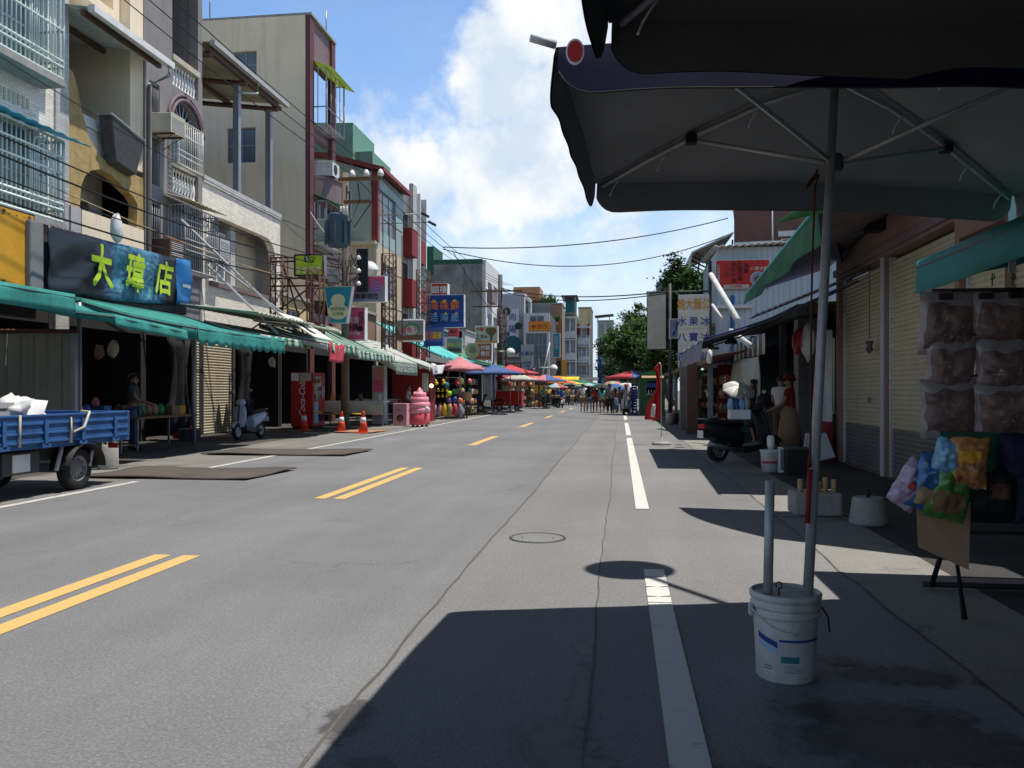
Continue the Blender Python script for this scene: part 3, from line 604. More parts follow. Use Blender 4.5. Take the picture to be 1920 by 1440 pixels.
# ---- E: tall cream block
E = thing('apartment_building', 'tall cream block with plum tiled balconies facing the street', 'building', (XL, 33.9, 0))
Y0, Y1 = 32.4, 35.4
mF = mapF(Y0)
hs = [rect(-15.85, -14.85, 14.25, 15.35), rect(-16.15, -14.9, 10.75, 12.2)]
MB().ext(rect(-24, XL - .16, 0, 16.7), mF, 0, .25, holes=hs).build('side_wall', m_['creamwall'], E)
MB().box((-24, Y0 + 1, 3.3), (-14.2, Y1, 16.4)).build('inner_wall', m_['gplaster'], E)
for h in hs: win(E, mF, h[0][0], h[1][0], h[0][1], h[2][1], .12, 'greyalu', 'bglass', 2, 2)
MB().ext(rect(Y0 + .45, Y1 - .45, 14.95, 16.7), mL, .05, .3).build('parapet_panel', m_['mtile'], E); MB().box((-24, Y0, 16.702), (XL + .1, Y1, 16.8)).build('roof', m_['concrete'], E)
for a, b in ((Y0 - .01, Y0 + .44), (Y1 - .44, Y1)): MB().ext(rect(a, b, 0, 16.7), mL, -.05, .15).build('pilaster', m_['plum'], E)
for i, (z0, z1, zs) in enumerate(((12.6, 14.9, 11.95), (9.95, 11.9, 9.4), (7.3, 9.35, 6.2), (4.6, 6.1, 3.4))):
    MB().ext(rect(Y0 + .442, Y1 - .442, zs, z0), mL, .1, .35).build('spandrel', m_['mtile'], E); win(E, mL, Y0 + .5, Y1 - .5, z0, z1, 1.0, 'greyalu', 'bglass', 3, 2)
MB().ext(rect(Y0 + .46, Y1 - .46, 3.4, 14.9), mL, 1.1, 1.5).build('recess_wall', m_['plum'], E)
for z0, z1, nm in ((12.4, 14.7, 'lime'), (7.35, 9.2, 'grass')):
    grille(E, mL, Y0 + .5, Y1 - .3, z0, z1, .55, m_['lgrey'], .55, (z0 + .7,), .02)
    MB().sheet(lambda u, v: mL(Y0 + .35 + 3.0 * u, z1 + .35 - .4 * v, .1 - .95 * v), 12, 3).build('window_canopy', M('yplastic', (.5, .6, .2), .4, trans=.5) if nm == 'lime' else m_['grass'], E, solid=.012)
for k, (z0, z1) in enumerate(((9.25, 10.25), (11.1, 11.9), (6.0, 7.0))):
    m = MB(); n = 12
    for zz0, zz1, ex in ((z0, z1 - .1, 0), (z1 - .1, z1, .06)):
        pts = [(Y0 + .5 + 2. * q / n, -.05 - (.75 + ex) * math.sin(math.pi * q / n) ** .6) for q in range(n + 1)]
        m.rings([[mL(s, zz0, d) for s, d in pts] + [mL(Y0 + 2.5, zz0, .1), mL(Y0 + .5, zz0, .1)], [mL(s, zz1, d) for s, d in pts] + [mL(Y0 + 2.5, zz1, .1), mL(Y0 + .5, zz1, .1)]], sm=False)
    if k != 1: m.build('curved_balcony', m_['mauve'], E)
ac('white split air conditioner on the curved mauve balcony of the tall cream block', mL, 33.5, 10.3, .75, .8, .6)
shopfloor(E, Y0 + .26, Y1)
MB().tube([(-17, 32.6, 16.8), (-17, 32.6, 18.)], .03, 5).build('antenna', m_['steel'], E); MB().tube([(XL - .3, 35.2, 16.8), (XL - .3, 35.2, 18.2)], .03, 5).build('antenna', m_['steel'], E)
# ---- low filler houses behind the awnings
def low(label, Y0, Y1, z, mat, X=XL, holes=(), back=-22, roofm='concrete'):
    t = thing('shop_house', label, 'building', (X, (Y0 + Y1) / 2, 0)); mp = mapL(X)
    MB().ext(rect(Y0, Y1, 3.3, z), mp, 0, .25, holes=[rect(*h) for h in holes]).build('wall', m_[mat], t)
    MB().box((back, Y0, 3.3), (X - .6, Y1, z - .01)).build('inner_wall', m_[mat], t); MB().box((back, Y0 - .05, z), (X + .12, Y1 + .05, z + .15)).build('roof', m_[roofm], t)
    for h in holes: win(t, mp, *h, .15, 'white', 'bglass', 2, 1)
    shopfloor(t, Y0 + .05, Y1 - .05, X=X); return t
low('low yellow shop house in the gap behind the steel lattice tower', 29.52, 32.35, 4.9, 'yellowwall', holes=((30.2, 31.4, 3.6, 4.5),))
low('low pinkish shop house past the tall cream block', 35.45, 41.6, 5.2, 'pinkwall')
# ---- F: green topped house with red roof edge
F = thing('apartment_building', 'pale green topped house with a red roof edge above cream tiled floors', 'building', (XL, 44.4, 0))
Y0, Y1 = 41.7, 47.1; mF = mapF(Y0)
MB().ext([(-20, 9.1), (XL - .2, 9.1), (XL - .2, 12.75), (-15.2, 13.5), (-20, 13.9)], mF, 0, .3).build('upper_wall', m_['palegreen'], F)
MB().ext([(-20.2, 13.92), (-15.2, 13.52), (XL + .5, 12.7), (XL + .5, 12.9), (-15.2, 13.75), (-20.2, 14.15)], mF, -.25, Y1 - Y0 + .2).build('roof', M('redroof', (.25, .04, .035), .6), F)
MB().ext(rect(-20, XL - .002, 0, 8.95), mF, .1, .4).build('side_wall', m_['ytile'], F); MB().box((XL - 3.5, Y0 - .25, 8.951), (XL + .05, Y0 + .4, 9.099)).build('ledge', m_['cream'], F)
win(F, mF, -16.2, -13.9, 10.3, 11.8, -.03, 'white', 'bglass', 8, 1, .04)
ho = [rect(42.2, 45.6, 9.8, 12.0), rect(42.6, 45.4, 6.3, 8.2), rect(42.6, 45.4, 3.6, 5.2)]
MB().ext(rect(Y0 + .31, Y1, 9.1, 12.75), mL, 0, .25, holes=ho[:1]).build('upper_front', M('tealtin', (.3, .4, .4), .6), F); MB().ext(rect(Y0 + .41, Y1, 3.3, 9.098), mL, .01, .26, holes=ho[1:]).build('wall', m_['ytile'], F)
for h in ho: win(F, mL, h[0][0], h[1][0], h[0][1], h[2][1], .12, 'greyalu', 'bglass', 3, 2)
MB().box((XL - .21, Y0 - .05, 9.1), (XL + .12, Y0 + .3, 12.7)).build('corner_post', MATS['redroof'], F); MB().box((-22, Y0 + .5, 3.3), (-13.3, Y1, 12.5)).build('inner_wall', m_['dgrey'], F); shopfloor(F, Y0 + .42, Y1)
MB().box((-20, 44, 13.2), (-14.6, 48, 16.1)).build('roof_hut', M('gtin', (.14, .3, .22), .6), F); MB().box((-14.6, 44.4, 12.7), (-13.6, 48, 14.6)).build('roof_hut', MATS['gtin'], F)
t = thing('water_tank', 'steel water tank on the roof behind the tall cream block', 'tank', (-18.5, 47, 16.1)); MB().lathe((-18.5, 47, 16.1), [(.5, 0), (.5, 1.2), (.35, 1.4), (.1, 1.5)], 16).build('tank', m_['steel'], t); MB().box((-19.2, 46.3, 16.102), (-17.8, 47.7, 16.18)).build('tank_base', m_['rust'], t)
# ---- G: grey, red and white fins
G = thing('apartment_building', 'narrow grey house with red bays and white vertical fins', 'building', (XL, 49.5, 0))
MB().box((-22, 47.12, 3.3), (-13.4, 52, 13.2)).build('inner_wall', m_['dgrey'], G); MB().ext(rect(47.12, 52, 3.3, 13.3), mL, .1, .3, holes=[rect(47.4, 48.6, z, z + 1.9) for z in (4, 7, 10)] + [rect(50.3, 51.3, z, z + 2.) for z in (4, 7, 10)]).build('wall', m_['gtile'], G)
for i, s in enumerate((49.9, 51.5)): MB().ext(rect(s, s + .16, 0, 13.5), mL, -.35, .099).build('fin', m_['white'], G)
for z in (3.9, 6.9, 9.9):
    MB().ext(rect(47.3, 48.7, z - .6, z + 1.0), mL, -.5, .098).build('red_bay', m_['dred'], G); MB().ext(rect(50.2, 51.45, z - .6, z + .8), mL, -.3, .097).build('red_bay', m_['dred'], G)
    win(G, mL, 47.4, 48.6, z + 1, z + 1.9, .2, 'dgrey', 'glass', 2, 1); win(G, mL, 50.3, 51.3, z + .8, z + 2., .2, 'dgrey', 'glass', 2, 1)
MB().ext(rect(48.9, 49.89, 3.3, 13.9), mL, -.15, .096).build('stair_tower', m_['ptile'], G); MB().box((-20, 48.5, 13.3), (-13, 52.1, 13.55)).build('roof', m_['wpaint'], G); shopfloor(G, 47.12, 52)
low('low grey shed with corrugated front behind the seafood sign', 52.1, 60, 5.6, 'gplaster'); low('low beige shed farther along under the food signs', 60.1, 66.5, 5.0, 'beige'); low('dingy low house below the mouldy wall', 66.6, 74.9, 6.2, 'lavender')
# ---- H: mouldy concrete side wall
H = thing('apartment_building', 'mould stained bare concrete block with a green painted roof edge', 'building', (-15, 78, 0))
mF = mapF(75)
MB().ext([(-26, 0), (XL, 0), (XL, 13.0), (-26, 13.0)], mF, 0, .3, holes=[rect(-16.5, -14.9, 7.6, 9.4)]).build('side_wall', m_['mould'], H); win(H, mF, -16.5, -14.9, 7.6, 9.4, .15, 'dgrey', 'glass', 1, 1)
MB().ext(rect(-26, XL + .02, 13.003, 13.45), mF, -.02, .3).build('roof_edge', m_['dkgreen'], H); MB().box((-26, 74.97, 12.0), (-17.15, 79, 14.7)).build('roof_hut', m_['dkgreen'], H)
MB().box((-26, 75.31, 0), (-13.2, 84, 12.9)).build('inner_wall', m_['mould'], H); mH = mapL(XL)
MB().ext(rect(75.302, 84, 3, 13.4), mH, -.3, .25, holes=[rect(76.5, 79, z, z + 1.6) for z in (4, 7, 10)] + [rect(80, 82.8, z, z + 1.6) for z in (4, 7, 10)]).build('wall', m_['whitewall'], H)
for z in (4, 7, 10):
    for s in (76.5, 80): win(H, mH, s, s + 2.5, z, z + 1.6, .0, 'white', 'bglass', 2, 1)
MB().ext([(76, 9.6), (79, 9.6), (79, 10.2), (76, 10.8)], mH, -.8, -.31).build('window_canopy', m_['mauve'], H)
# ---------------------------------------------------------------- signs
def psign(name, label, mp, w, h, t=.2, face='white', case='lgrey', texts=(), pics=(), cat='sign', group=None, frame=None, loc=None, fm=None, arms=None, par=None, taper=0.):
    """flat sign: mp(s, z, out) with s 0..w and z 0..h; layers of printed shapes 3 mm apart, then lettering"""
    root = par or thing(name, label, cat, mp(w / 2, 0, -t / 2), group=group); mq = lambda s, z, d: mp(s, z, -d)
    tp_ = taper * w; fo = lambda q: [(q + tp_, q), (w - q - tp_, q), (w - q, h - q), (q, h - q)]
    MB().ext(fo(0), mq, 0, t).build('casing', m_[case], root, bev=.012)
    MB().ext(fo(.02), mq, -.008, -.001).build('face_panel', fm or m_[face], root)
    o = mp(0, 0, 0); rx = (mp(1, 0, 0) - o).normalized(); up = V((0, 0, 1)); d = .011
    for i, p in enumerate(pics):
        m = MB(); k = p[0]
        if k == 'poly': pts = [(x * w, y * h) for x, y in p[1]]
        elif k == 'disc': pts = [(p[1] * w + p[3] * h * math.cos(2 * math.pi * q / 24), p[2] * h + (p[3] if len(p) < 6 else p[5]) * h * math.sin(2 * math.pi * q / 24)) for q in range(24)]
        elif k == 'rect': pts = rect(p[1] * w, p[2] * w, p[3] * h, p[4] * h)
        col = p[2] if k == 'poly' else p[4] if k == 'disc' else p[5]
        d += .0025; m.add([mp(a, b, d) for a, b in pts], [tuple(range(len(pts)))]).build('printed_shape', m_[col], root)
    d += .003; bycol = {}
    for tx in texts:
        st, cx, cy, hh, col = tx[:5]; kw = tx[5] if len(tx) > 5 else {}
        bycol.setdefault((col, len(bycol) if kw.get('vert') else -1), MB()).text(st, mp(cx * w, cy * h, d + .001 * len(bycol)), rx, up, hh * h, **{k: (v * h if k == 'w' else v) for k, v in kw.items()})
    for (col, _), m in bycol.items(): m.build('lettering', m_[col], root)
    if frame:
        f = MB()
        for a, b in (((0, 0), (w, 0)), ((w, 0), (w, h)), ((w, h), (0, h)), ((0, h), (0, 0))): f.tube([mp(a[0], a[1], .01), mp(b[0], b[1], .01)], .03, 5)
        f.build('frame', m_[frame], root)
    if arms:
        f = MB()
        for z in (.15, .85):
            f.tube([mp(0 if arms[0] < 0 else w, z * h, -t / 2), mp((0 if arms[0] < 0 else w) + arms[0], z * h, -t / 2)], .028, 5)
        f.build('bracket', m_['rust'], root)
    return root
def fsign(name, label, px0, py0, px1, py1, Y, **kw):
    a = onY(px0, py1, Y); b = onY(px1, py0, Y)
    return psign(name, label, lambda s, z, out: V((a.x + s, Y - out, a.z + z)), b.x - a.x, b.z - a.z, **kw)
def lsign(name, label, X, Y0, Y1, z0, z1, **kw):      # faces the street from the left
    return psign(name, label, lambda s, z, out: V((X + out, Y0 + s, z0 + z)), Y1 - Y0, z1 - z0, **kw)
def lattice(label, X, Y, z0, z1, w=.35, dirs=(0, 1), r=.022, group='rusty lattice towers carrying the signs'):
    t = thing('lattice_tower', label, 'tower', (X, Y, z0), group=group)
    c = [(X - w / 2, Y - w / 2), (X + w / 2, Y - w / 2), (X + w / 2, Y + w / 2), (X - w / 2, Y + w / 2)]
    for p in c: MB().tube([(p[0], p[1], z0), (p[0], p[1], z1)], r * 1.3, 4).build('upright', m_['rust'], t)
    m = MB(); n = max(2, int((z1 - z0) / .5))
    for i in range(n):
        a = z0 + (z1 - z0) * i / n; b = z0 + (z1 - z0) * (i + 1) / n
        for k in range(4):
            p, q = c[k], c[(k + 1) % 4]; m.tube([(*p, a), (*q, b)], r * .7, 3, cap=False)
        m.tube([(*c[k], b) for k in range(4)] + [(*c[0], b)], r * .7, 3, cap=False)
    m.build('bracing', m_['rust'], t); return t
# yellow light box at the far left
lsign('light_box_sign', 'plain amber light box with riveted edge above the left green awning', -11.2, 11.5, 14.6, 3.25, 4.72, t=.4, face='amber', case='black', cat='sign',
      pics=[('rect', .0, .66, .12, .95, 'wood')] + [('disc', x, y, .03, 'brown') for x in (.74, .95) for y in (.06, .94)] + [('disc', .72 + .06 * k, .93, .012, 'brown') for k in range(4)])
# black banner sign
bt = thing('banner_sign', 'black banner sign with big yellow-green characters and smoky blue swirls', 'sign', (-11.1, 17.6, 3.3))
def banner(u, v):
    s = 14.75 + 4.6 * u; z0 = 3.28 + .22 * u; z1 = 4.55 + .1 * u; w = .05 * noise.noise(V((u * 5, v * 2, 1))) + .035 * math.sin((u * 3 - v * 1.5) * 6) * (1 - v * .5)
    return V((-11. + w, s, z0 + (z1 - z0) * v - .06 * math.sin(math.pi * u) * (1 - v)))
def smoke(key, base, cols):
    m, nt, b = _new(key); L = nt.links.new; tc = N(nt, 'ShaderNodeTexCoord')
    n1 = N(nt, 'ShaderNodeTexNoise', Scale=2.2, Detail=7., Roughness=.65, Distortion=2.5); L(tc.outputs['Object'], n1.inputs['Vector'])
    s = N(nt, 'ShaderNodeSeparateXYZ'); L(tc.outputs['Object'], s.inputs[0])
    g = N(nt, 'ShaderNodeMath', operation='ADD'); L(s.outputs[1], g.inputs[0]); g.inputs[1].default_value = -.05
    ab = N(nt, 'ShaderNodeMath', operation='ABSOLUTE'); L(g.outputs[0], ab.inputs[0])
    fall = N(nt, 'ShaderNodeMapRange'); L(ab.outputs[0], fall.inputs['Value']); fall.inputs['From Min'].default_value = .7; fall.inputs['From Max'].default_value = 1.6; fall.inputs['To Min'].default_value = .25; fall.inputs['To Max'].default_value = -.25
    a = N(nt, 'ShaderNodeMath', operation='ADD'); L(n1.outputs[0], a.inputs[0]); L(fall.outputs[0], a.inputs[1])
    r = N(nt, 'ShaderNodeValToRGB'); L(a.outputs[0], r.inputs[0]); e = r.color_ramp.elements
    e[0].position = .45; e[0].color = (*base, 1); e[1].position = .95; e[1].color = (*cols[2], 1)
    for p, c in ((.6, cols[0]), (.78, cols[1])): q = e.new(p); q.color = (*c, 1)
    L(r.outputs[0], b.inputs['Base Color']); b.inputs['Roughness'].default_value = .35; MATS[key] = m
smoke('smoke', (.016, .018, .024), ((.02, .05, .12), (.05, .2, .3), (.25, .42, .48)))
MB().sheet(banner, 46, 12).build('banner_cloth', m_['smoke'], bt, solid=.01)
MB().sheet(lambda u, v: V((-10.99 + .03 * math.sin(v * 7 + u * 4), 19.36 + .75 * u, 3.5 + 1.15 * v + .06 * u)), 8, 8).build('blue_side_cloth', M('bannerblue', (.02, .16, .42), .35, .4, 3.), bt, solid=.01)
for ch, u, h in (('大', .33, 1.0), ('瑋', .59, .95), ('店', .85, .88)):
    s = 14.75 + 4.6 * u; m = MB()
    for q in range(3): m.text(ch, (-10.9 + .004 * q, s + .016 * math.cos(q * 2.1), 3.93 + .14 * u + .016 * math.sin(q * 2.1)), (0, 1, 0), (0, 0, 1), h * .88, w=.68)
    m.v = [(p[0] + .012 * math.sin(p[2] * 9), p[1] + (p[2] - 3.9) * .16 * (1 if ch != '大' else -.3), p[2]) for p in m.v]
    m.build('lettering', m_['lime'], bt)
MB().text('仙草無糖', (-10.92, 19.75, 4.0), (0, 1, 0), (0, 0, 1), .09).build('lettering', m_['white'], bt)
MB().box((-11.45, 14.35, 3.25), (-11.08, 14.73, 4.6)).build('end_case', m_['grey'], bt, bev=.04); MB().box((-11.4, 14.74, 3.3), (-11.12, 20.1, 4.5)).build('frame_box', m_['dgrey'], bt)
m = MB()
for k in range(24): m.tube([(-11.0, 14.9 + k * .22, 4.56), (-11.1, 14.92 + k * .22, 4.62), (-11.12, 14.9 + k * .22, 4.5)], .006, 3)
m.build('lacing', m_['black'], bt)
b = thing('plastic_bag', 'small white plastic bag tied above the black banner', 'bag', (-11.05, 17.0, 4.6)); MB().ball((-11.05, 17.0, 4.95), (.13, .14, .3), 12, wob=.5).build('bag', m_['white'], b)
# 3Q sign on a lattice frame
lattice('rusty lattice tower carrying the lime 3Q sign', -11.1, 25.9, 2.9, 5.75, .42)
fsign('light_box_sign', 'lime green light box reading 3Q on a rusty lattice frame', 553, 477, 606, 517, 25.6, t=.3, face='lime', case='greyalu', texts=[('3', .42, .8, .26, 'white'), ('Q', .6, .8, .24, 'black')], pics=[('rect', .34, .5, .64, .95, 'black'), ('disc', .6, .8, .19, 'black'), ('disc', .6, .8, .17, 'lime')] + [('rect', .06 + k * .24, .2 + k * .24, .12, .42, 'cream') for k in range(4)], frame='black')
t = thing('lattice_gantry', 'rusty horizontal frame bars holding the lime 3Q sign', 'frame', (-10.6, 25.7, 4.6)); m = MB()
for z in (4.75, 5.0, 5.55, 5.68): m.tube([(-11.3, 25.75, z), (-9.7, 25.75, z)], .03, 4)
m.tube([(-11.2, 25.8, 3.2), (-10.0, 25.8, 4.1)], .03, 4); m.tube([(-9.5, 25.8, 3.1), (-10.9, 25.8, 5.3)], .03, 4); m.tube([(-10.9, 25.8, 5.5), (-10.2, 25.8, 3.1)], .03, 4); m.tube([(-10.0, 25.8, 4.7), (-12.2, 26, 3.3)], .03, 4)
m.build('bars', m_['rust'], t)
# pale diagonal stays
for i, (a, b, r) in enumerate((((-11.6, 20.7, 5.9), (-9.2, 22.9, 3.0), .035), ((-10.6, 20.2, 4.6), (-9.3, 21.6, 2.9), .035), ((-12.3, 23.7, 5.3), (-9.8, 26.2, 3.0), .03))):
    MBt = MB().cyl(a, b, r, None, 8).build('stay_pole', m_['lgrey']); tag(MBt, ('pale diagonal stay pole in front of the barred grey house', 'pale diagonal stay pole starting at the blue end of the black banner', 'pale diagonal stay pole across the white tiled loggia')[i], 'pole')
# utility pole with transformer
def pole(label, X, Y, h, px_arm=1, arms=((-.2, 1.35, -.25), (0, .95, -1.05)), ins=3, low=None, lamp=None, mat='wood', r=(.15, .11)):
    t = thing('utility_pole', label, 'pole', (X, Y, 0))
    MB().cyl((X, Y, 0), (X, Y, h), r[0], r[1], 14).build('pole', m_[mat], t)
    for a, b, dz in arms:
        MB().obox((X + (a + b) / 2, Y - .13, h + dz), (b - a, .09, .11)).build('crossarm', m_['wood'], t)
    a, b, dz = arms[0]
    for k in range(ins): MB().lathe((X + a + (b - a) * (.32 + .33 * k), Y - .13, h + dz + .06), [(.03, 0), (.11, .03), (.12, .1), (.09, .17), (.05, .24), (.02, .26)], 10).build('insulator', m_['white'], t)
    return t
pX, pY = -9.6, 28.1
M('polewood', (.17, .14, .115), .9, .35, 2., streak=.5)
up = pole('wooden utility pole with transformer and tangled wires in front of the tall cream block', pX, pY, 9.0, mat='polewood')
MB().lathe((pX - .1, pY - .5, 6.3), [(.05, 0), (.33, .02), (.36, .1), (.36, 1.05), (.38, 1.08), (.3, 1.16), (.1, 1.2)], 18).build('transformer', M('txblue', (.06, .1, .14), .45, .3), up)
m = MB()
for k in range(8): a = k * .8; m.obox((pX - .1 + .4 * math.cos(a), pY - .5 + .4 * math.sin(a), 6.8), (.13, .02, .8), Matrix.Rotation(a, 3, 'Z'))
m.build('cooling_fin', MATS['txblue'], up)
for k in range(3): MB().lathe((pX + .1 + .1 * k, pY - .75, 7.46), [(.03, 0), (.05, .05), (.03, .1), (.05, .15), (.02, .2)], 8).build('bushing', m_['white'], up)
m = MB()
for k in range(26):
    a = V((pX + R.uniform(-.7, .9), pY + R.uniform(-.3, .3), R.uniform(5.2, 6.4))); b = V((pX + R.uniform(-.3, .6), pY + R.uniform(-.3, .3), R.uniform(4.6, 6.4)))
    m.tube([a, a.lerp(b, .3) - V((0, 0, R.uniform(.1, .4))), a.lerp(b, .7) - V((0, 0, R.uniform(0, .3))), b], R.choice((.012, .018, .008)), 4)
m.build('wire_tangle', m_['dgrey'], up); m = MB()
for k in range(12):
    a = V((pX + R.uniform(-.4, .6), pY - .2, R.uniform(5.6, 6.5))); m.tube([a, a + V((R.uniform(-.2, .2), 0, -.4)), a + V((R.uniform(-.1, .2), 0, -.9)), a + V((R.uniform(-.1, .3), 0, -.6))], .01, 4)
m.build('wire_tangle', m_['beige'], up)
for k, z in enumerate((5.9, 5.45, 5.0)): MB().lathe((pX + .55, pY - .2, z), [(.02, 0), (.08, .02), (.09, .08), (.03, .16)], 8).build('insulator', m_['white'], up)
MB().box((pX + .45, pY - .12, 4.8), (pX + .85, pY - .04, 6.3)).build('mounting_board', m_['black'], up); MB().box((pX - .55, pY - .2, 5.1), (pX - .2, pY - .02, 5.6)).build('junction_box', m_['lgrey'], up)
for k, (x, z) in enumerate(((.5, 8.4), (.98, 8.4))): MB().tube([(pX + x, pY - .13, 8.6), (pX + x + .1, pY - .2, 8.0), (pX + .25 + .2 * k, pY - .4, 7.0), (pX + .2 + k * .1, pY - .5, 7.4)], .02, 5).build('jumper_cable', m_['black'], up)
def streetlamp(label, X, Y, z, ax, lean=0., own_pole=None):
    t = thing('street_lamp', label, 'street lamp', (X, Y, z)); d = V(ax).normalized()
    e = V((X, Y, z + .12)); MB().tube([e - d * 1.15, e - d * .3], .04, 8).build('arm', m_['wpaint'], t)
    MB().lathe((X, Y, z), [(.33, 0), (.33, .05), (.3, .16), (.23, .26), (.12, .33), (.02, .35)], 24).build('dome', m_['white'], t); MB().lathe((X, Y, z - .2), [(.22, .0), (.3, .16), (.3, .199)], 20).build('diffuser', M('diff', (.55, .55, .5), .3, trans=.3), t)
    if own_pole: MB().cyl((e - d * 1.15).to_tuple()[:2] + (0,), (e - d * 1.15).to_tuple()[:2] + (z + .8,), .07, .05, 10).build('pole', m_['dgrey'], t)
    return t
q = onX(692, 508, -8.95); streetlamp('white dome street lamp on the transformer pole above the pink price sign', q.x, q.y, q.z, (1, 0, 0))
q = onX(957, 662, -7.4); streetlamp('small white dome street lamp far along by the blue umbrella', q.x, q.y, q.z, (1, 0, 0), own_pole=True)
q = onX(1038, 692, -5.2); streetlamp('farthest white dome street lamp by the ochre shop front', q.x, q.y, q.z, (1, 0, 0), own_pole=True)
pole('dark utility pole with long crossarms beside the mouldy block', onX(938, 600, -8.6).x, onX(938, 600, -8.6).y, onX(938, 515, -8.6).z, arms=((-2.2, 1.6, -1.2), (-2.0, .2, -2.3), (-1.8, .2, -4.3)), ins=2, r=(.2, .16), mat='dgrey')
# signs
fsign('light_box_sign', 'teal sign with a pale two lobed blob, tapering toward the bottom', 608, 537, 660, 606, 27.2, t=.25, taper=.2, face='signteal', case='lgrey', pics=[('disc', .5, .62, .2, 'cream', .18), ('disc', .5, .32, .3, 'cream', .22), ('poly', [(.5, .8), (.62, .68), (.36, .7)], 'cream')], texts=[('伴手宅配', .5, .38, .1, 'green'), ('古早味', .5, .25, .1, 'green')])
fsign('light_box_sign', 'pink sign with a $30 badge and a purple soft ice picture', 662, 517, 722, 566, 28.2, t=.3, face='signpink', case='white', pics=[('poly', [(0, 0), (1, 0), (1, .7), (.75, .42), (.55, .5), (.4, .72), (.3, .5), (.12, .3), (0, .22)], 'lilac'), ('disc', .24, .7, .24, 'white'), ('disc', .24, .7, .22, 'red'), ('poly', [(.58, .38), (.9, .38), (.84, .62), (.78, .82), (.74, .9), (.68, .78), (.62, .58)], 'purple')] + [('poly', [(.6, .46 + .12 * k), (.88 - .02 * k, .5 + .12 * k), (.88 - .02 * k, .53 + .12 * k), (.6, .49 + .12 * k)], 'lilac') for k in range(3)],
      texts=[('$30', .24, .7, .17, 'white'), ('新鮮現拉', .44, .2, .22, 'black')], arms=(-.6,))
fsign('light_box_sign', 'raspberry pink sign with cream characters below the $30 sign', 641, 576, 684, 638, 28.8, t=.3, face='signpink', case='white', texts=[('美食', .5, .62, .2, 'cream'), ('香腸', .45, .4, .18, 'black'), ('綜合芋圓', .5, .2, .1, 'white'), ('豆花', .85, .65, .2, 'black', dict(vert=True))], pics=[('disc', .8, .35, .09, 'black')])
fsign('light_box_sign', 'food photo sign with scalloped postage stamp edge', 744, 600, 794, 639, 36., t=.25, face='grey', case='white', pics=[('poly', [(.0, .62), (0, 0), (.55, 0), (.2, .2)], 'brown'), ('disc', .58, .55, .38, 'green', .3), ('disc', .55, .5, .3, 'lgrey', .24), ('poly', [(.2, .2), (.55, .0), (1, 0), (1, .25), (.6, .3)], 'brown')], texts=[('烏魚子', .48, .52, .27, 'rclth')])
q = onY(744, 600, 36.); w_ = onY(794, 639, 36.); m = MB()
for k in range(13):
    for z in (q.z, w_.z): m.box((q.x + (w_.x - q.x) * k / 13 + .01, 35.97, z - .04), (q.x + (w_.x - q.x) * (k + .55) / 13, 36.2, z + .04))
tag(m.build('scalloped_trim', m_['white']), 'white scalloped trim along the edges of the food photo sign', 'trim')
lattice('rusty lattice tower between the stamp edged sign and the blue seafood sign', onY(793, 600, 38).x, 38, 2.9, 7.0, .5)
fsign('light_box_sign', 'red sign with two white characters above the seafood sign', 809, 531, 839, 554, 40., t=.5, face='red', case='white', texts=[('銀樓', .5, .48, .62, 'white', dict(w=.62))])
fsign('light_box_sign', 'large blue seafood sign with orange and white characters', 800, 552, 870, 614, 38.5, t=.3, fm=M('seablue', (.01, .06, .28), .4, .7, 1.2), case='white', texts=[(c, x, .66, .27, 'orange') for c, x in (('海', .2), ('味', .48), ('鮮', .76))] + [(c, x, .3, .25, 'sky') for c, x in (('活', .2), ('海', .48), ('產', .76))], pics=[('disc', x - .02 + .03 * j, .8 if j < 2 else .42, .045, 'yellow') for x in (.2, .48, .76) for j in range(3)] + [('poly', [(0, .0), (1, .0), (1, .16), (.7, .1), (.4, .14), (0, .06)], 'blue')])
fsign('light_box_sign', 'smaller blue seafood sign with orange and yellow characters', 795, 613, 830, 648, 37.2, t=.3, face='bluecl', case='blue', texts=[('生猛', .3, .55, .4, 'orange', dict(w=.3)), ('海鮮', .72, .55, .4, 'yellow', dict(w=.25))], pics=[('rect', 0, 1, 0, .2, 'signblue')])
fsign('light_box_sign', 'small red arrow sign under the blue seafood sign', 841, 614, 858, 630, 42., t=.3, face='rclth', case='red', pics=[('poly', [(.15, .5), (.45, .8), (.45, .6), (.85, .6), (.85, .4), (.45, .4), (.45, .2)], 'dred')])
fsign('light_box_sign', 'beige food sign with red characters and a fried tower picture', 891, 611, 933, 643, 48., t=.35, face='beige', case='white', texts=[('炸雞', .2, .8, .24, 'red'), ('香酥', .14, .42, .14, 'dgrey'), ('杏仁', .14, .24, .14, 'dgrey')], pics=[('poly', [(.45, .8), (.6, .92), (.9, .9), (.98, .7), (.82, .45), (.75, .1), (.66, .1), (.66, .4), (.5, .6)], 'wood'), ('rect', .24, .38, .28, .5, 'khaki'), ('disc', .48, .35, .09, 'khaki'), ('rect', 0, 1, 0, .12, 'orange')])
fsign('light_box_sign', 'orange-red sign with pale characters and an oval noodle picture', 876, 643, 922, 675, 46., t=.3, face='orange', case='white', fm=M('brick_or', (.42, .09, .03), .5), pics=[('disc', .2, .55, .46, 'lgrey'), ('disc', .2, .55, .42, 'tan'), ('disc', .22, .6, .22, 'khaki')], texts=[('仔圓', .74, .72, .26, 'white'), ('香豆', .74, .38, .26, 'white')])
fsign('light_box_sign', 'grey and yellow photo sign behind the green awning', 838, 634, 866, 662, 47., t=.3, face='grey', case='lgrey', texts=[('美食平安', .5, .55, .3, 'yellow', dict(w=.22))], pics=[('rect', .1, .9, .1, .3, 'brown')])
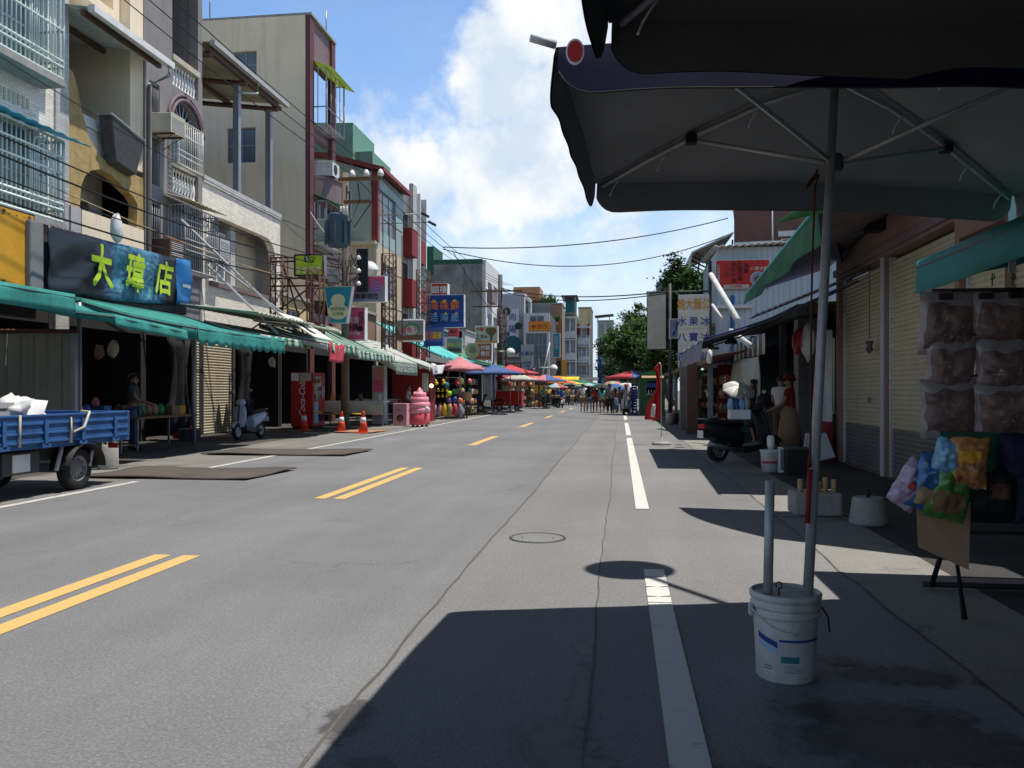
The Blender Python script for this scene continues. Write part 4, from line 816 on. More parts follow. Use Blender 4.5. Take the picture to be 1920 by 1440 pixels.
lattice('lattice tower beside the beige food sign', onY(941, 640, 50).x, 50, 2.8, 6.3, .5); lattice('lattice tower left of the plum sign cluster, near the tall cream block', onX(592, 600, -9.4).x, onX(592, 600, -9.4).y, 2.9, 5.1, .4)
lattice('lattice frame carrying the pink signs', -8.7, 30.5, 2.9, 6.5, .45)
m = MB()
for k in range(4):
    x = onX(718 + 12 * k, 500, -9.0); m.tube([(-9.0, x.y, 3.0), (-9.0, x.y, 8.4 - .2 * k)], .025, 4)
for z in (3.4, 4.6, 6.0, 7.9): m.tube([(-9.0, onX(718, 500, -9.).y, z), (-9.0, onX(754, 500, -9.).y, z)], .025, 4)
tag(m.build('lattice_gantry', m_['rust']), 'tall bare rusty sign frame in front of the green topped house', 'frame')
t = thing('floodlight_bracket', 'pair of long floodlight arms reaching out over the street by the grey and red house', 'lamp', (-9.5, 41.5, 8.8)); 
for k, (px, py) in enumerate(((793, 401), (806, 417))):
    e = onY(px, py, 42.); MB().tube([(e.x - 2.6, 42., e.z), (e.x, 42., e.z)], .025, 5).build('arm', m_['greyalu'], t); MB().obox((e.x + .12, 42., e.z - .06), (.42, .25, .12), Matrix.Rotation(.5, 3, 'Y')).build('lamp_head', m_['dgrey'], t)
# ---------------------------------------------------------------- awnings
def awning(label, Y0, Y1, Xf, Xb, zf, zb, mat, val=.28, scal=0., stripes=None, sag=.06, post=(), group='cloth awnings over the left shop fronts', name='awning', n=None, vmat=None, sides=True, frame=True, solid=.01, twist=0.):
    t = thing(name, label, 'awning', (Xf, (Y0 + Y1) / 2, zf - val), group=group); n = n or max(12, int((Y1 - Y0) / .14))
    ms = [m_[mat], m_[stripes or mat]]; sf = (lambda i, j: (int((i / n) * (Y1 - Y0) / .22)) % 2) if stripes else None
    def top(u, v):
        w = noise.noise(V((u * 4 + Y0, v * 3, Y1))) * .05
        return V((Xb + (Xf - Xb) * v, Y0 + (Y1 - Y0) * u, zb + (zf + twist * (u - .5) - zb) * v - sag * math.sin(math.pi * v) * (1 + .4 * math.sin(u * 9)) + w * math.sin(math.pi * v)))
    MB().sheet(top, n, 8, mfn=sf).build('canopy', ms, t, solid=solid)
    def vl(u, v):
        p = top(u, 1.); s = scal * abs(math.sin(u * (Y1 - Y0) * math.pi / .38)) if scal else 0
        d = 1 if Xf > Xb else -1
        return p + V((d * (.005 + .02 * v + .022 * v * math.sin(u * 21 + Y0)), 0, -v * (val - scal + s)))
    MB().sheet(vl, max(n, int((Y1 - Y0) / .38 * 8)), 3, mfn=(lambda i, j: int((i / max(n, int((Y1 - Y0) / .38 * 8))) * (Y1 - Y0) / .22) % 2) if stripes else None).build('valance', [vmat or ms[0], ms[1]], t, solid=solid)
    if sides:
        for u in (0., 1.):
            MB().sheet(lambda a, v: top(u, a) - V((0, (.004 if u else -.004), v * (val * .75) * (.55 + .45 * a))), 8, 2).build('side_flap', ms[0], t, solid=solid)
    if frame:
        m = MB()
        for u in [k / 3 for k in range(4)]: m.tube([top(u, v / 4) - V((0, 0, .05)) for v in range(5)], .018, 4)
        m.tube([top(k / 6, 1.) - V((0, 0, .05)) for k in range(7)], .02, 4); m.build('awning_frame', m_['dgrey'], t)
    for Y, X in post: MB().cyl((X, Y, 0), (X, Y, zf + (zb - zf) * abs(Xf - X) / abs(Xf - Xb) - .06), .045, None, 8).build('post', m_['greyalu'], t)
    return t
awning('teal cloth awning at the left edge, below the amber light box', 7.5, 11.7, -8.3, -11.4, 2.82, 3.35, 'teal', .3)
awning('teal awning sagging below the black banner', 12.7, 15.0, -8.3, -10.9, 2.56, 3.2, 'teal', .2, sag=.12, twist=-.1)
awning('long teal awning with scalloped valance left of the steel lattice tower', 15.4, 19.7, -8.3, -11, 2.62, 3.25, 'teal', .38, .09, post=((14.95, -10.5), (19.5, -10.6)))
awning('short white and green striped awning right of the long teal awning', 20.0, 23.3, -8.9, -10.6, 2.75, 3.15, 'wcloth', .2, stripes='gcloth', sag=.03)
awning('striped awning with a red cloth pinned on its front', 22.4, 25.3, -8.2, -10.2, 2.72, 3.25, 'wcloth', .3, .08, stripes='gcloth')
awning('steep pale green awning striped lengthwise, beyond the red cloth', 25.5, 29.8, -8.3, -10.6, 2.62, 3.7, 'wcloth', .26, stripes='gcloth')
awning('pale awning with a lettered dark green valance', 30.0, 33.2, -8.3, -10.6, 2.45, 3.6, 'wcloth', .5, vmat=M('valgrey', (.2, .26, .22), .8, .3), stripes=None)
awning('narrow pale awning ending in a white hanging cloth', 33.6, 36.2, -7.9, -10.6, 2.35, 3.5, 'wcloth', .2)
awning('wide sea green awning behind the pink parasol', 38, 46.5, -8.3, -11.5, 3.0, 4.6, 'aqua', .15, sag=.1)
awning('bright green tarpaulin awning behind the blue parasol', 46.8, 56, -7.4, -11, 2.9, 3.9, 'grass', .12)
awning('faded green awning under the food signs', 56.5, 66, -7.2, -11, 2.75, 3.6, 'gcloth', .2)
m = MB()
for k, (Y0, Y1, z) in enumerate(((19.4, 23.4, 3.35), (23.5, 25.5, 3.3))):
    t = MB().sheet(lambda u, v: V((-10.9 + 2.0 * v, Y0 + (Y1 - Y0) * u, z + .15 - .22 * v + .02 * math.sin(u * 100))), 90, 3).build('eave_roof', M('eave', (.42, .43, .34), .7, .25, streak=.4), solid=.03)
    tag(t, ('pale corrugated eave above the short striped awning', 'second corrugated eave, near the teal tapering sign')[k], 'roof')
m = MB(); sd = lambda x: (x.to_tuple())
t = MB().sheet(lambda u, v: V((-8.17 + .03 * math.sin(u * 15 + v * 3), 22.5 + 1.35 * u, 2.72 - .52 * v - .05 * math.sin(math.pi * u))), 14, 6).build('red_cloth', m_['rclth'], solid=.008); tag(t, 'red cloth with white characters pinned to the striped awning', 'cloth')
MB().text('海鮮豆花', (-8.12, 23.15, 2.47), (0, 1, 0), (0, 0, 1), .26).build('lettering', m_['wcloth'], t) if False else None
tt = thing('hanging_cloth', 'white cloth hanging from the narrow pale awning before the toy stall', 'cloth', (-7.85, 35.1, 1.85))
MB().sheet(lambda u, v: V((-7.84 + .06 * math.sin(u * 8 + v * 2), 33.9 + 2.3 * u, 2.5 - .5 * v - .06 * math.sin(math.pi * u) * (1 - v) + .1 * v * u)), 16, 6).build('cloth', m_['white'], tt, solid=.008)
MB().text('杏仁豆花', (-8.26, 31.5, 2.22), (0, 1, 0), (0, 0, 1), .32, w=.5).build('valance_lettering', m_['wcloth'], bpy.data.objects['awning.006'])
tl = thing('tilted_board', 'white tilted board with black brush strokes above the striped awnings', 'sign', (-8.9, 22.6, 2.9))
MB().add([(-9.6, 22.3, 3.55), (-9.5, 23.6, 3.5), (-8.4, 23.5, 2.8), (-8.5, 22.2, 2.85)], [(0, 1, 2, 3)]).build('board', m_['white'], tl, solid=.03)
MB().add([(-9.35, 22.6, 3.425), (-9.3, 22.75, 3.4), (-8.6, 22.7, 2.96), (-8.7, 22.45, 3.0)], [(0, 1, 2, 3)]).build('brush_stroke', m_['black'], tl, solid=.01)
# overhead wires
def wire(label, pts, r=.014, sag=.3, mat='black', n=24):
    m = MB()
    for a, b in zip(pts[:-1], pts[1:]):
        a = V(a); b = V(b); m.tube([a.lerp(b, k / n) - V((0, 0, sag * 4 * (k / n) * (1 - k / n))) for k in range(n + 1)], r, 5)
    return tag(m.build('overhead_wire', m_[mat]), label, 'wire', 'overhead wires')
for k, (dx, nm) in enumerate(((.3, 'inner'), (.75, 'middle'), (1.2, 'outer'))):
    wire('%s bare wire from the top crossarm of the transformer pole toward the viewer' % nm, [(pX + dx, pY - .13, 8.9), (-10.2 + dx * .5, 8, 9.6 + .25 * k)], .012, .25); wire('%s bare wire from the top crossarm down the street' % nm, [(pX + dx, pY - .13, 8.9), (-8.6 + .3 * k, 62, 9.3)], .014, .7)
for k, (z0, z1, dy) in enumerate(((5.9, 5.9, 0), (5.65, 5.55, 0), (5.35, 5.15, 0), (5.1, 4.75, 0), (6.5, 7.4, 0))):
    wire('%s telephone cable sagging from the left edge to the wire tangle on the pole' % ('topmost', 'upper', 'middle', 'lower', 'thin high')[k], [(pX - .2, pY - .2, z0), (-10.6, 9.5, z1)], (.016, .02, .014, .02, .009)[k], .35)
wire('beige cable crossing the ochre loggia at the left', [(-12.2, 13, 6.0), (-11.5, 24, 5.2), (pX, pY, 5.0)], .014, .1, 'tan')
wire('pale cable from the tall cream block to the pole', [(-12.5, 32.3, 8.6), (pX + .4, pY - .2, 6.0)], .016, .25, 'lgrey'); wire('thin cable from the roof of the low tiled house down to the pole', [(-12.5, 29.4, 7.7), (pX + .3, pY, 5.9)], .009, .3)
a = onY(1365, 409, 48.5); b = onY(1365, 440, 48.5)
wire('upper cable crossing the whole street to the brown brick building', [(-8.9, 41., 8.6), tuple(a)], .03, .6); wire('lower cable crossing the whole street to the brown brick building', [(-8.9, 41., 8.5), tuple(b)], .026, 1.3)
e = onX(938, 540, -8.6); f = onX(1250, 547, 2.0)
wire('distant upper cable from the dark pole across to the right side signs', [tuple(e), tuple(f)], .03, .4); wire('distant lower cable from the dark pole across to the right side signs', [tuple(onX(938, 545, -8.6)), tuple(onX(1250, 550, 2.))], .026, .5)
wire('cable falling from the red and grey house toward the dark pole', [(-9.0, 44, 8.9), tuple(onX(938, 600, -8.6))], .022, .3)
# ---------------------------------------------------------------- left side: shop fronts
for i, (lab, Y0, Y1, X, mat) in enumerate((('beige roller shutter between dark drapes behind the parked scooter', 23.25, 25.75, -12.66, 'shutter'),)):
    t = thing('roller_shutter', lab, 'shutter', (X, (Y0 + Y1) / 2, 0)); m = MB(); n = 34; prof = []
    for k in range(n):
        z = 2.9 * k / n; prof += [(0, z), (.025, z + .02), (.03, z + .05), (.01, z + .08)]
    m.sheet(lambda u, v: V((X + prof[min(int(round(v * (len(prof) - 1))), len(prof) - 1)][0], Y0 + (Y1 - Y0) * u, prof[min(int(round(v * (len(prof) - 1))), len(prof) - 1)][1])), 1, len(prof) - 1, sm=False); m.build('curtain', m_[mat], t)
    for Y in (Y0, Y1): MB().box((X - .02, Y - .08, 0), (X + .08, Y + .08, 2.9)).build('guide_rail', m_['dgrey'], t)
for i, (Y0, w) in enumerate(((20.5, 1.15), (24.5, 1.1))):
    t = MB().sheet(lambda u, v: V((-11.9 + .12 * math.sin(u * 13), Y0 + w * (.5 + (u - .5) * (1 - .35 * math.sin(math.pi * min(1, v * 1.25)))), .25 + 2.5 * (1 - v))), 24, 10).build('drape', M('drape', (.02, .02, .024), .9), solid=.01)
    tag(t, ('dark tied drape left of the beige roller shutter', 'dark tied drape right of the beige roller shutter, behind the scooter')[i], 'drape')
t = thing('sheet_metal_panel', 'tall ribbed grey sheet metal panel standing behind the blue truck', 'panel', (-11.3, 14.1, 0)); m = MB(); n = 60
def rib(u): s = (u * 9) % 1; return .05 if s < .12 else 0
m.sheet(lambda u, v: V((-12.5 + 2.5 * u, 14.1 - rib(u), 2.42 * v)), 120, 1, sm=False); m.build('ribbed_sheet', M('panelgrey', (.26, .25, .2), .6, .2, 1., streak=.4), t)
MB().tube([(-12.5, 14.05, 2.48), (-9.9, 14.05, 2.44)], .04, 6).build('top_rail', m_['rust'], t); MB().box((-10.02, 14.02, 0), (-9.94, 14.12, 2.4)).build('end_post', m_['greyalu'], t)
# shelves and stacked goods in the dark shops
def shelf(label, x, y, rot, w, h, d=.4, n=4, mat='dgrey'):
    t = thing('display_shelf', label, 'shelf', (x, y, 0), rot, local=True)
    for k in range(n): MB().box((-w / 2, -d / 2, .12 + k * (h - .15) / (n - 1)), (w / 2, d / 2, .15 + k * (h - .15) / (n - 1))).build('board', m_['wood'], t)
    for sx in (-1, 1):
        for sy in (-1, 1): MB().box((sx * (w / 2 - .02) - .018, sy * (d / 2 - .02) - .018, 0), (sx * (w / 2 - .02) + .018, sy * (d / 2 - .02) + .018, h)).build('post', m_[mat], t)
    return t
protos = []
def goods(kind):
    m = MB()
    if kind == 0: m.box((-.14, -.12, 0), (.14, .12, .22)); nm, lab, c = 'goods_box', 'small box of goods standing on a shelf in the dark shops', 'box'
    elif kind == 1: m.lathe((0, 0, 0), [(.07, 0), (.085, .02), (.085, .2), (.06, .23), (.06, .26)], 10); nm, lab, c = 'goods_jar', 'squat jar standing on a shelf in the dark shops', 'jar'
    else: m.ball((0, 0, .13), (.13, .09, .14), 10, wob=.4); nm, lab, c = 'goods_bag', 'bulging packet standing on a shelf in the dark shops', 'packet'
    o = m.build(nm, m_['wood']); tag(o, lab, c, {0: 'boxes on the dark shop shelves', 1: 'jars on the dark shop shelves', 2: 'packets on the dark shop shelves'}[kind]); return o
GC = ['card', 'dred', 'khaki', 'beige', 'blue', 'dteal', 'white', 'amber', 'brown', 'pink', 'green']
gp = [goods(k) for k in range(3)]; gused = [False] * 3; gmesh = {}
def put(kind, loc, rz, col):
    o = gp[kind] if not gused[kind] else gp[kind].copy()
    if gused[kind]: COL.objects.link(o)
    gused[kind] = True
    if (kind, col) not in gmesh:
        me = gp[kind].data.copy(); me.materials[0] = m_[col]; gmesh[kind, col] = me
    o.data = gmesh[kind, col]; o.location = loc; o.rotation_euler = (0, 0, rz)
def fill(x, y, rot, w, h, n, lv, dens=.8, kinds=(0, 1, 2)):
    for k in range(lv):
        z = .152 + k * (h - .15) / (lv - 1) if lv > 1 else h
        for q in range(n):
            if R.random() > dens: continue
            s = (-.5 + (q + .5) / n) * w; put(R.choice(kinds), (x + s * math.cos(rot), y + s * math.sin(rot), z), rot + R.uniform(-.2, .2), R.choice(GC))
H90 = math.pi / 2
for lab, x, y, rot, w, h, n in (('tall shelf deep in the dark shop behind the blue truck', -14.6, 18.2, H90, 2.4, 1.9, 7), ('tall shelf beside the ribbed metal panel', -13.6, 15.6, 0, 1.6, 1.8, 5), ('low shelf at the front of the dark shop behind the truck', -12.4, 17.6, H90, 1.6, .9, 5)):
    lv = 4 if h > 1.2 else 2; shelf(lab, x, y, rot, w, h, n=lv); fill(x, y, rot, w, h, n, lv)
for k, (x, y, z, c) in enumerate(((-11.2, 15.2, 2.15, 'wcloth'), (-11.5, 16.0, 2.0, 'card'), (-11., 16.8, 2.1, 'beige'), (-11.6, 17.2, 2.05, 'khaki'), (-11.2, 25.6, 2.1, 'wcloth'))):
    t = thing('hanging_bag', '%s bag hanging from the awning frame %s' % (('pale', 'cardboard coloured', 'beige', 'khaki', 'whitish')[k], ('near the ribbed panel', 'in the middle of the dark shop', 'right of the hanging cardboard coloured one', 'near the left tied drape', 'above the vending machine')[k]), 'bag', (x, y, z))
    MB().ball((x, y, z + .16), (.12, .1, .18), 10, wob=.4).build('bag', m_[c], t); MB().tube([(x, y, z + .3), (x, y, 2.62)], .006, 4).build('string', m_['black'], t)
# counters under the striped awnings
def table(label, x, y, rot, w, d, h, top='white', skirt=None, name='market_table', group=None):
    t = thing(name, label, 'table', (x, y, 0), rot, group, local=True); MB().box((-w / 2, -d / 2, h - .04), (w / 2, d / 2, h)).build('table_top', m_[top], t)
    for sx in (-1, 1):
        for sy in (-1, 1): MB().box((sx * (w / 2 - .05) - .02, sy * (d / 2 - .05) - .02, 0), (sx * (w / 2 - .05) + .02, sy * (d / 2 - .05) + .02, h - .041)).build('leg', m_['greyalu'], t)
    if skirt: MB().sheet(lambda u, v: V((-w / 2 + w * u, -d / 2 - .015 - .012 * math.sin(u * 40) * v, h - .01 - .5 * v)), 50, 2).build('table_cloth', m_[skirt], t, solid=.006)
    return t
table('wooden table of boxed goods at the front of the dark shop behind the truck', -11.0, 18.4, H90, 2.6, .8, .75, 'wood'); fill(-11.0, 18.4, H90, 2.4, .752, 9, 1, .95); fill(-11.25, 18.4, H90, 2.4, .752, 8, 1, .8); table('second goods table, nearer the ribbed metal panel', -10.9, 15.6, H90, 1.8, .7, .8, 'wood'); fill(-10.9, 15.6, H90, 1.6, .802, 6, 1, .95)
table('counter with a patterned cloth under the pale awning, behind the traffic cones', -10., 30.5, 0, 2.4, .8, .95, 'white', 'beige'); fill(-10., 30.5, 0, 2.2, .952, 6, 1, .9)
table('dark counter behind the pink advertising box', -10.0, 33.6, 0, 1.8, .8, 1.0, 'black', 'drape')
t = thing('poster_pillar', 'pink poster covered pillar under the pale awnings', 'pillar', (-9.6, 32.2, 0)); MB().box((-9.85, 32.1, 0), (-9.35, 32.5, 2.35)).build('pillar', m_['lgrey'], t)
for k in range(4): MB().box((-9.8, 32.08, .3 + .5 * k), (-9.4, 32.098, .75 + .5 * k)).build('poster', m_[('pink', 'wcloth', 'signpink', 'pinkcl')[k]], t)
t = thing('red_booth', 'dark red stall front behind the pink ice cream statue', 'booth', (-8.9, 35.6, 0)); MB().box((-9.9, 35.2, 0), (-8.2, 36.2, 2.3)).build('panel', m_['dred'], t); MB().box((-8.55, 35.17, 1.3), (-8.28, 35.198, 2.1)).build('poster', m_['wcloth'], t)
MB().ball((-8.1, 35.0, 1.55), .09, 10).build('lamp', emat('bulb', (1., .75, .35), 3.), t); MB().tube([(-8.1, 35.0, 1.63), (-8.1, 35.0, 2.4)], .008, 4).build('lamp_cord', m_['black'], t)
# ---------------------------------------------------------------- blue flatbed truck
T = thing('flatbed_truck', 'small blue flatbed truck with drop sides parked at the left kerb, tail outward', 'truck', (-8.0, 9.6, 0))
x0, x1, y0, y1 = -8.72, -7.22, 8.5, 11.42; tb = M('truckblue', (.03, .105, .28), .55, .35, 3., streak=.55)
MB().box((x0, y0, .62), (x1, y1, .68)).build('bed_floor', tb, T)
def side(ax, fixed, a, b, nm):
    m = MB(); th = .035
    bx = (lambda s0, s1, z0, z1, o0, o1: m.box((fixed + o0, s0, z0), (fixed + o1, s1, z1))) if ax == 'x' else (lambda s0, s1, z0, z1, o0, o1: m.box((s0, fixed + o0, z0), (s1, fixed + o1, z1)))
    sg = 1 if fixed in (x1, y1) else -1
    bx(a, b, .684, 1.05, -.02 * sg, .01 * sg)
    for z in (.69, .8, .92, 1.02): bx(a + .02, b - .02, z, z + .03, .0101 * sg, .028 * sg)
    m.build(nm, tb, T, bev=.006); n = 4 if ax == 'x' else 2
    for k in range(n): h = MB(); s = a + (b - a) * (k + .5) / n; bx2 = (fixed + .029 * sg, s - .03, .66) if ax == 'x' else (s - .03, fixed + .029 * sg, .66); bx3 = (fixed + .05 * sg, s + .03, .98) if ax == 'x' else (s + .03, fixed + .05 * sg, .98); h.box(bx2, bx3); h.box((bx2[0], bx2[1] - (.05 if ax == 'x' else 0), .63), (bx3[0], bx3[1] + (.05 if ax == 'x' else 0), .68)); h.build('hinge', tb, T)
    pass
side('x', x1, y0, y1 - .04, 'side_gate'); side('x', x0, y0, y1 - .04, 'side_gate'); side('y', y1, x0, x1, 'tailgate'); MB().box((x0, y0 - .04, .68), (x1, y0, 1.1)).build('headboard', tb, T)
for X in (-8.3, -7.64): MB().box((X - .05, 6.9, .42), (X + .05, y1 - .1, .61)).build('chassis_rail', m_['dgrey'], T)
MB().sheet(lambda u, v: V((-7.35 + .3 * v - .12, 10.4 + .38 * math.cos(math.pi * u), .3 + .33 * math.sin(math.pi * u))), 14, 1).build('mudguard', m_['black'], T, solid=.012)
MB().box((-7.9, 9.1, .3), (-7.4, 9.75, .58)).build('battery_box', m_['dgrey'], T, bev=.01); MB().box((-7.395, 9.25, .33), (-7.38, 9.55, .55)).build('notice_plate', m_['white'], T)
for s in (10.08, 10.75): MB().tube([(-7.32, s - .12, .3), (-7.32, s, .64)], .03, 5).build('stay', m_['lgrey'], T)
M('rimdull', (.2, .2, .19), .6, .3, 4., metal=.3)
def wheel(par, c, r, w, ax, rimm='lgrey'):
    """axle along ax"""
    rot = V(ax).to_track_quat('Z', 'Y').to_matrix(); tr = .62 * r
    ty = MB().lathe(c, [(tr, -w * .4), (r * .9, -w * .5), (r * .985, -w * .38), (r, -w * .2), (r, w * .2), (r * .985, w * .38), (r * .9, w * .5), (tr, w * .4)], 32, rot=rot, cap=False).build('wheel', m_['rubber'], par)
    MB().lathe(c, [(tr + .005, -w * .35), (tr, w * .42), (tr * .92, w * .42), (tr * .85, w * .2), (tr * .55, w * .22), (tr * .42, w * .38), (tr * .2, w * .42), (.005, w * .43)], 24, rot=rot).build('rim', m_[rimm], ty)
    h = MB(); a = rot @ V((1, 0, 0)); b = rot @ V((0, 1, 0)); n = rot @ V((0, 0, 1))
    for k in range(10):
        q = V(c) + a * (tr * .72 * math.cos(k * .628)) + b * (tr * .72 * math.sin(k * .628)); h.tube([q + n * w * .1, q + n * w * .225], tr * .09, 8)
    h.build('rim_hole', m_['black'], ty); return ty
for Y in (10.4, 8.5):
    wheel(T, (-7.38, Y, .288), .288, .16, (1, 0, 0), 'rimdull'); wheel(T, (-8.56, Y, .288), .288, .16, (-1, 0, 0))
MB().ext([(8.4, .35), (8.4, 1.75), (8.0, 1.9), (7.25, 1.85), (6.85, 1.1), (6.75, .9), (6.7, .35), (8.05, .35), (8.12, .5), (8.3, .5)], lambda s, z, d: V((d, s, z)), x0 + .02, x1 - .02).build('cab', tb, T, bev=.03)
MB().ext([(7.95, 1.15), (7.95, 1.7), (7.35, 1.7), (7.1, 1.15)], lambda s, z, d: V((d, s, z)), x1 - .019, x1 - .01).build('side_window', m_['glass'], T)
for X in (-8.5, -7.45): MB().box((X - .07, y1 - .06, .5), (X + .07, y1 - .02, .57)).build('tail_light', m_['red'], T)
MB().tube([(-7.18, 10.05, .66), (-7.175, 10.05, 1.0), (-7.17, 10.08, .8), (-7.16, 10.3, .86), (-7.17, 10.42, 1.06), (-7.3, 10.43, 1.07)], .018, 6).build('rope', m_['beige'], T); MB().tube([(-7.18, 9.12, 1.05), (-7.17, 9.1, .66)], .015, 6).build('rope', m_['beige'], T)
c = thing('crate', 'grey plastic crate in the bed of the blue truck', 'crate', (-7.75, 9.2, .68)); m = MB()
for k in range(5): m.box((-8.0, 9.0, .69 + k * .11), (-7.5, 9.45, .76 + k * .11))
m.build('slatted_wall', m_['lgrey'], c); MB().box((-7.97, 9.03, .685), (-7.53, 9.42, 1.2)).build('load', m_['grey'], c)
for k, (x, y, z, r) in enumerate(((-7.6, 9.75, .68, .27), (-7.7, 10.1, .68, .22), (-7.95, 9.8, .68, .26), (-7.6, 9.5, .95, .18))):
    m = MB().ball((x, y, z + r * .9), (r, r * 1.1, r * .95), 18, wob=.75); o = m.build('plastic_bag', m_['white']); tag(o, 'white plastic bag %s in the truck bed' % ('bulging highest, next to the crate', 'lying farthest toward the tailgate', 'half hidden at the far side', 'thrown on top of the grey crate side')[k], 'bag', 'white bags in the truck bed')
q = gnd(203, 879); t = thing('concrete_weight', 'concrete filled can with bottles and pipes on top, behind the blue truck', 'weight', (q.x, q.y, 0)); MB().lathe((q.x, q.y, 0), [(.16, 0), (.165, .02), (.16, .4), (.15, .41)], 20).build('can', m_['concrete'], t)
for k in range(4): MB().lathe((q.x - .1 + .07 * k, q.y + .04 * (k % 2), .41), [(.028, 0), (.028, .12), (.014, .17), (.013, .22)], 8).build('pipe_stub', m_[('tan', 'white', 'rust', 'beige')[k]], t)
# ---------------------------------------------------------------- scooters
def scooter(label, loc, rz, body='lilac', seat='black', lean=.0, group='parked scooters', plate=True, low='dgrey'):
    t = thing('scooter', label, 'scooter', loc, rz, group, local=True); t.rotation_euler = (0, lean, rz); bm = m_[body]
    wheel(t, (0, .62, .22), .22, .1, (1, 0, 0), 'steel'); wheel(t, (0, -.6, .22), .22, .11, (1, 0, 0), 'steel')
    MB().rings([[(w * math.cos(a) * .5, y + .05 * math.sin(a), z) for a in [k * math.pi / 6 for k in range(12)]] for z, y, w in ((.34, .5, .3), (.5, .47, .4), (.7, .42, .42), (.85, .37, .36), (.95, .33, .22))]).build('front_fairing', bm, t)
    MB().sheet(lambda u, v: V((-.07 + .14 * v, .62 + .27 * math.cos(math.pi * (.15 + .75 * u)), .22 + .27 * math.sin(math.pi * (.15 + .75 * u)))), 10, 2).build('front_fender', bm, t, solid=.015)
    MB().tube([(0, .62, .22), (0, .5, .6), (0, .36, .98)], .03, 6).build('fork', m_['dgrey'], t)
    MB().rings([[(-w / 2, y, z - h), (w / 2, y, z - h), (w / 2, y, z), (-w / 2, y, z)] for y, w, z, h in ((.42, .34, .36, .1), (.1, .36, .3, .12), (-.12, .34, .3, .14))], sm=False).build('floorboard', m_[low], t, bev=.01)
    MB().rings([[(w * math.cos(a) * .5, y, z + h * math.sin(a)) for a in [k * math.pi / 6 for k in range(12)]] for y, w, z, h in ((-.08, .26, .45, .16), (-.2, .34, .48, .2), (-.45, .36, .55, .18), (-.75, .28, .62, .14), (-.95, .14, .68, .07))]).build('rear_body', bm, t)
    MB().rings([[(w * math.cos(a) * .5, y, z + .055 * math.sin(a)) for a in [k * math.pi / 6 for k in range(12)]] for y, w, z in ((-.06, .2, .7), (-.2, .3, .73), (-.5, .3, .74), (-.75, .26, .78), (-.86, .16, .78))]).build('seat', m_[seat], t)
    MB().rings([[(w * math.cos(a) * .5, .3 + .1 * math.sin(a), z) for a in [k * math.pi / 6 for k in range(12)]] for z, w in ((.94, .16), (1.0, .3), (1.06, .3), (1.1, .16))]).build('handlebar_cowl', bm, t)
    MB().tube([(-.34, .2, 1.05), (-.2, .3, 1.04), (.2, .3, 1.04), (.34, .2, 1.05)], .02, 7).build('handlebar', m_['black'], t)
    MB().ball((0, .42, 1.02), (.1, .03, .06), 10).build('headlight', m_['clear'], t)
    for s in (-1, 1):
        q = MB().tube([(s * .2, .28, 1.05), (s * .26, .26, 1.28)], .008, 5).build('mirror', m_['black'], t); MB().ball((s * .28, .25, 1.33), (.07, .015, .045), 10).build('mirror_glass', m_['steel'], q)
    MB().box((-.09, -.98, .64), (.09, -.93, .72)).build('tail_light', m_['red'], t); MB().tube([(.13, -.3, .25), (.15, -.6, .28), (.16, -.9, .36)], [.03, .05, .05], 8).build('exhaust', m_['steel'], t)
    MB().tube([(-.1, -.78, .8), (-.1, -.98, .82), (.1, -.98, .82), (.1, -.78, .8)], .012, 5).build('grab_rail', m_['steel'], t)
    MB().tube([(0, -.6, .22), (-.09, -.2, .27)], .06, 6).build('engine_case', m_['dgrey'], t)
    if plate: MB().box((-.09, -1.0, .46), (.09, -.99, .6)).build('number_plate', m_['white'], t)
    return t
M('scoot', (.42, .47, .6), .3, .1); M('scootw', (.6, .62, .62), .3, .1)
q = gnd(452, 826); scooter('pale blue scooter parked in the shade in front of the roller shutter', (q.x - .1, q.y + .75, 0), math.pi - .08, 'scoot', lean=.1)
# helper tools near shutter
for k, (px, py) in enumerate(((372, 826), (388, 832))):
    q = gnd(px, py); t = thing('crate', ('small red crate on the ground left of the pale blue scooter', 'dark crate on the ground left of the pale blue scooter')[k], 'crate', (q.x - 1, q.y + 1, 0)); MB().box((q.x - 1.2, q.y + .8, 0), (q.x - .8, q.y + 1.2, .3)).build('crate_body', m_[('dred', 'dgrey')[k]], t, bev=.01); MB().box((q.x - 1.22, q.y + .78, .301), (q.x - .78, q.y + 1.22, .34)).build('crate_rim', m_[('red', 'grey')[k]], t)
# ---------------------------------------------------------------- vending machine
q = gnd(590, 806); vx, vy = -10.6, 27.6
t = thing('vending_machine', 'tall red drinks machine with white script lettering up its side', 'vending machine', (vx - .4, vy + .6, 0))
MB().box((vx - .8, vy, .08), (vx, vy + 1.2, 1.98)).build('cabinet', M('vred', (.42, .012, .015), .35, .12), t, bev=.02); MB().box((vx - .75, vy + .05, 0), (vx - .05, vy + 1.15, .079)).build('plinth', m_['black'], t)
m = MB().text('Coca-Cola', (vx - .4, vy - .004, 1.1), (0, 0, 1), (-1, 0, 0), .23); z0 = 1.0
m.v = [(p[0], p[1], p[2] + (vx - .4 - p[0]) * .35 + .0) for p in m.v]; m.build('lettering', m_['white'], t)
for a, b, cc in ((vx - .78, vx - .5, 'white'), (vx - .46, vx - .05, 'wcloth')): MB().box((a, vy - .012, 1.68), (b, vy - .003, 1.95)).build('paper_notice', m_[cc], t)
MB().box((vx + .004, vy + .12, 1.0), (vx + .012, vy + .75, 1.85)).build('display_window', m_['bglass'], t)
for r in range(3):
    for k in range(5): MB().cyl((vx + .02, vy + .2 + .11 * k, 1.06 + .27 * r), (vx + .02, vy + .2 + .11 * k, 1.2 + .27 * r), .035, None, 8).build('drink_can', m_[('red', 'white', 'green', 'amber', 'blue')[(k + r) % 5]], t)
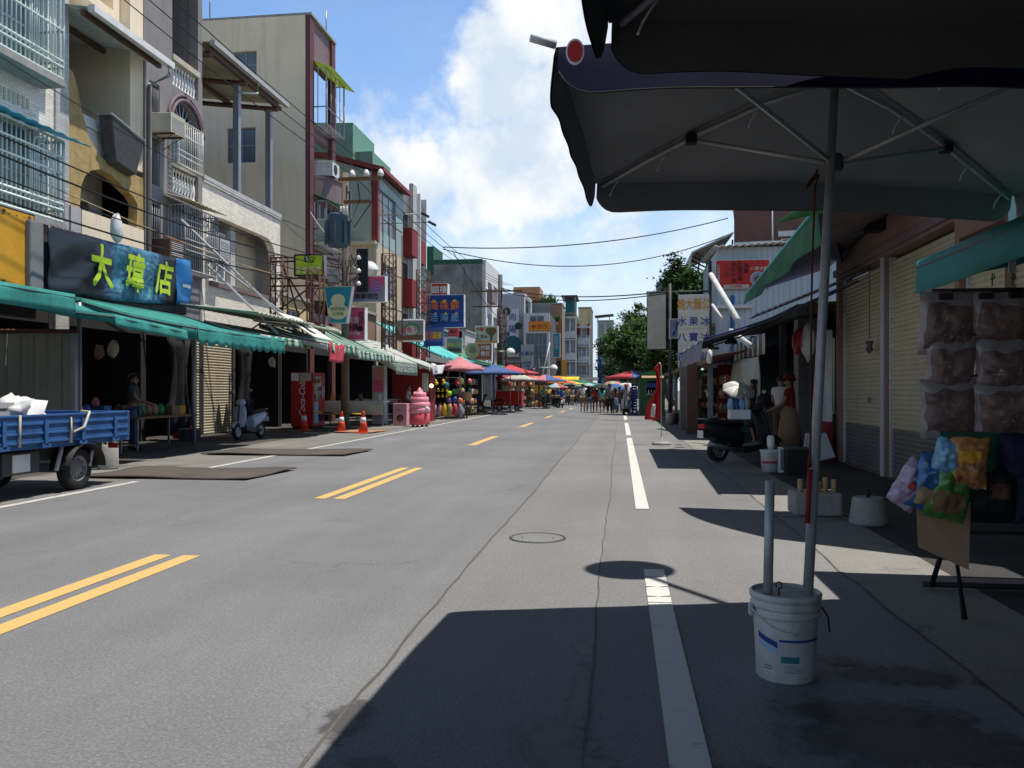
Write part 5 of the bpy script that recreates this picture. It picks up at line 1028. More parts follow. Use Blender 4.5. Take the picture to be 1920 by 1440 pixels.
MB().box((vx + .004, vy + .12, .2), (vx + .014, vy + .5, .95)).build('side_poster', m_['sky'], t); MB().box((vx + .004, vy + .82, 1.1), (vx + .02, vy + 1.1, 1.5)).build('coin_panel', m_['steel'], t); MB().box((vx + .003, vy + .55, .25), (vx + .02, vy + 1.1, .5)).build('delivery_flap', m_['black'], t)
# ---------------------------------------------------------------- traffic cones
def cone(label, loc):
    t = thing('traffic_cone', label, 'traffic cone', loc, group='orange traffic cones', local=True)
    MB().rings([[(s * .19 * x, s * .19 * y, z) for x, y in ((-1, -1), (1, -1), (1, 1), (-1, 1))] for s, z in ((1, 0), (1, .03), (.9, .04))], sm=False).build('base', m_['cone'], t); MB().lathe((0, 0, .04), [(.15, 0), (.105, .27), (.1, .3)], 18).build('body', m_['cone'], t)
    MB().lathe((0, 0, .34), [(.1, .001), (.076, .16)], 18).build('reflective_collar', m_['white'], t); MB().lathe((0, 0, .5), [(.076, .001), (.046, .17), (.04, .19), (.02, .195)], 18).build('tip', m_['cone'], t); return t
cl = [(gnd(640, 811), 'orange traffic cone with white collar standing in the sun, left one of the sunlit pair'), (gnd(681, 812), 'orange traffic cone with white collar, right one of the sunlit pair'), (gnd(570, 807), 'shaded traffic cone in front of the vending machine')]
for q, l in cl: cone(l, (q.x, q.y, 0))
a, b = cl[0][0], cl[1][0]; t = thing('cone_bar', 'black and yellow bar resting on the traffic cones', 'bar', (a.x, a.y, .6)); e0 = V((cl[2][0].x, cl[2][0].y, .62)); e1 = V((b.x, b.y, .6))
for k in range(6): MB().cyl(e0.lerp(e1, k / 6 + .001), e0.lerp(e1, (k + 1) / 6 - .001), .022, None, 8).build('bar_segment', m_[('black', 'yellow')[k % 2]], t)
# ---------------------------------------------------------------- soft ice statue and pink box
q = gnd(787, 800); t = thing('ice_cream_statue', 'giant pink swirl ice cream statue on a red tub by the road edge', 'statue', (q.x, q.y, 0)); sx, sy = q.x, q.y
for k in range(4): a = k * 1.57 + .6; MB().lathe((sx + .26 * math.cos(a), sy + .26 * math.sin(a), 0), [(.03, 0), (.05, .02), (.05, .07), (.03, .08)], 8).build('caster', m_['black'], t)
MB().lathe((sx, sy, .08), [(.37, 0), (.385, .02), (.375, .42), (.36, .43)], 28).build('tub', M('tubred', (.68, .1, .12), .35, .1), t)
prof = [(.36, .0)]
for zc, rr, hh in ((.1, .4, .115), (.3, .39, .115), (.5, .34, .105), (.68, .25, .09)): prof += [(rr - hh * .55 + hh * .55 * math.cos(a), zc + hh * math.sin(a)) for a in [(-.42 + .12 * j) * math.pi for j in range(8)]]
prof += [(.12, .76), (.1, .84), (.045, .9), (.02, .94), (.002, .96)]; m = MB().lathe((sx, sy, .511), prof, 32); m.v = [(p[0] + .012 * math.sin(math.atan2(p[1] - sy, p[0] - sx)) * 1, p[1], p[2] + .035 * math.atan2(p[1] - sy, p[0] - sx) / math.pi * (1 if p[2] < 1.3 else 0)) for p in m.v]
m.build('swirl', M('icepink', (.82, .3, .36), .3, .08), t, sub=1); MB().ball((sx + .33, sy - .22, .66), (.09, .07, .1), 10).build('worn_patch', m_['white'], t)
q = gnd(750, 798); t = thing('advert_box', 'pink advertising box beside the ice cream statue', 'box', (q.x, q.y + .2, 0)); MB().box((q.x - .28, q.y, .02), (q.x + .26, q.y + .45, .85)).build('box', M('boxpink', (.62, .3, .34), .5), t, bev=.01)
MB().lathe((q.x + .0, q.y - .003, .28), [(.14, 0), (.002, .001)], 20, rot=Matrix.Rotation(math.pi / 2, 3, 'X')).build('printed_shape', m_['wood'], t); MB().text('冰茶', (q.x - .08, q.y - .005, .6), (1, 0, 0), (0, 0, 1), .1).build('lettering', m_['purple'], t)
# ---------------------------------------------------------------- toy stall
rk = thing('toy_rack', 'wire rack of toys standing under the pink parasol', 'rack', (-8.0, 38.0, 0)); m = MB()
for x in (-8.75, -8.1, -7.4):
    m.tube([(x, 38.1, 0), (x, 38.1, 2.0)], .02, 4)
for z in (.15, .75, 1.05, 1.3, 1.95): m.tube([(-8.75, 38.1, z), (-7.4, 38.1, z)], .015, 4)
m.build('wire_frame', m_['dgrey'], rk)
def duck(loc, s, lab, grp):
    t = thing('toy_duck', lab, 'toy', loc, R.uniform(-.5, .5), grp, local=True); m = MB().ball((0, 0, .5 * s), (.42 * s, .5 * s, .4 * s), 12).ball((0, -.2 * s, 1.02 * s), .3 * s, 12)
    m.build('duck_body', m_['yellow'], t); MB().ball((0, -.5 * s, .98 * s), (.13 * s, .14 * s, .05 * s), 8).build('beak', m_['orange'], t)
    for e in (-1, 1): MB().ball((e * .12 * s, -.45 * s, 1.12 * s), .05 * s, 6).build('eye', m_['black'], t)
for k in range(2): duck((-8.55 + .38 * k, 37.9, 1.55), .25, 'large yellow toy duck in the top row of the toy rack, %s one' % ('left', 'right')[k], 'large yellow toy ducks')
for r in range(2):
    for k in range(4): duck((-8.62 + .2 * k, 37.85, 1.27 - .27 * r), .14, 'small yellow toy duck in a row of four on the toy rack', 'small yellow toy ducks on the rack')
for k, (x, z, c, s) in enumerate(((-7.9, 1.2, 'lime', .13), (-7.65, 1.3, 'green', .12), (-7.9, .9, 'purple', .14), (-7.65, .95, 'blue', .13), (-7.4, .9, 'orange', .1), (-8.05, 1.6, 'dteal', .14), (-7.5, 1.65, 'red', .1))):
    o = MB().ball((x, 37.85, z), s, 12).build('toy_ball', m_[c]); tag(o, '%s toy ball hanging on the toy rack' % ('lime', 'green', 'purple', 'blue', 'orange', 'dark teal', 'red')[k], 'ball')
for k, c in enumerate(('sky', 'pinkcl', 'yellow', 'tan', 'rclth', 'lilac')):
    x = -8.6 + .25 * k; o = MB().ball((x, 37.75, .42), (.13, .1, .3), 12, wob=.5).build('toy_bag', m_[c]); tag(o, '%s net bag of beach toys hanging low on the toy rack' % ('light blue', 'pink', 'yellow', 'tan', 'red', 'lilac')[k], 'bag')
def crowdgoods(y0, y1, x0, x1, n, zmax=1.9, seed=1):
    rr = random.Random(seed)
    for k in range(n): put(rr.choice((0, 1, 2)), (rr.uniform(x0, x1), rr.uniform(y0, y1), rr.uniform(.3, zmax)), rr.uniform(0, 3), rr.choice(GC + ['orange', 'yellow', 'sky']))
for i, (y, w, x) in enumerate(((41.2, 2.2, -8.2), (44.5, 2.4, -8.1), (57, 2.6, -7.6), (61.5, 2.4, -7.4), (66, 2.2, -7.2))):
    s_ = shelf('%s goods shelf facing the street beyond the toy rack' % ('nearest', 'second', 'third', 'fourth', 'farthest')[i], x, y, H90, w, 1.7); fill(x + .12, y, H90, w, 1.7, 8, 4, .95)
t = thing('wicker_basket', 'wicker basket on a stand right of the toy rack', 'basket', (-7.5, 40.1, 0)); MB().lathe((-7.5, 40.1, .85), [(.2, 0), (.27, .25), (.28, .42), (.25, .43)], 16).build('basket', m_['tan'], t); MB().cyl((-7.5, 40.1, 0), (-7.5, 40.1, .85), .04).build('stand', m_['dgrey'], t)
# ---------------------------------------------------------------- far end of the street
def simple_block(label, X0, X1, Y0, Y1, z, mat, side=None, roof='concrete'):
    t = thing('apartment_building', label, 'building', ((X0 + X1) / 2, (Y0 + Y1) / 2, 0)); return t
I = simple_block('pale lavender block with a tall white lettered banner on its side', -22, -11, 95, 103, 12.4, 'lavender')
mF = mapF(95); MB().ext(rect(-24, -11, 0, 12.4), mF, 0, .3).build('side_wall', m_['lavender'], I); mI = mapL(-11)
hI = [rect(96, 102, z, z + 2.2) for z in (10.0, 6.6, 3.4)]
MB().ext(rect(95.301, 103, 0, 12.4), mI, 0, .3, holes=hI).build('wall', m_['whitewall'], I); MB().box((-24, 95.31, 0), (-12.4, 103, 12.2)).build('inner_wall', m_['dteal'], I)
for h in hI: win(I, mI, h[0][0], h[1][0], h[0][1], h[2][1], .9, 'white', 'bglass', 3, 1)
MB().box((-24, 95, 12.401), (-10.95, 103, 12.6)).build('roof', m_['whitewall'], I); MB().box((-17.2, 96, 12.6), (-15.8, 98, 13.6)).build('roof_hut', m_['lavender'], I)
W1 = simple_block('low wing with a big steel framed glass wall below the lavender block', -11, -8, 94, 104, 10, 'lavender')
MB().ext(rect(-10.98, -8, 0, 10.2), mapF(94), 0, .3, holes=[rect(-10.7, -8.3, 2.8, 7.9), rect(-10.3, -8.6, 8.6, 9.9)]).build('wall', m_['whitewall'], W1); MB().box((-10.97, 94.31, 0), (-8, 104, 10.1)).build('inner_wall', m_['dgrey'], W1)
win(W1, mapF(94), -10.7, -8.3, 2.8, 7.9, .1, 'greyalu', 'bglass', 5, 4, .07); win(W1, mapF(94), -10.3, -8.6, 8.6, 9.9, .1, 'white', 'bglass', 2, 1)
J = simple_block('brown and terracotta block with roof plants behind the orange lodging sign', -12, -7.4, 105, 113, 12, 'gtile')
MB().ext(rect(-14, -8.6, 0, 12.3), mapF(105), 0, .4, holes=[rect(-11.2, -9.4, 8.6, 10.6)]).build('side_wall', M('bgrey', (.3, .28, .25), .85, .2, streak=.3), J); MB().ext(rect(-8.595, -7.3, 0, 12.2), mapF(105), -.1, .5, holes=[rect(-8.4, -7.5, z, z + 1.8) for z in (3.3, 6.2)]).build('wall', m_['orangewall'], J)
win(J, mapF(105), -11.2, -9.4, 8.6, 10.6, .1, 'dgrey', 'glass', 2, 1); MB().box((-14, 105.51, 0), (-7.31, 113, 12)).build('inner_wall', m_['gtile'], J); MB().box((-13.6, 105.2, 12.9), (-10.2, 110, 14.6)).build('roof_hut', m_['orangewall'], J); MB().box((-14, 105, 12.301), (-7.3, 112, 12.5)).build('roof', m_['concrete'], J)
def storeys(t, X0, X1, Y, z0, z1, n, wall, wins, band=True, dep=.0, base=0):
    mp = mapF(Y); hs = []
    fh = (z1 - z0) / n
    for k in range(n):
        for a, b in wins: hs.append(rect(X0 + (X1 - X0) * a, X0 + (X1 - X0) * b, z0 + fh * k + .9, z0 + fh * k + fh - .35))
    MB().ext(rect(X0, X1, base, z1), mp, 0, .35, holes=hs).build('wall', m_[wall], t)
    MB().box((X0 + .01, Y + .9, 0), (X1 - .01, Y + 8, z1 - .05)).build('inner_wall', m_['dgrey'], t)
    for h in hs: win(t, mp, h[0][0], h[1][0], h[0][1], h[2][1], .25, 'white', 'bglass', 3, 1)
    for k in range(1, n + 1): MB().box((X0 - .02, Y - (.9 if band else .12), z0 + fh * k - .35), (X1 + .02, Y - .003, z0 + fh * k - .1)).build('floor_band', m_[wall], t)
    if band:
        for k in range(n): MB().box((X0, Y - .9, z0 + fh * k - .2), (X1, Y - .82, z0 + fh * k + .55)).build('balcony_parapet', m_[wall], t)
    MB().box((X0 - .05, Y - .3, z1 + .001), (X1 + .05, Y + 8, z1 + .2)).build('roof', m_['concrete'], t)
K1 = simple_block('grey apartment block with stacked balconies and a tin veranda on top', 0, 0, 0, 0, 0, ''); K1.location = V((0, 0, 0)); ORG[K1.name] = V((0, 0, 0))
storeys(K1, -7.6, -5.9, 112, 2.6, 11.4, 3, 'whitewall', [(.1, .42), (.52, .9)])
MB().box((-7.5, 111.2, 11.6), (-5.9, 118, 11.8)).build('veranda_floor', m_['concrete'], K1); MB().sheet(lambda u, v: V((-7.9 + 2.2 * u, 110.8 + 6 * v, 14.1 - .25 * v)), 30, 2).build('veranda_roof', m_['dgrey'], K1, solid=.04)
for x in (-7.5, -6.0): MB().box((x - .06, 111.2, 11.801), (x + .06, 111.35, 14.1)).build('post', m_['lgrey'], K1)
MB().box((-7.5, 114, 11.801), (-5.95, 114.1, 14)).build('veranda_wall', m_['dteal'], K1)
K2 = simple_block('white apartment block with curved red edged balcony at the end of the street', 0, 0, 0, 0, 0, ''); K2.location = V((0, 0, 0)); ORG[K2.name] = V((0, 0, 0))
storeys(K2, -5.85, -4.2, 115, 2.6, 10.3, 3, 'whitewall', [(.06, .26), (.34, .68), (.76, .95)])
MB().box((-5.85, 114.6, 9.0), (-5.6, 114.9, 10.6)).build('red_trim', m_['dred'], K2); MB().box((-4.5, 114.6, 9.0), (-4.2, 114.9, 10.6)).build('red_trim', m_['dred'], K2)
K3 = simple_block('yellow painted block rising behind the white apartments', 0, 0, 0, 0, 0, ''); K3.location = V((0, 0, 0)); ORG[K3.name] = V((0, 0, 0))
storeys(K3, -6.2, -4.3, 124, 10.2, 13.6, 1, 'yellowwall', [(.7, .78), (.84, .93)], band=False)
L1 = simple_block('blue-green block beyond the white apartments', 0, 0, 0, 0, 0, ''); L1.location = V((0, 0, 0)); ORG[L1.name] = V((0, 0, 0))
storeys(L1, -4.1, -1.2, 150, 2.6, 13.8, 3, 'palegreen', [(.1, .4), (.55, .85)], band=False)
MB().box((-4.0, 148.2, 1.6), (-3.3, 148.4, 7.6)).build('blue_hanging_sign', m_['signblue'], L1); 
for x in (-4.1, -2.0): MB().box((x, 150.2, 14.05), (x + .12, 150.3, 14.8)).build('roof_post', m_['dgrey'], L1)
MB().sheet(lambda u, v: V((-4.6 + 3.4 * u, 149.8 + 5 * v, 14.8 + .3 * u)), 4, 2).build('roof_canopy', m_['dgrey'], L1, solid=.08)
L2 = simple_block('dark garden wall building closing the far end behind the crowd', 0, 0, 0, 0, 0, ''); L2.location = V((0, 0, 0)); ORG[L2.name] = V((0, 0, 0))
storeys(L2, -2.5, 9, 140, 2.4, 6, 1, 'gtile', [(.1, .3), (.4, .6), (.7, .9)], band=False)
# far signs
fsign('banner_sign', 'tall white banner with navy characters and green leaf shapes on the lavender wall', 949, 579, 973, 674, 94.8, t=.1, face='white', case='lgrey', pics=[('disc', .5, .28, .19, 'dteal'), ('disc', .05, .95, .08, 'dkgreen'), ('disc', .95, .66, .07, 'dkgreen'), ('disc', .1, .5, .05, 'dteal'), ('rect', 0, 1, 0, .05, 'mauve')], texts=[('向', .5, .84, .14, 'signblue'), ('陽', .5, .6, .15, 'signblue'), ('公司', .5, .13, .08, 'signblue')])
fsign('light_box_sign', 'orange sign with a red arrow and two red characters for lodging', 992, 603, 1032, 621, 80., t=.25, face='amber', case='red', texts=[('宿住', .62, .5, .55, 'red')], pics=[('poly', [(.08, .5), (.22, .85), (.22, .62), (.34, .62), (.34, .38), (.22, .38), (.22, .15)], 'red')], frame='red')
fsign('light_box_sign', 'tall teal sign with pale characters and a small red arrow', 1037, 625, 1050, 670, 88., t=.3, face='signteal', case='white', texts=[('民宿海景', .48, .58, .17, 'lgrey', dict(vert=True))], pics=[('poly', [(.3, .12), (.75, .12), (.52, .22)], 'red')])
fsign('light_box_sign', 'white sign with navy characters for fruit ice, far along on the left', 977, 646, 999, 691, 72., t=.2, face='wcloth', case='lgrey', texts=[('水果冰', .5, .62, .18, 'signblue'), ('綜合圓', .5, .24, .1, 'signblue'), ('芋圓', .5, .1, .1, 'signblue')])
fsign('light_box_sign', 'dark red lettered board left of the far fruit ice sign', 950, 680, 978, 690, 70., t=.2, face='dred', case='dgrey', texts=[('綜合豆花', .5, .5, .6, 'cream')])
fsign('light_box_sign', 'ochre shop front board near the farthest dome lamp', 1053, 675, 1062, 705, 86., t=.3, face='amber', case='wood')
q = onY(1001, 693, 62.); t = thing('no_parking_sign', 'round red rimmed no parking sign above the blue and pink parasol', 'traffic sign', (q.x, q.y, 0)); rx = Matrix.Rotation(math.pi / 2, 3, 'X')
MB().cyl((q.x, q.y + .04, 0), (q.x, q.y + .04, q.z + .2), .035, None, 8).build('pole', m_['galv'], t); MB().lathe((q.x, q.y, q.z), [(.2, 0), (.2, .015)], 24, rot=rx).build('disc', m_['red'], t); MB().lathe((q.x, q.y - .018, q.z), [(.145, 0), (.145, .012)], 24, rot=rx).build('disc_face', m_['signblue'], t)
for s in (-1, 1): MB().tube([(q.x - .11, q.y - .036 - .004 * s, q.z - .11 * s), (q.x + .11, q.y - .036 - .004 * s, q.z + .11 * s)], .02, 4).build('cross_bar', m_['white'], t)
t = thing('steel_pole', 'leaning white steel pole crossing the glass wall at the far left', 'pole', onY(1018, 702, 78.)); MB().cyl(onY(1016, 708, 78.), onY(1031, 642, 78.), .06).build('pole', m_['white'], t)
for i, (px, w) in enumerate(((965, 3.), (1020, 3.), (1055, 3.), (1085, 4))):
    q = onY(px, 722, 85. + i * 4); t = thing('market_stall', ('first', 'second', 'third', 'fourth')[i] + ' dark stall front in the far row behind the parasols, counted from the left', 'stall', (q.x, q.y, 0))
    MB().box((q.x - w / 2, q.y, 0), (q.x + w / 2, q.y + 1.5, 2.3)).build('stall_body', m_[('dred', 'brown', 'dgrey', 'dteal')[i]], t); MB().sheet(lambda u, v: V((q.x - w / 2 - .3 + (w + .6) * u, q.y - 1.2 * v + 1, 2.9 - .4 * v)), 10, 2).build('stall_roof', m_[('rclth', 'orange', 'yellow', 'dgrey')[i]], t, solid=.03)
    MB().box((q.x - w / 2 + .1, q.y - .012, 1.0), (q.x + w / 2 - .1, q.y - .002, 1.9)).build('display', m_[('card', 'amber', 'khaki', 'lgrey')[i]], t)
# ---------------------------------------------------------------- parasols
def parasol(label, X, Y, w, zr, zt, cols, yaw=0., n=8, val=.16, base=True, group='market parasols along the street', inner=None, tilt=(0, 0)):
    t = thing('parasol', label, 'parasol', (X, Y, 0), yaw, group, local=True); sq = n == 4
    ang = [2 * math.pi * (k + .5) / n for k in range(n)]; rr = w / 2 / math.cos(math.pi / n) if sq else w / 2
    rim = [V((rr * math.cos(a) + tilt[0], rr * math.sin(a) + tilt[1], zr)) for a in ang]; top = V((tilt[0] * .3, tilt[1] * .3, zt)); names = []
    m = MB(); vm = MB(); cc = list(dict.fromkeys(cols)); NU = 10
    for k in range(n):
        a, b = rim[k], rim[(k + 1) % n]; ci = cc.index(cols[k % len(cols)])
        def pt(u, v, a=a, b=b):
            p = top.lerp(a.lerp(b, u), v); e = 4 * u * (1 - u)
            return V((p.x, p.y, p.z - .05 * w * math.sin(math.pi * v) * .35 + (.03 * w * e * v * .5) * (1 if not sq else .6))) + (V((0, 0, .0)))
        m.sheet(pt, NU, 6, m=ci)
        if val: vm.sheet(lambda u, v: pt(u, 1.) + V((0, 0, -val * v)) + (pt(u, 1.) - V((top.x, top.y, pt(u, 1.).z))).normalized() * .02 * v, NU, 2, m=ci)
    ml = [m_[c] for c in cc]; m.build('canopy', ml, t, solid=.008)
    if val: vm.build('valance', ml, t, solid=.006)
    for k in range(n):
        MB().tube([top - V((0, 0, .06)), top.lerp(rim[k], .98) - V((0, 0, .05))], .012, 4).build('rib', m_['greyalu'], t); MB().tube([V((top.x, top.y, zr - .12)), top.lerp(rim[k], .5) - V((0, 0, .07))], .009, 4).build('strut', m_['greyalu'], t)
    MB().cyl((0, 0, .0), (top.x, top.y, zt + .06), .025, None, 8).build('pole', m_['greyalu'], t); MB().lathe((top.x, top.y, zt), [(.05, 0), (.04, .05), (.01, .09)], 8).build('finial', m_['dgrey'], t)
    if base: MB().lathe((0, 0, 0), [(.26, .001), (.26, .08), (.2, .11), (.06, .12), (.05, .3)], 16).build('base', m_['concrete'], t)
    return t
for lab, px, py, Y, w, dz, cols, n, yaw in (
    ('pink parasol over the toy rack', 862, 691, 39.6, 2.5, .6, ['pinkcl'], 8, .2), ('blue parasol right of the pink one', 924, 699, 46.5, 3.1, .5, ['bluecl'], 4, .2),
    ('red parasol half hidden behind the blue one', 957, 699, 50., 2.6, .5, ['rclth'], 4, .5), ('off white parasol over the red food cart', 972, 711, 53., 2.4, .45, ['wcloth', 'wcloth', 'wcloth', 'pinkcl'], 8, .3),
    ('blue and pink parasol beyond the off white one', 1023, 713, 61., 2.2, .45, ['bluecl', 'pinkcl'], 4, .9), ('small red and teal parasol among the crowd', 1043, 726, 68., 2.0, .4, ['rclth', 'aqua', 'wcloth'], 8, 0), ('low orange parasol in front of the far stalls', 1052, 717, 76., 2.6, .4, ['orange'], 8, .4),
    ('yellow edged parasol behind the scooter rider', 1070, 720, 80., 3., .35, ['yellow', 'wcloth'], 8, 0), ('teal and white parasol at the far left of the crowd', 1103, 724, 84, 3., .35, ['aqua', 'wcloth'], 8, .2), ('dark grey wide parasol behind the walkers', 1090, 721, 92., 5, .6, ['gcloth'], 8, .3),
    ('red parasol with one blue panel beside the green kiosk', 1186, 707, 46.5, 2.2, .42, ['rclth', 'rclth', 'bluecl', 'rclth'], 4, .75)):
    q = onY(px, py, Y); parasol(lab, q.x, Y, w, q.z, q.z + dz, cols, yaw, n, val=.12)
# red food cart, kiosk
q = gnd(955, 769); t = thing('food_cart', 'red food cart under the off white parasol', 'cart', (q.x, 53.5, 0)); X, Y = onY(955, 760, 53.5).x, 53.5
MB().box((X - .9, Y, .35), (X + .8, Y + 1.1, 1.3)).build('counter', m_['red'], t, bev=.02); MB().box((X - .95, Y - .1, 1.301), (X + .85, Y + 1.15, 1.36)).build('counter_top', m_['steel'], t)
for a in (-.85, .75): MB().box((X + a, Y + .02, 1.361), (X + a + .06, Y + .08, 2.2)).build('post', m_['red'], t)
MB().box((X - .9, Y - .05, 2.0), (X + .86, Y + .019, 2.25)).build('sign_board', m_['dred'], t); MB().text('炸魷魚', (X, Y - .055, 2.12), (1, 0, 0), (0, 0, 1), .2).build('lettering', m_['cream'], t)
for a in (-.6, .5): wheel(t, (X + a, Y - .02, .2), .2, .08, (0, -1, 0))
k0 = V((onY(1224, 770, 44.5).x, 44.5, 0)); t = thing('kiosk', 'green kiosk with an arched roof and a serving window', 'kiosk', tuple(k0)); X, Y = k0.x, k0.y; t.scale = (.7, 1, 1)
M('kioskg2', (.03, .13, .05), .5)
MB().ext(rect(-.85, .8, .0, 2.05), lambda s, z, d: V((X + s, Y + d, z + .08)), 0, .06, holes=[rect(-.45, .55, 1.15, 1.75)]).build('front_panel', M('kioskg', (.05, .12, .04), .5), t)
MB().box((X - 1.0, Y - .06, .08), (X - .851, Y + 1.6, 2.12)).build('side_panel', MATS['kioskg2'], t); MB().box((X + .801, Y - .06, .08), (X + .9, Y + 1.6, 2.12)).build('side_panel', m_['green'], t); MB().box((X - .84, Y + .9, .09), (X + .79, Y + 1.5, 2.1)).build('interior', m_['black'], t)
MB().ext([(-1.0, 2.13), (.9, 2.13), (.6, 2.32), (0, 2.42), (-.6, 2.32)], lambda s, z, d: V((X + s, Y + d, z)), -.1, 1.6).build('roof', m_['green'], t); MB().sheet(lambda u, v: V((X - .85 + 1.7 * u, Y - .12 - .25 * v, 2.12 - .1 * v - .03 * abs(math.sin(u * 22)) * v)), 50, 2).build('fringe', m_['tan'], t, solid=.008)
MB().box((X - .5, Y - .25, 1.1), (X + .6, Y + .3, 1.15)).build('counter_shelf', m_['steel'], t); MB().lathe((X + .15, Y - .005, .65), [(.28, 0), (.28, .004)], 24, rot=rx).build('printed_shape', m_['dred'], t); MB().box((X - .84, Y + .061, 1.5), (X + .79, Y + .07, 1.75)).build('blue_curtain', m_['blue'], t)
for k in range(4): MB().lathe((X - .3 + .2 * k, Y - .1, 1.151), [(.05, 0), (.05, .16), (.02, .2), (.02, .25)], 8).build('bottle', m_[('white', 'clear', 'tan', 'white')[k]], t)
t = thing('louvred_panel', 'blue louvred panel standing left of the green kiosk', 'panel', (X - 1.0, Y + 1, 0)); m = MB()
for k in range(10): m.obox((X - .95, Y + 1.6, .3 + k * .15), (.28, .02, .13), Matrix.Rotation(.4, 3, 'X'))
m.box((X - 1.11, Y + 1.62, 0), (X - 1.07, Y + 1.7, 1.9)); m.box((X - .83, Y + 1.62, 0), (X - .79, Y + 1.7, 1.9)); m.build('louvres', m_['signblue'], t)
# ---------------------------------------------------------------- trees
M('leafd', (.022, .055, .016), .5, .4, 1.2, trans=.25); M('leafm', (.06, .13, .026), .5, .35, 1.2, trans=.3); M('leafl', (.12, .21, .045), .5, .3, 1.2, trans=.35); M('bark', (.1, .075, .055), .95, .4, 4., bump=.5)
def tree(name, label, X, Y, h, blobs, n, leaf=.22, trunk=.2, seed=1, mix=(.45, .4, .15)):
    rr = random.Random(seed); t = thing(name, label, 'tree', (X, Y, 0), group=None); lm = MB(); tm = MB()
    c0 = V(blobs[0][:3]); base = V((X, Y, 0)); fork = V((X + (c0.x - X) * .3, Y + (c0.y - Y) * .3, h * .38))
    tm.tube([base, base.lerp(fork, .5) + V((.06, .03, 0)), fork], [trunk * 1.25, trunk, trunk * .8], 9)
    for b in blobs:
        e = V(b[:3]); mid = fork.lerp(e, .5) + V((rr.uniform(-.2, .2), rr.uniform(-.2, .2), .2)); tm.tube([fork, mid, e], [trunk * .6, trunk * .35, trunk * .12], 6)
    tm.build('trunk', m_['bark'], t); tot = sum(b[3] * b[4] * b[5] for b in blobs); vs = []; fs = []; ms = []
    for b in blobs:
        c = V(b[:3]); r = V(b[3:6]); cl = max(6, int(n * r.x * r.y * r.z / tot / 22))
        for q in range(cl):
            d = V((rr.gauss(0, 1), rr.gauss(0, 1), rr.gauss(0, 1))).normalized(); k = rr.random() ** .4
            cc = c + V((d.x * r.x, d.y * r.y, d.z * r.z)) * k * (1 + .35 * noise.noise(d * 2.3 + c)); cs = rr.uniform(.25, .6) * leaf * 3; mt = rr.choices((0, 1, 2), mix)[0]
            for j in range(22):
                p = cc + V((rr.gauss(0, .5), rr.gauss(0, .5), rr.gauss(0, .4))) * cs
                u = V((rr.gauss(0, 1), rr.gauss(0, 1), rr.gauss(0, .7))).normalized(); nrm = V((rr.gauss(0, .6), rr.gauss(0, .6), 1)).normalized(); w = u.cross(nrm).normalized(); s = leaf * rr.uniform(.55, 1.1)
                i0 = len(vs); vs += [p - u * s * .5, p + w * s * .26, p + u * s * .55, p - w * s * .26]; fs.append((i0, i0 + 1, i0 + 2, i0 + 3)); ms.append(mt if rr.random() < .8 else rr.choice((0, 1, 2)))
    lm.v = [tuple(p) for p in vs]; lm.f = fs; lm.m = ms; lm.s = [False] * len(fs); lm.build('crown', [m_['leafd'], m_['leafm'], m_['leafl']], t); return t
def blobs_px(lst, Y): return [(*onY(px, py, Y + dy), r, r * .9, r * .8) for px, py, r, dy in lst]
tree('broadleaf_tree', 'dense dark green tree rising behind the white fruit ice board', 4.3, 47, 9, blobs_px([(1290, 545, 1.5, 0), (1275, 510, .8, 0), (1310, 560, 1.6, 1), (1262, 570, .9, 0), (1330, 590, 1.6, 1), (1268, 488, .45, 0), (1255, 525, .45, -.5), (1345, 540, 1.0, 2), (1265, 620, 1.3, 0), (1300, 630, 1.5, 0), (1350, 640, 1.2, 0)], 47), 34000, .27, .22, 3, (.55, .35, .1))
tree('broadleaf_tree', 'wide bright green tree overhanging the road behind the crowd', 4.5, 72, 7.5, blobs_px([(1170, 640, 1.8, 0), (1200, 620, 1.5, 1), (1140, 650, 1.1, -1), (1125, 645, .6, -1), (1200, 665, 2.0, 0), (1235, 640, 1.8, 1), (1165, 670, 1.3, 0), (1240, 680, 1.8, 0), (1210, 700, 1.4, 0)], 72), 24000, .3, .25, 5, (.28, .42, .3))
tree('feathery_tree', 'light feathery tree with layered branches above the bright tree', 5.0, 80, 9, blobs_px([(1192, 598, 1.0, 0), (1172, 592, .55, 0), (1205, 578, .5, 0), (1212, 605, .9, 0), (1180, 612, .9, 0), (1195, 574, .3, 0)], 80), 3500, .3, .15, 9, (.2, .45, .35))
tree('broadleaf_tree', 'shady green tree behind the red parasol by the kiosk', 5.2, 58, 6, blobs_px([(1215, 650, 1.1, 0), (1250, 670, 1.2, 0), (1230, 690, 1.2, 0), (1260, 640, 1.1, 0), (1275, 690, 1.1, 0)], 58), 7000, .22, .2, 11, (.55, .35, .1))
tree('broadleaf_tree', 'dark tree mass closing the street behind the hand held umbrellas', 1.5, 110, 6, blobs_px([(1140, 685, 1.8, 0), (1165, 690, 2.0, 0), (1190, 700, 2.2, 0), (1150, 705, 1.6, 0), (1180, 680, 1.6, 2)], 110), 6000, .35, .25, 13, (.75, .2, .05))
q = onY(1043, 605, 104.); t = thing('potted_plant', 'green plant on the terracotta balcony under the lodging sign', 'plant', (q.x, q.y, q.z)); m = MB()
for k in range(60):
    a = R.uniform(0, 6.28); p = V((q.x, q.y - .3, q.z)); e = p + V((math.cos(a) * R.uniform(.3, .9), math.sin(a) * .4, R.uniform(.2, 1.1))); m.tube([p, p.lerp(e, .6) + V((0, 0, .2)), e], [.05, .05, .01], 3)
m.build('leaves', m_['leafl'], t); MB().lathe((q.x, q.y - .3, q.z - .4), [(.2, 0), (.28, .4)], 10).build('pot', m_['orangewall'], t)
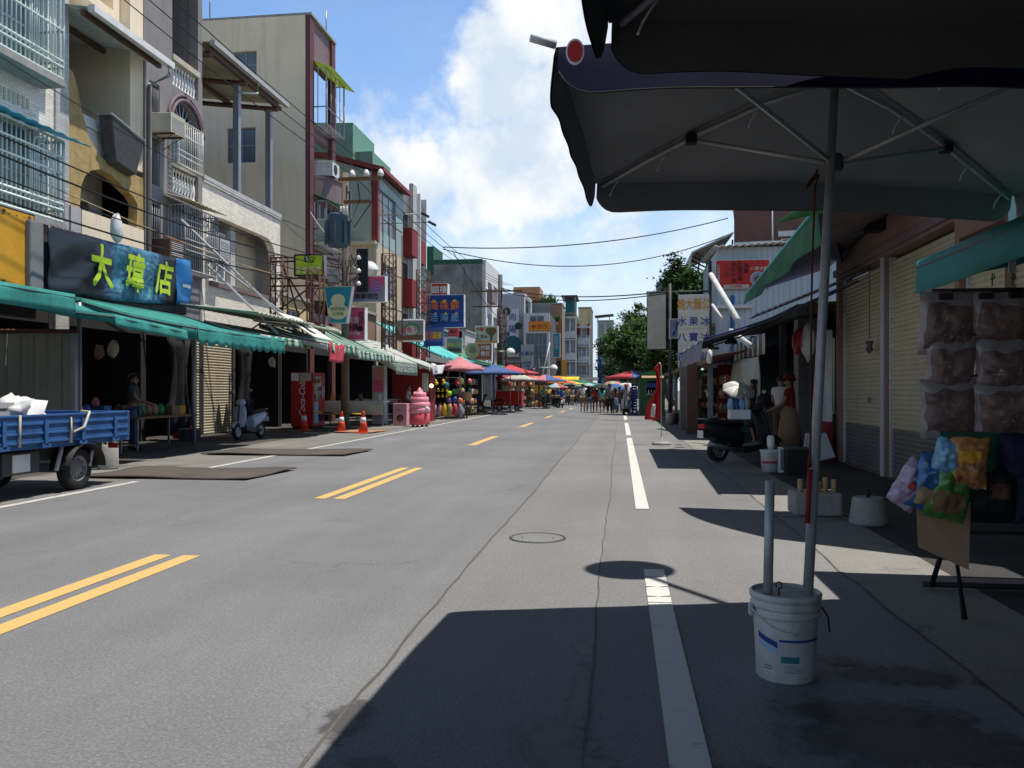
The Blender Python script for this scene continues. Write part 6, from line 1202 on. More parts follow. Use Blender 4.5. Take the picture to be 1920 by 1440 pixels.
q = onY(1030, 558, 106.); t = thing('potted_plant', 'creeping plant on the roof of the terracotta block', 'plant', (q.x, q.y, 12.5)); m = MB()
for k in range(80): p = V((q.x + R.uniform(-1.2, .9), 105.5, 12.5)); m.tube([p, p + V((R.uniform(-.5, .5), 0, R.uniform(.3, 1.3)))], [.1, .02], 3)
m.build('leaves', m_['leafm'], t)
# ---------------------------------------------------------------- right side of the street
XR = 4.1; mR = mapR(XR)
S = thing('shop_house', 'low shop house with beige roller shutters on the right, in the shade', 'building', (XR + 3, 10, 0))
sh = [(13.75, 16.3), (10.85, 13.6), (7.9, 10.7), (4.9, 7.75)]
MB().ext(rect(9.5, 16.5, 0, 4.45), mR, 0, .25, holes=[rect(a, b, -.0 + .001, 3.45) for a, b in sh[:2]] + [rect(9.502, 10.7, .001, 3.2)]).build('wall', m_['pinkwall'], S)
MB().ext(rect(3, 9.5, 0, 3.4), mR, .002, .25, holes=[rect(7.9, 9.498, .001, 2.9), rect(4.9, 7.75, .001, 2.9)]).build('wall', m_['pinkwall'], S)
MB().box((XR + .6, 9.5, 0), (11, 16.5, 4.4)).build('inner_wall', m_['dgrey'], S); MB().box((XR + .6, 3, 0), (11, 9.49, 3.35)).build('inner_wall', m_['dgrey'], S); MB().box((XR - .1, 9.45, 4.452), (11, 16.55, 4.6)).build('roof', m_['concrete'], S); MB().box((XR + .001, 3, 3.402), (11, 9.44, 3.52)).build('roof', m_['concrete'], S)
MB().ext(rect(9.5, 16.5, 3.5, 3.62), mR, -.06, -.002).build('lintel_band', m_['mauve'], S)
def shutter(par, Y0, Y1, h, X, low=.75):
    m = MB(); k0 = int(low / .075); n = int(h / .075); pts = []
    for k in range(n): pts += [(0, k * .075), (-.018, k * .075 + .016), (-.022, k * .075 + .05), (-.004, k * .075 + .07)]
    pts.append((0, n * .075))
    m.sheet(lambda u, v: V((X + pts[int(round(v * (len(pts) - 1)))][0], Y0 + (Y1 - Y0) * u, pts[int(round(v * (len(pts) - 1)))][1])), 1, len(pts) - 1, sm=False, mfn=lambda i, j: 1 if j < k0 * 4 else 0)
    o = m.build('roller_shutter', [m_['shutter'], m_['shutterlow']], par)
    for Y, s in ((Y0, -1), (Y1, 1)): MB().box((X - .05, Y - .05 if s < 0 else Y - .005, 0), (X + .04, Y + .005 if s < 0 else Y + .05, h)).build('guide_rail', m_['ptile'], o)
    g = MB()
    for k in range(n): g.box((X - .03, Y0 + .006, k * .075 + .05), (X - .023, Y0 + .03, k * .075 + .066))
    return o
for (a, b), h in zip(sh, (3.43, 3.43, 2.88, 2.88)): shutter(S, a + .06, b - .06, h, XR + .12)
MB().ext(rect(13.605, 13.745, 0, 3.44), mR, -.02, .1).build('pier', m_['lavender'], S)
t = thing('pull_cord', 'cord with a dark bell shaped weight hanging before the far roller shutter', 'cord', (XR - .05, 14.2, 1.9)); MB().tube([(XR - .05, 14.2, 3.4), (XR - .05, 14.2, 2.2)], .006, 4).build('cord', m_['black'], t); MB().lathe((XR - .05, 14.2, 1.95), [(.01, 0), (.06, .06), (.04, .14), (.07, .2), (.01, .22)], 10).build('weight', m_['dgrey'], t)
t = thing('folding_bracket', 'dark folding awning arm fixed above the far roller shutter', 'bracket', (XR - .2, 14.6, 3.7)); MB().tube([(XR - .06, 15.9, 3.75), (XR - .5, 14.5, 3.85), (XR - .06, 13.6, 3.95)], .05, 6).build('arm', m_['dgrey'], t); MB().box((XR - .25, 13.5, 3.85), (XR - .005, 13.8, 4.3)).build('arm_housing', m_['black'], t)
MB().text('015', (XR + .085, 14.7, 1.2), (0, -1, 0), (0, 0, 1), .1).build('lettering', m_['dgrey'], S)
# teal awning and tarp
awning('teal cloth awning hanging over the snack rack at the right edge', -2.5, 6.5, 2.2, 4.0, 2.31, 2.75, 'tealdk', .24, group='awnings on the right side', post=())
def sheetthing(name, label, cat, fn, mat, nu=20, nv=12, solid=.008, group=None):
    return tag(MB().sheet(fn, nu, nv).build(name, m_[mat], solid=solid), label, cat, group)
tp = [V((1.78, 9.85, 3.28)), V((4.3, 9.6, 3.75)), V((4.3, 6.8, 3.5)), V((2.45, 7.95, 3.3))]
sheetthing('tarpaulin', 'green tarpaulin stretched from the low shop roof toward the road', 'tarpaulin', lambda u, v: tp[0].lerp(tp[1], u).lerp(tp[3].lerp(tp[2], u), v) + V((-.25 * math.sin(math.pi * v) * (1 - u) * .6, 0, -.12 * math.sin(math.pi * u) * math.sin(math.pi * v))), 'green')
t = thing('banner_awning', 'sheer green tarpaulin valance sloping along the right shop fronts', 'awning', (2.6, 14, 3.0))
M('sheer', (.16, .42, .26), .6, .3, 2., trans=.65)
MB().sheet(lambda u, v: V((2.55 + .05 * math.sin(u * 16 + v * 2) * v, 11.2 + 6.2 * u, 3.62 - .34 * u + .12 * (1 - u) - v * (.5 - .32 * u))), 40, 6).build('valance', MATS['sheer'], t, solid=.006); MB().tube([(2.55, 11.1, 3.76), (2.55, 17.5, 3.3)], .02, 6).build('top_bar', m_['aqua'], t)
MB().sheet(lambda u, v: V((2.55 + 1.6 * v, 11.2 + 6.2 * u, 3.72 - .4 * u + .5 * v)), 12, 6).build('canopy', m_['mauve'], t, solid=.02)
# blue awnings
awning('blue awning with a drooping corner over the dark scooter stall', 14.6, 19.4, 1.42, 4.0, 2.25, 3.25, 'bluecl', .38, sag=.1, group='awnings on the right side', post=(), vmat=m_['lilac'], sides=False)
awning('nearer blue awning between the sheer green valance and the shutters', 10.2, 14.2, 2.1, 4.05, 2.5, 3.1, 'blue', .14, sag=.05, group='awnings on the right side') if False else None
t = thing('corrugated_roof', 'dark corrugated roof sheet above the blue awning', 'roof', (3.2, 16.5, 3.2)); MB().sheet(lambda u, v: V((2.3 + 1.7 * u, 14.5 + .9 * v, 2.64 + .68 * u + .015 * math.sin(u * 110))), 160, 2).build('sheet', m_['greyalu'], t, solid=.012)
# open dark stall behind
t = thing('stall_structure', 'dark open stall with posts, back wall and striped valance beyond the shutters', 'stall', (5.5, 20, 0))
MB().box((7.2, 16.55, 0), (7.4, 26, 3.4)).build('back_wall', m_['shopdark'], t); MB().box((4.2, 25.8, 0), (7.19, 26, 3.4)).build('end_wall', m_['gtile'], t); MB().sheet(lambda u, v: V((3.4 + 4 * u, 16.6 + 9.4 * v, 3.0 + .35 * u)), 4, 4).build('roof', m_['dgrey'], t, solid=.04)
for Y in (17.0, 21.0, 25.5): MB().box((3.9, Y, 0), (4.05, Y + .15, 2.98)).build('post', m_['dgrey'], t)
MB().box((4.0, 19.4, 0), (4.6, 19.9, 2.97)).build('brick_pillar', m_['gtile'], t); m = MB()
MB().sheet(lambda u, v: V((3.4 + .02 * math.sin(u * 40), 20.2 + 5.6 * u, 2.72 - .5 * v)), 28, 2, mfn=lambda i, j: (i // 2) % 2).build('striped_valance', [m_['wcloth'], m_['dgrey']], t, solid=.01)
sheetthing('hanging_cloth', 'large white sheet hung as a sunshade behind the white umbrella', 'cloth', lambda u, v: V((3.35 + .06 * math.sin(u * 9 + v * 3), 20.9 + 4.6 * u, 2.2 - (1.0 + .35 * (1 - u)) * v * (1 - .3 * u * 0))), 'wcloth')
t = thing('poster_board', 'red and white poster board leaning at the end of the shutters', 'board', (3.98, 17.2, 0)); MB().box((4.06, 16.6, .9), (4.1, 17.9, 2.35)).build('board', m_['wpaint'], t); MB().box((4.045, 16.62, 1.65), (4.058, 17.88, 2.33)).build('poster', m_['rclth'], t); MB().box((4.045, 16.62, 1.0), (4.058, 17.2, 1.4)).build('poster', m_['red'], t)
MB().text('海鮮', (4.04, 17.25, 2.0), (0, -1, 0), (0, 0, 1), .4).build('lettering', m_['cream'], t)
t = thing('red_door', 'white door with a red base at the end of the roller shutters', 'door', (3.95, 16.5, 0)); MB().box((3.92, 16.38, .75), (4.0, 16.85, 2.5)).build('door_leaf', m_['wpaint'], t); MB().box((3.91, 16.37, 0), (4.01, 16.86, .74)).build('red_base', m_['dred'], t)
for k, (px, py, d, r, lab) in enumerate(((1497, 640, 15.5, .2, 'reddish paper bag bundle hanging under the dark stall eave'), (1515, 642, 15.3, .26, 'big white bag printed with red hanging under the dark stall eave'), (1330, 668, 20.5, .15, 'white bag hung beneath the dark lamps'), (1306, 700, 26, .2, 'pale printed bag hanging farther back'))):
    q = at(px, py, d); t = thing('hanging_bag', lab, 'bag', tuple(q)); MB().ball(tuple(q), (r * .5, r, r * 1.25), 12, m=0, wob=.35).build('bag', m_[('dred', 'wcloth', 'white', 'lgrey')[k]], t)
    if k < 2: MB().box((q.x - r * .52, q.y - r * .4, q.z - .1), (q.x - r * .48, q.y + r * .4, q.z + .1)).build('print', m_['rclth'], t)
    MB().tube([tuple(q + V((0, 0, r))), tuple(q + V((0, 0, r + .5)))], .006, 4).build('string', m_['black'], t)
for k, (px, py, d) in enumerate(((1327, 652, 19.), (1338, 655, 19.6), (1371, 645, 17.5))):
    q = at(px, py, d); t = thing('pendant_lamp', '%s dark metal pendant lamp under the blue awning' % ('left', 'middle', 'right')[k], 'lamp', tuple(q)); MB().lathe(tuple(q), [(.14, 0), (.12, .07), (.05, .13), (.03, .22)], 14).build('lamp_shade', m_['black'], t); MB().ball(tuple(q), .05, 8).build('lamp_bulb', m_['white'], t); MB().tube([tuple(q + V((0, 0, .2))), tuple(q + V((0, 0, .7)))], .006, 4).build('lamp_cord', m_['black'], t)
fsign('shop_sign', 'small green lettered sign hanging in the dark stall row', 1312, 697, 1336, 708, 27., t=.05, face='green', case='dgrey', texts=[('停車', .5, .5, .6, 'white')])
for k, (px, Y) in enumerate(((1300, 26), (1286, 29))):
    q = onY(px, 760, Y); t = MB().box((q.x - .2, Y, .0), (q.x + .15, Y + .2, 2.4)).build('painted_pillar', m_[('brown', 'gtile')[k]], bev=.02); tag(t, ('dark painted pillar in the dark stall row', 'tiled pillar farther along the dark stall row')[k], 'pillar')
# long shed farther on
t = thing('long_shed', 'long low shed with a rusty roof edge running toward the kiosk', 'shed', (4.5, 34, 0)); MB().sheet(lambda u, v: V((2.35 + 5 * u, 23 + 25 * v, 2.25 + .9 * u + .015 * math.sin(v * 400))), 3, 300).build('roof', m_['rust'], t, solid=.03); MB().box((2.33, 23, 2.1), (2.4, 48, 2.23)).build('roof_edge', m_['wood'], t)
for Y in (26.2, 30, 34, 38, 42, 46, 47.8): MB().box((2.7, Y, 0), (2.85, Y + .15, 2.28)).build('post', m_['greyalu'], t)
MB().box((5.4, 26.1, 0), (5.6, 48, 2.75)).build('back_wall', m_['shopdark'], t)
for Y, c in ((27.5, 'dteal'), (31.5, 'dred'), (35.5, 'shopdark'), (39.5, 'brown')): MB().box((3.6, Y, 0), (5.39, Y + .1, 2.3)).build('partition', m_[c], t)
for i, (lab, y) in enumerate((('shelf of goods in the long shed, nearest', 28.5), ('shelf of goods in the long shed, middle', 33), ('shelf of goods in the long shed, farthest', 37.5))): shelf(lab, 3.6, y, -H90, 2.2, 1.6); fill(3.5, y, -H90, 2.2, 1.6, 6, 4, .8)
# brown brick building behind, pale corrugated shed, red menu sign
b = thing('apartment_building', 'brown brick tiled building with white bands behind the red menu sign', 'building', (10, 50, 0)); an = rad(9)
def mB(s, z, d): return V((6.45 + s * math.cos(an) + d * math.sin(an), 48.5 - s * math.sin(an) + d * math.cos(an), z))
MB().ext(rect(0, 14, 0, 11.9), mB, 0, .3, holes=[rect(2.55, 3.55, 7.6, 9.9)]).build('wall', m_['redtile'], b); MB().ext(rect(.02, 14, 0, 11.7), mB, .8, 9).build('inner_wall', m_['redtile'], b); win(b, mB, 2.55, 3.55, 7.6, 9.9, .1, 'white', 'bglass', 2, 2)
MB().ext(rect(-.02, 2.5, 9.55, 9.8), mB, -.05, -.002).build('white_band', m_['wpaint'], b); MB().ext(rect(3.6, 14, 10.1, 10.35), mB, -.05, -.002).build('white_band', m_['wpaint'], b); MB().ext(rect(-.1, 14, 11.902, 12.1), mB, -.1, 9).build('roof', m_['wpaint'], b); MB().ext(rect(2.4, 3.7, 10, 10.3), mB, -.12, -.003).build('window_hood', m_['wpaint'], b)
MB().tube([mB(2.1, 7, -.08), mB(2.1, 11.9, -.08)], .05, 6).build('downpipe', m_['wpaint'], b); MB().tube([mB(1.2, 12.1, .2), mB(1.2, 13.4, .2)], .03, 5).build('antenna', m_['steel'], b)
c = thing('truss_canopy', 'grey roof canopy on dark trusses left of the brown brick building', 'canopy', (5.2, 50, 9)); m = MB()
MB().add([(4.1, 48.5, 9.3), (6.4, 48.3, 10.35), (6.4, 56, 10.35), (4.1, 56, 9.3)], [(0, 1, 2, 3)]).build('roof_sheet', m_['wpaint'], c, solid=.08); MB().add([(3.85, 48.5, 7.8), (4.1, 48.5, 9.26), (4.1, 56, 9.26), (3.85, 56, 7.8)], [(0, 1, 2, 3)]).build('end_sheet', m_['lgrey'], c, solid=.05)
for k in range(5): m.tube([(4.4 + .45 * k, 48.7, 8.0), (4.3 + .45 * k + .3, 48.7, 9.2 + .2 * k)], .05, 4); m.tube([(6.4, 48.7 + k * 1.4, 8.2), (4.3, 48.7 + k * 1.4, 9.3)], .05, 4)
m.tube([(4.0, 48.7, 8.0), (6.4, 48.7, 8.0)], .06, 4); m.build('truss', m_['dgrey'], c)
s = thing('corrugated_shed', 'pale blue corrugated shed carrying the red menu sign', 'shed', (7, 41, 0)); m = MB()
m.sheet(lambda u, v: V((4.25 + 7 * u, 38 - .03 * abs(math.sin(u * 90)), 7.75 * v + .0)), 180, 1, sm=False); m.build('wall', m_['shedblue'], s); MB().box((4.3, 38.1, 0), (11.2, 44, 7.6)).build('inner_wall', m_['shedblue'], s)
MB().sheet(lambda u, v: V((4.1 + 7.4 * u, 37.4 + 6.8 * v, 7.72 + .35 * u + .3 * v + .03 * math.sin(u * 150))), 200, 2).build('roof', m_['wpaint'], s, solid=.03); MB().box((4.9, 37.88, 0), (5.05, 37.96, 5.6)).build('blue_stripe', m_['blue'], s)
MB().box((4.2, 37.6, 5.0), (5.8, 37.95, 5.15)).build('ledge', m_['wpaint'], s); win(s, mapF(37.9), 5.6, 6.6, 2.4, 3.4, 0, 'white', 'bglass', 2, 1)
fsign('menu_sign', 'big red menu sign with columns of boxed dark characters on the pale shed', 1342, 486, 1443, 541, 37.7, t=.12, face='red', case='wpaint', pics=[('disc', .78, .32, .26, 'lgrey'), ('disc', .78, .32, .22, 'lilac'), ('disc', .78, .3, .12, 'wood'), ('rect', .15, .62, .02, .13, 'beige')],
      texts=[('土魠魚', .22, .6, .17, 'dgrey', dict(vert=True)), ('快炒牛肉', .335, .55, .17, 'black', dict(vert=True)), ('生猛活海', .45, .6, .17, 'black', dict(vert=True)), ('海產', .565, .7, .17, 'black', dict(vert=True)), ('旗津', .77, .86, .16, 'rclth'), ('八寶冰香', .8, .68, .13, 'cream'), ('公司停車請勿', .05, .5, .11, 'wcloth', dict(vert=True)), ('07-571889', .38, .07, .08, 'red')])
fsign('blank_sign', 'tall blank yellowed light box on a dark pole over the road', 1213, 547, 1249, 655, 38., t=.3, face='beige', case='dgrey', texts=[('8', .7, .07, .03, 'red')])
t = thing('sign_pole', 'dark steel pole and bar carrying the blank yellowed light box and the white board', 'pole', (2.75, 38, 0)); MB().cyl((onY(1256, 700, 38.2).x, 38.2, 0), (onY(1256, 700, 38.2).x, 38.2, 6.2), .07).build('pole', m_['dgrey'], t); MB().tube([onY(1212, 548, 38.3), onY(1330, 546, 38.3)], .045, 6).build('bar', m_['dgrey'], t); MB().cyl((onY(1331, 700, 38.2).x, 38.2, 0), (onY(1331, 700, 38.2).x, 38.2, 7.2), .08).build('pole', m_['dgrey'], t)
fsign('menu_board', 'white board with orange and navy characters for fruit ice', 1272, 552, 1329, 690, 36.5, t=.12, face='cream', fm=M('boardw', (.6, .57, .47), .6), case='wpaint', texts=[('燒大麵公', .5, .87, .15, 'amber', dict(w=.1)), ('水果冰', .5, .635, .12, 'signblue', dict(gap=.3)), ('八寶冰', .5, .42, .12, 'signblue', dict(gap=.3)), ('杏仁味', .5, .16, .12, 'signblue', dict(gap=.3))], pics=[('rect', 0, 1, .53, .535, 'tan'), ('rect', 0, 1, .3, .305, 'tan')])
fsign('menu_board', 'pale blue board with one navy stroke beside the fruit ice board', 1255, 598, 1273, 634, 37.2, t=.1, face='lilac', case='white', pics=[('poly', [(.75, .9), (.95, .8), (.6, .2), (.3, .1), (.35, .25), (.6, .4)], 'signblue')])
fsign('menu_board', 'brown lettered board behind the fruit ice board', 1330, 606, 1352, 640, 38.6, t=.1, face='beige', case='tan', texts=[('番茄', .5, .7, .25, 'wood'), ('切盤', .5, .3, .25, 'wood')])
for k, (a, b, Y, r) in enumerate((((1333, 515), (1384, 602), 30., .09), ((1370, 620), (1410, 650), 22, .07), ((1336, 572), (1353, 597), 33., .06))):
    p, q = onY(*a, Y), onY(*b, Y + (-6 if k == 0 else -1)); o = MB().cyl(tuple(p), tuple(q), r, None, 10).build('stay_pole', m_['wpaint']); tag(o, ('thick pale diagonal pole leaning over the blue awning', 'pale diagonal pole under the blue awning', 'thin pale diagonal pole beside the fruit ice board')[k], 'pole')
t = thing('roof_box', 'pale blue box on a roof above the blank yellowed light box', 'box', tuple(onY(1240, 547, 52.))); q = onY(1231, 547, 52.); MB().box((q.x, 52, q.z - 2), (q.x + 1., 53, q.z + .6)).build('box', m_['shedblue'], t)
sheetthing('hanging_sign_cloth', 'light blue cloth hanging from the shed beside the menu sign', 'cloth', lambda u, v: V((4.35 + .4 * u, 19.0 - .02 * math.sin(u * 9), 3.5 - .9 * v)) + V((.0, 0, .25)), 'aqua') if False else None
# dark scooter stall group
q = gnd(1350, 858); scooter('dark scooter with a white box on its seat, in the shade under the blue awning', (2.35, 16.3, 0), -1.05, 'black', 'black', low='black', group='parked scooters')
bx = thing('ice_box', 'white box holding blue bags on the dark scooter seat', 'box', (2.27, 16.45, .79)); X, Y = 2.27, 16.45
MB().box((X - .18, Y - .2, .795), (X + .2, Y + .2, .98)).build('box', m_['white'], bx, bev=.01); MB().box((X + .202, Y - .19, .8), (X + .22, Y + .19, .97)).build('box_end', m_['bluecl'], bx)
for k in range(4): tag(MB().ball((X - .14 + .1 * k, Y + .03 * (k % 2), 1.07), (.07, .1, .12), 12, wob=.5).build('blue_bag', m_[('sky', 'bluecl', 'sky', 'clear')[k]]), ('light blue bag at the left in the white box', 'deep blue bag in the white box', 'light blue bag third from left in the white box', 'clear bag at the right in the white box')[k], 'bag', 'bags in the white box')
scooter('dark scooter parked in the long shed opening beside the red flag', (2.6, 27.2, 0), 2.6, 'dgrey'); scooter('white scooter at the foot of the green kiosk', (.35, 46.6, 0), 2.9, 'scootw')
# flag
q = gnd(1240, 834); t = thing('feather_flag', 'red feather flag on a thin pole in a round base at the right road edge', 'flag', (q.x, q.y, 0)); fx, fy = q.x, q.y
MB().lathe((fx, fy, 0), [(.23, .001), (.23, .05), (.17, .075), (.04, .08), (.03, .2)], 20).build('base', m_['concrete'], t); MB().tube([(fx, fy, .08), (fx, fy, 1.7), (fx - .01, fy, 1.98), (fx - .05, fy, 2.05)], .014, 6).build('pole', m_['galv'], t)
prof = [(2.05, .03, .02), (1.9, .16, .0), (1.75, .1, .05), (1.5, .09, .0), (1.3, .14, -.01), (1.05, .3, .0), (.85, .36, .02), (.62, .38, .05)]
def flg(u, v):
    x = v * (len(prof) - 1); i = min(int(x), len(prof) - 2); f = x - i; z, w, o = [a + (b - a) * f for a, b in zip(prof[i], prof[i + 1])]
    return V((fx - .02 - w * u - o * .2, fy + .06 * math.sin(u * 7 + v * 9) * (.3 + u), z))
MB().sheet(flg, 14, 30).build('flag_cloth', M('flagred', (.6, .03, .03), .6, .2, trans=.35), t, solid=.006)
MB().sheet(lambda u, v: flg(.35 + .3 * u, .74 + .22 * v) + V((0, -.025, 0)), 6, 6).build('flag_patch', m_['wcloth'], t, solid=.004)
for k, (px, py, r, h, c, lab) in enumerate(((1256, 796, .16, .4, 'lgrey', 'grey bucket standing behind the red flag'), (1266, 795, .12, .42, 'brown', 'dark pot with orange contents behind the red flag'), (1232, 788, .12, .55, 'tan', 'tan roll standing left of the red flag'))):
    q = gnd(px, py); t = thing('bucket', lab, 'bucket', (q.x, q.y, 0)); MB().lathe((q.x, q.y, 0), [(r * .85, 0), (r, h), (r * 1.05, h + .02)], 16).build('body', m_[c], t); MB().lathe((q.x, q.y, h + .021), [(r, 0), (r * .8, .03)], 14).build('contents', m_[('wpaint', 'orange', 'tan')[k]], t)
# low clutter by the stall: bucket, framed panel, cartons
q = gnd(1443, 884); t = thing('paint_bucket', 'white bucket with a red label standing in front of the women', 'bucket', (q.x, q.y, 0)); MB().lathe((q.x, q.y, 0), [(.13, 0), (.15, .33), (.16, .34), (.16, .36), (.14, .36), (.12, .1)], 20).build('body', m_['white'], t); MB().rings([[(q.x + (.1395 + .0004) * math.cos(a), q.y + .14 * math.sin(a), z) for a in [3.5 + .12 * k for k in range(20)]] for z in (.14, .24)], cap=False, close=False).build('label', m_['rclth'], t)
MB().lathe((q.x + .02, q.y, .36), [(.04, 0), (.06, .08), (.065, .2), (.04, .24)], 12).build('cup_stack', m_['white'], t)
q = gnd(1473, 886); t = thing('framed_panel', 'white framed panel leaning beside the white bucket', 'panel', (q.x, q.y, 0)); m = MB()
for a, b in (((-.12, 0), (-.08, .42)), ((.08, 0), (.12, .42)), ((-.079, .38), (.079, .42)), ((-.079, 0), (.079, .04))): m.box((q.x + a[0], q.y, a[1]), (q.x + b[0], q.y + .04, b[1]))
m.build('frame', m_['white'], t); MB().box((q.x - .08, q.y + .012, .04), (q.x + .08, q.y + .02, .38)).build('pane', m_['grey'], t)
q = gnd(1497, 890); t = thing('crate', 'black crate beside the white framed panel', 'crate', (q.x, q.y, 0)); MB().box((q.x - .17, q.y, 0), (q.x + .17, q.y + .3, .4)).build('crate_body', m_['black'], t, bev=.01); MB().box((q.x - .18, q.y - .01, .401), (q.x + .18, q.y + .31, .43)).build('crate_rim', m_['dgrey'], t)
q = gnd(1536, 872); t = thing('leaning_board', 'pale board leaning against the wall by the red based door', 'board', (q.x, q.y, 0)); MB().add([(q.x - .3, q.y, 0), (q.x + .35, q.y + .3, 0.12), (q.x + .25, q.y + .6, .55), (q.x - .15, q.y + .4, .55)], [(0, 1, 2, 3)]).build('board', m_['wpaint'], t, solid=.03)
for k, (px, py, w) in enumerate(((1531, 966, .5),)):
    q = gnd(px, py); t = thing('concrete_weight', 'square concrete parasol weight with pipe stubs', 'weight', (q.x, q.y, 0)); MB().box((q.x - .25, q.y - .1, 0), (q.x + .25, q.y + .3, .25)).build('block', m_['concrete'], t, bev=.03)
    for s, h in ((-.17, .14), (.02, .12), (.09, .16), (.18, .14)): MB().cyl((q.x + s, q.y, .2), (q.x + s, q.y, .25 + h), .028, None, 10).build('pipe_stub', m_['tan'], t)
q = gnd(1628, 982); t = thing('concrete_weight', 'round concrete parasol weight with a black socket', 'weight', (q.x, q.y, 0)); MB().lathe((q.x, q.y, 0), [(.18, 0), (.185, .03), (.15, .26), (.14, .27)], 20).build('block', m_['concrete'], t); MB().cyl((q.x, q.y, .25), (q.x, q.y, .36), .022).build('socket', m_['black'], t)
for k in range(18):
    q = gnd(R.uniform(1420, 1640), R.uniform(960, 978)); blob('damp_patch', (q.x, q.y), R.uniform(.05, .16), R.uniform(.02, .05), MATS['spilld'] if k % 3 else MATS['dampd'], .001 + .0003 * k, k + 40, 24)
# ---------------------------------------------------------------- the two big market umbrellas overhead
M('umbgrey', (.2, .205, .215), .8, .2, 1.8, trans=.03, fine=90, bump=.15); M('umbdark', (.095, .092, .09), .85, .25, 1.5, fine=90, bump=.15); M('umbnavy', (.007, .011, .045), .75, .25, 2., spec=.12); M('piping', (.035, .035, .04), .8)
def bigumb(label, FL, FR, NR, NL, top, val, under, outer, foot, near_logo=False, seed=0):
    t = thing('market_umbrella', label, 'umbrella', foot); cs = [V(p) for p in (FL, FR, NR, NL)]; top = V(top); NU = 24
    def pt(k, u, v):
        a, b = cs[k], cs[(k + 1) % 4]; p = top.lerp(a.lerp(b, u), v); e = 4 * u * (1 - u)
        return V((p.x, p.y, p.z + .05 * e * v * v - .0 + .035 * math.sin(math.pi * v) * (1 - e) + (.014 * noise.noise(V((u * 4 + k, v * 3, seed))) + .004 * math.sin(v * 26 + 5 * noise.noise(V((u * 3, v * 2, seed)))) * (1 - e)) * v))
    m = MB(); o = MB()
    for k in range(4):
        m.sheet(lambda u, v: pt(k, u, v), NU, 12); o.sheet(lambda u, v: pt(k, u, v) + V((0, 0, .012)), NU, 12)
    m.build('canopy_lining', m_[under], t); o.build('canopy', m_[outer], t)
    c0 = sum(cs, V()) / 4
    for k in range(4):
        a, b = cs[k], cs[(k + 1) % 4]; n = (b - a).cross(V((0, 0, 1))).normalized(); n = n if n.dot((a + b) / 2 - c0) > 0 else -n; Lk = (b - a).length
        def vl(u, v, off=0.):
            rr = .14; d = min(u, 1 - u) * Lk; hh = val if d > rr else val * (1 - .85 * (1 - math.sqrt(max(0, 1 - (1 - d / rr) ** 2))))
            p = pt(k, u, 1.); w = v * hh
            return p + V((0, 0, -w + .012 * (1 - v))) + n * ((.004 + off) * min(1, v * 3) + w * .17 + .005 * math.sin(u * 7 + seed + k) * v + .003 * math.sin(u * 31) * v)
        U = [(1 - math.cos(math.pi * i / 40)) / 2 for i in range(41)]
        s = MB().sheet(lambda u, v: vl(.004 + .992 * U[int(round(u * 40))], v), 40, 6).build('valance', m_[outer], t); MB().sheet(lambda u, v: vl(.004 + .992 * U[int(round(u * 40))], v, -.008), 40, 6).build('valance_lining', m_[under], s)
        if k == 2: MB().tube([vl(.004 + .992 * q, 1., .001) for q in U], .0035, 5).build('piping', m_['piping'], s)
        MB().tube([top - V((0, 0, .07))] + [pt(k, 0, v) - V((0, 0, .035)) for v in (.25, .5, .75, .97)], .013, 6).build('rib', m_['galv'], t)
        j = pt(k, 0, .56) - V((0, 0, .045)); MB().tube([V(top) - V((0.02, 0.03, .50)), j], .012, 6).build('strut', m_['galv'], t); MB().obox(j, (.06, .06, .05)).build('rib_joint', m_['black'], t)
        for v in (.3, .68, .9):
            q = pt(k, 0, v) - V((0, 0, .05)); MB().tube([q + V((.03, 0, .02)), q - V((0, 0, .02)), q + V((-.02, .01, -.05)), q + V((-.035, 0, -.09))], .005, 4).build('tie_string', m_['white'], t)
    MB().lathe(tuple(top - V((.02, .03, .54))), [(.03, 0), (.045, .02), (.045, .07), (.03, .09)], 12).build('runner_hub', m_['dgrey'], t); MB().lathe(tuple(top - V((0, 0, .1))), [(.05, 0), (.05, .06), (.03, .09)], 12).build('top_hub', m_['dgrey'], t)
    return t, pt, cs
U2, pt2, c2 = bigumb('big navy market umbrella with grey lining, its pole standing in the white bucket', (-.15, 5.04, 2.6), (2.52, 5.72, 2.6), (2.5, 3.45, 2.58), (-.227, 2.91, 2.545), (1.09, 4.37, 2.99), .17, 'umbgrey', 'umbnavy', (.88, 4.06, .4), seed=1)
U1, pt1, c1 = bigumb('nearest dark market umbrella straight overhead', (-.039, 2.84, 2.6), (2.66, 3.5, 2.6), (2.55, .8, 2.6), (-.217, .217, 2.6), (1.27, 1.8, 3.06), .17, 'umbdark', 'umbnavy', (1.4, .3, 0), seed=5)
MB().cyl((.88, 4.06, .38), (1.083, 4.36, 3.02), .024, .021, 14).build('pole', m_['galv'], U2); MB().cyl((1.4, .3, 0), (1.27, 1.78, 3.04), .022, None, 12).build('pole', m_['galv'], U1)
MB().cyl((-.227, 2.91, 2.57), (-.31, 2.87, 2.58), .017, .014, 8).build('rib_cap', m_['wpaint'], U2)
for rr_, key, off in ((.04, 'white', .0), (.033, 'red', .004)):
    c = V((-.155, 2.86 - off, 2.52)); MB().add([(c.x + rr_ * math.cos(a) * .8, c.y, c.z + rr_ * 1.15 * math.sin(a)) for a in [2 * math.pi * k / 24 for k in range(24)]], [tuple(range(24))]).build('round_emblem', m_[key], U2)
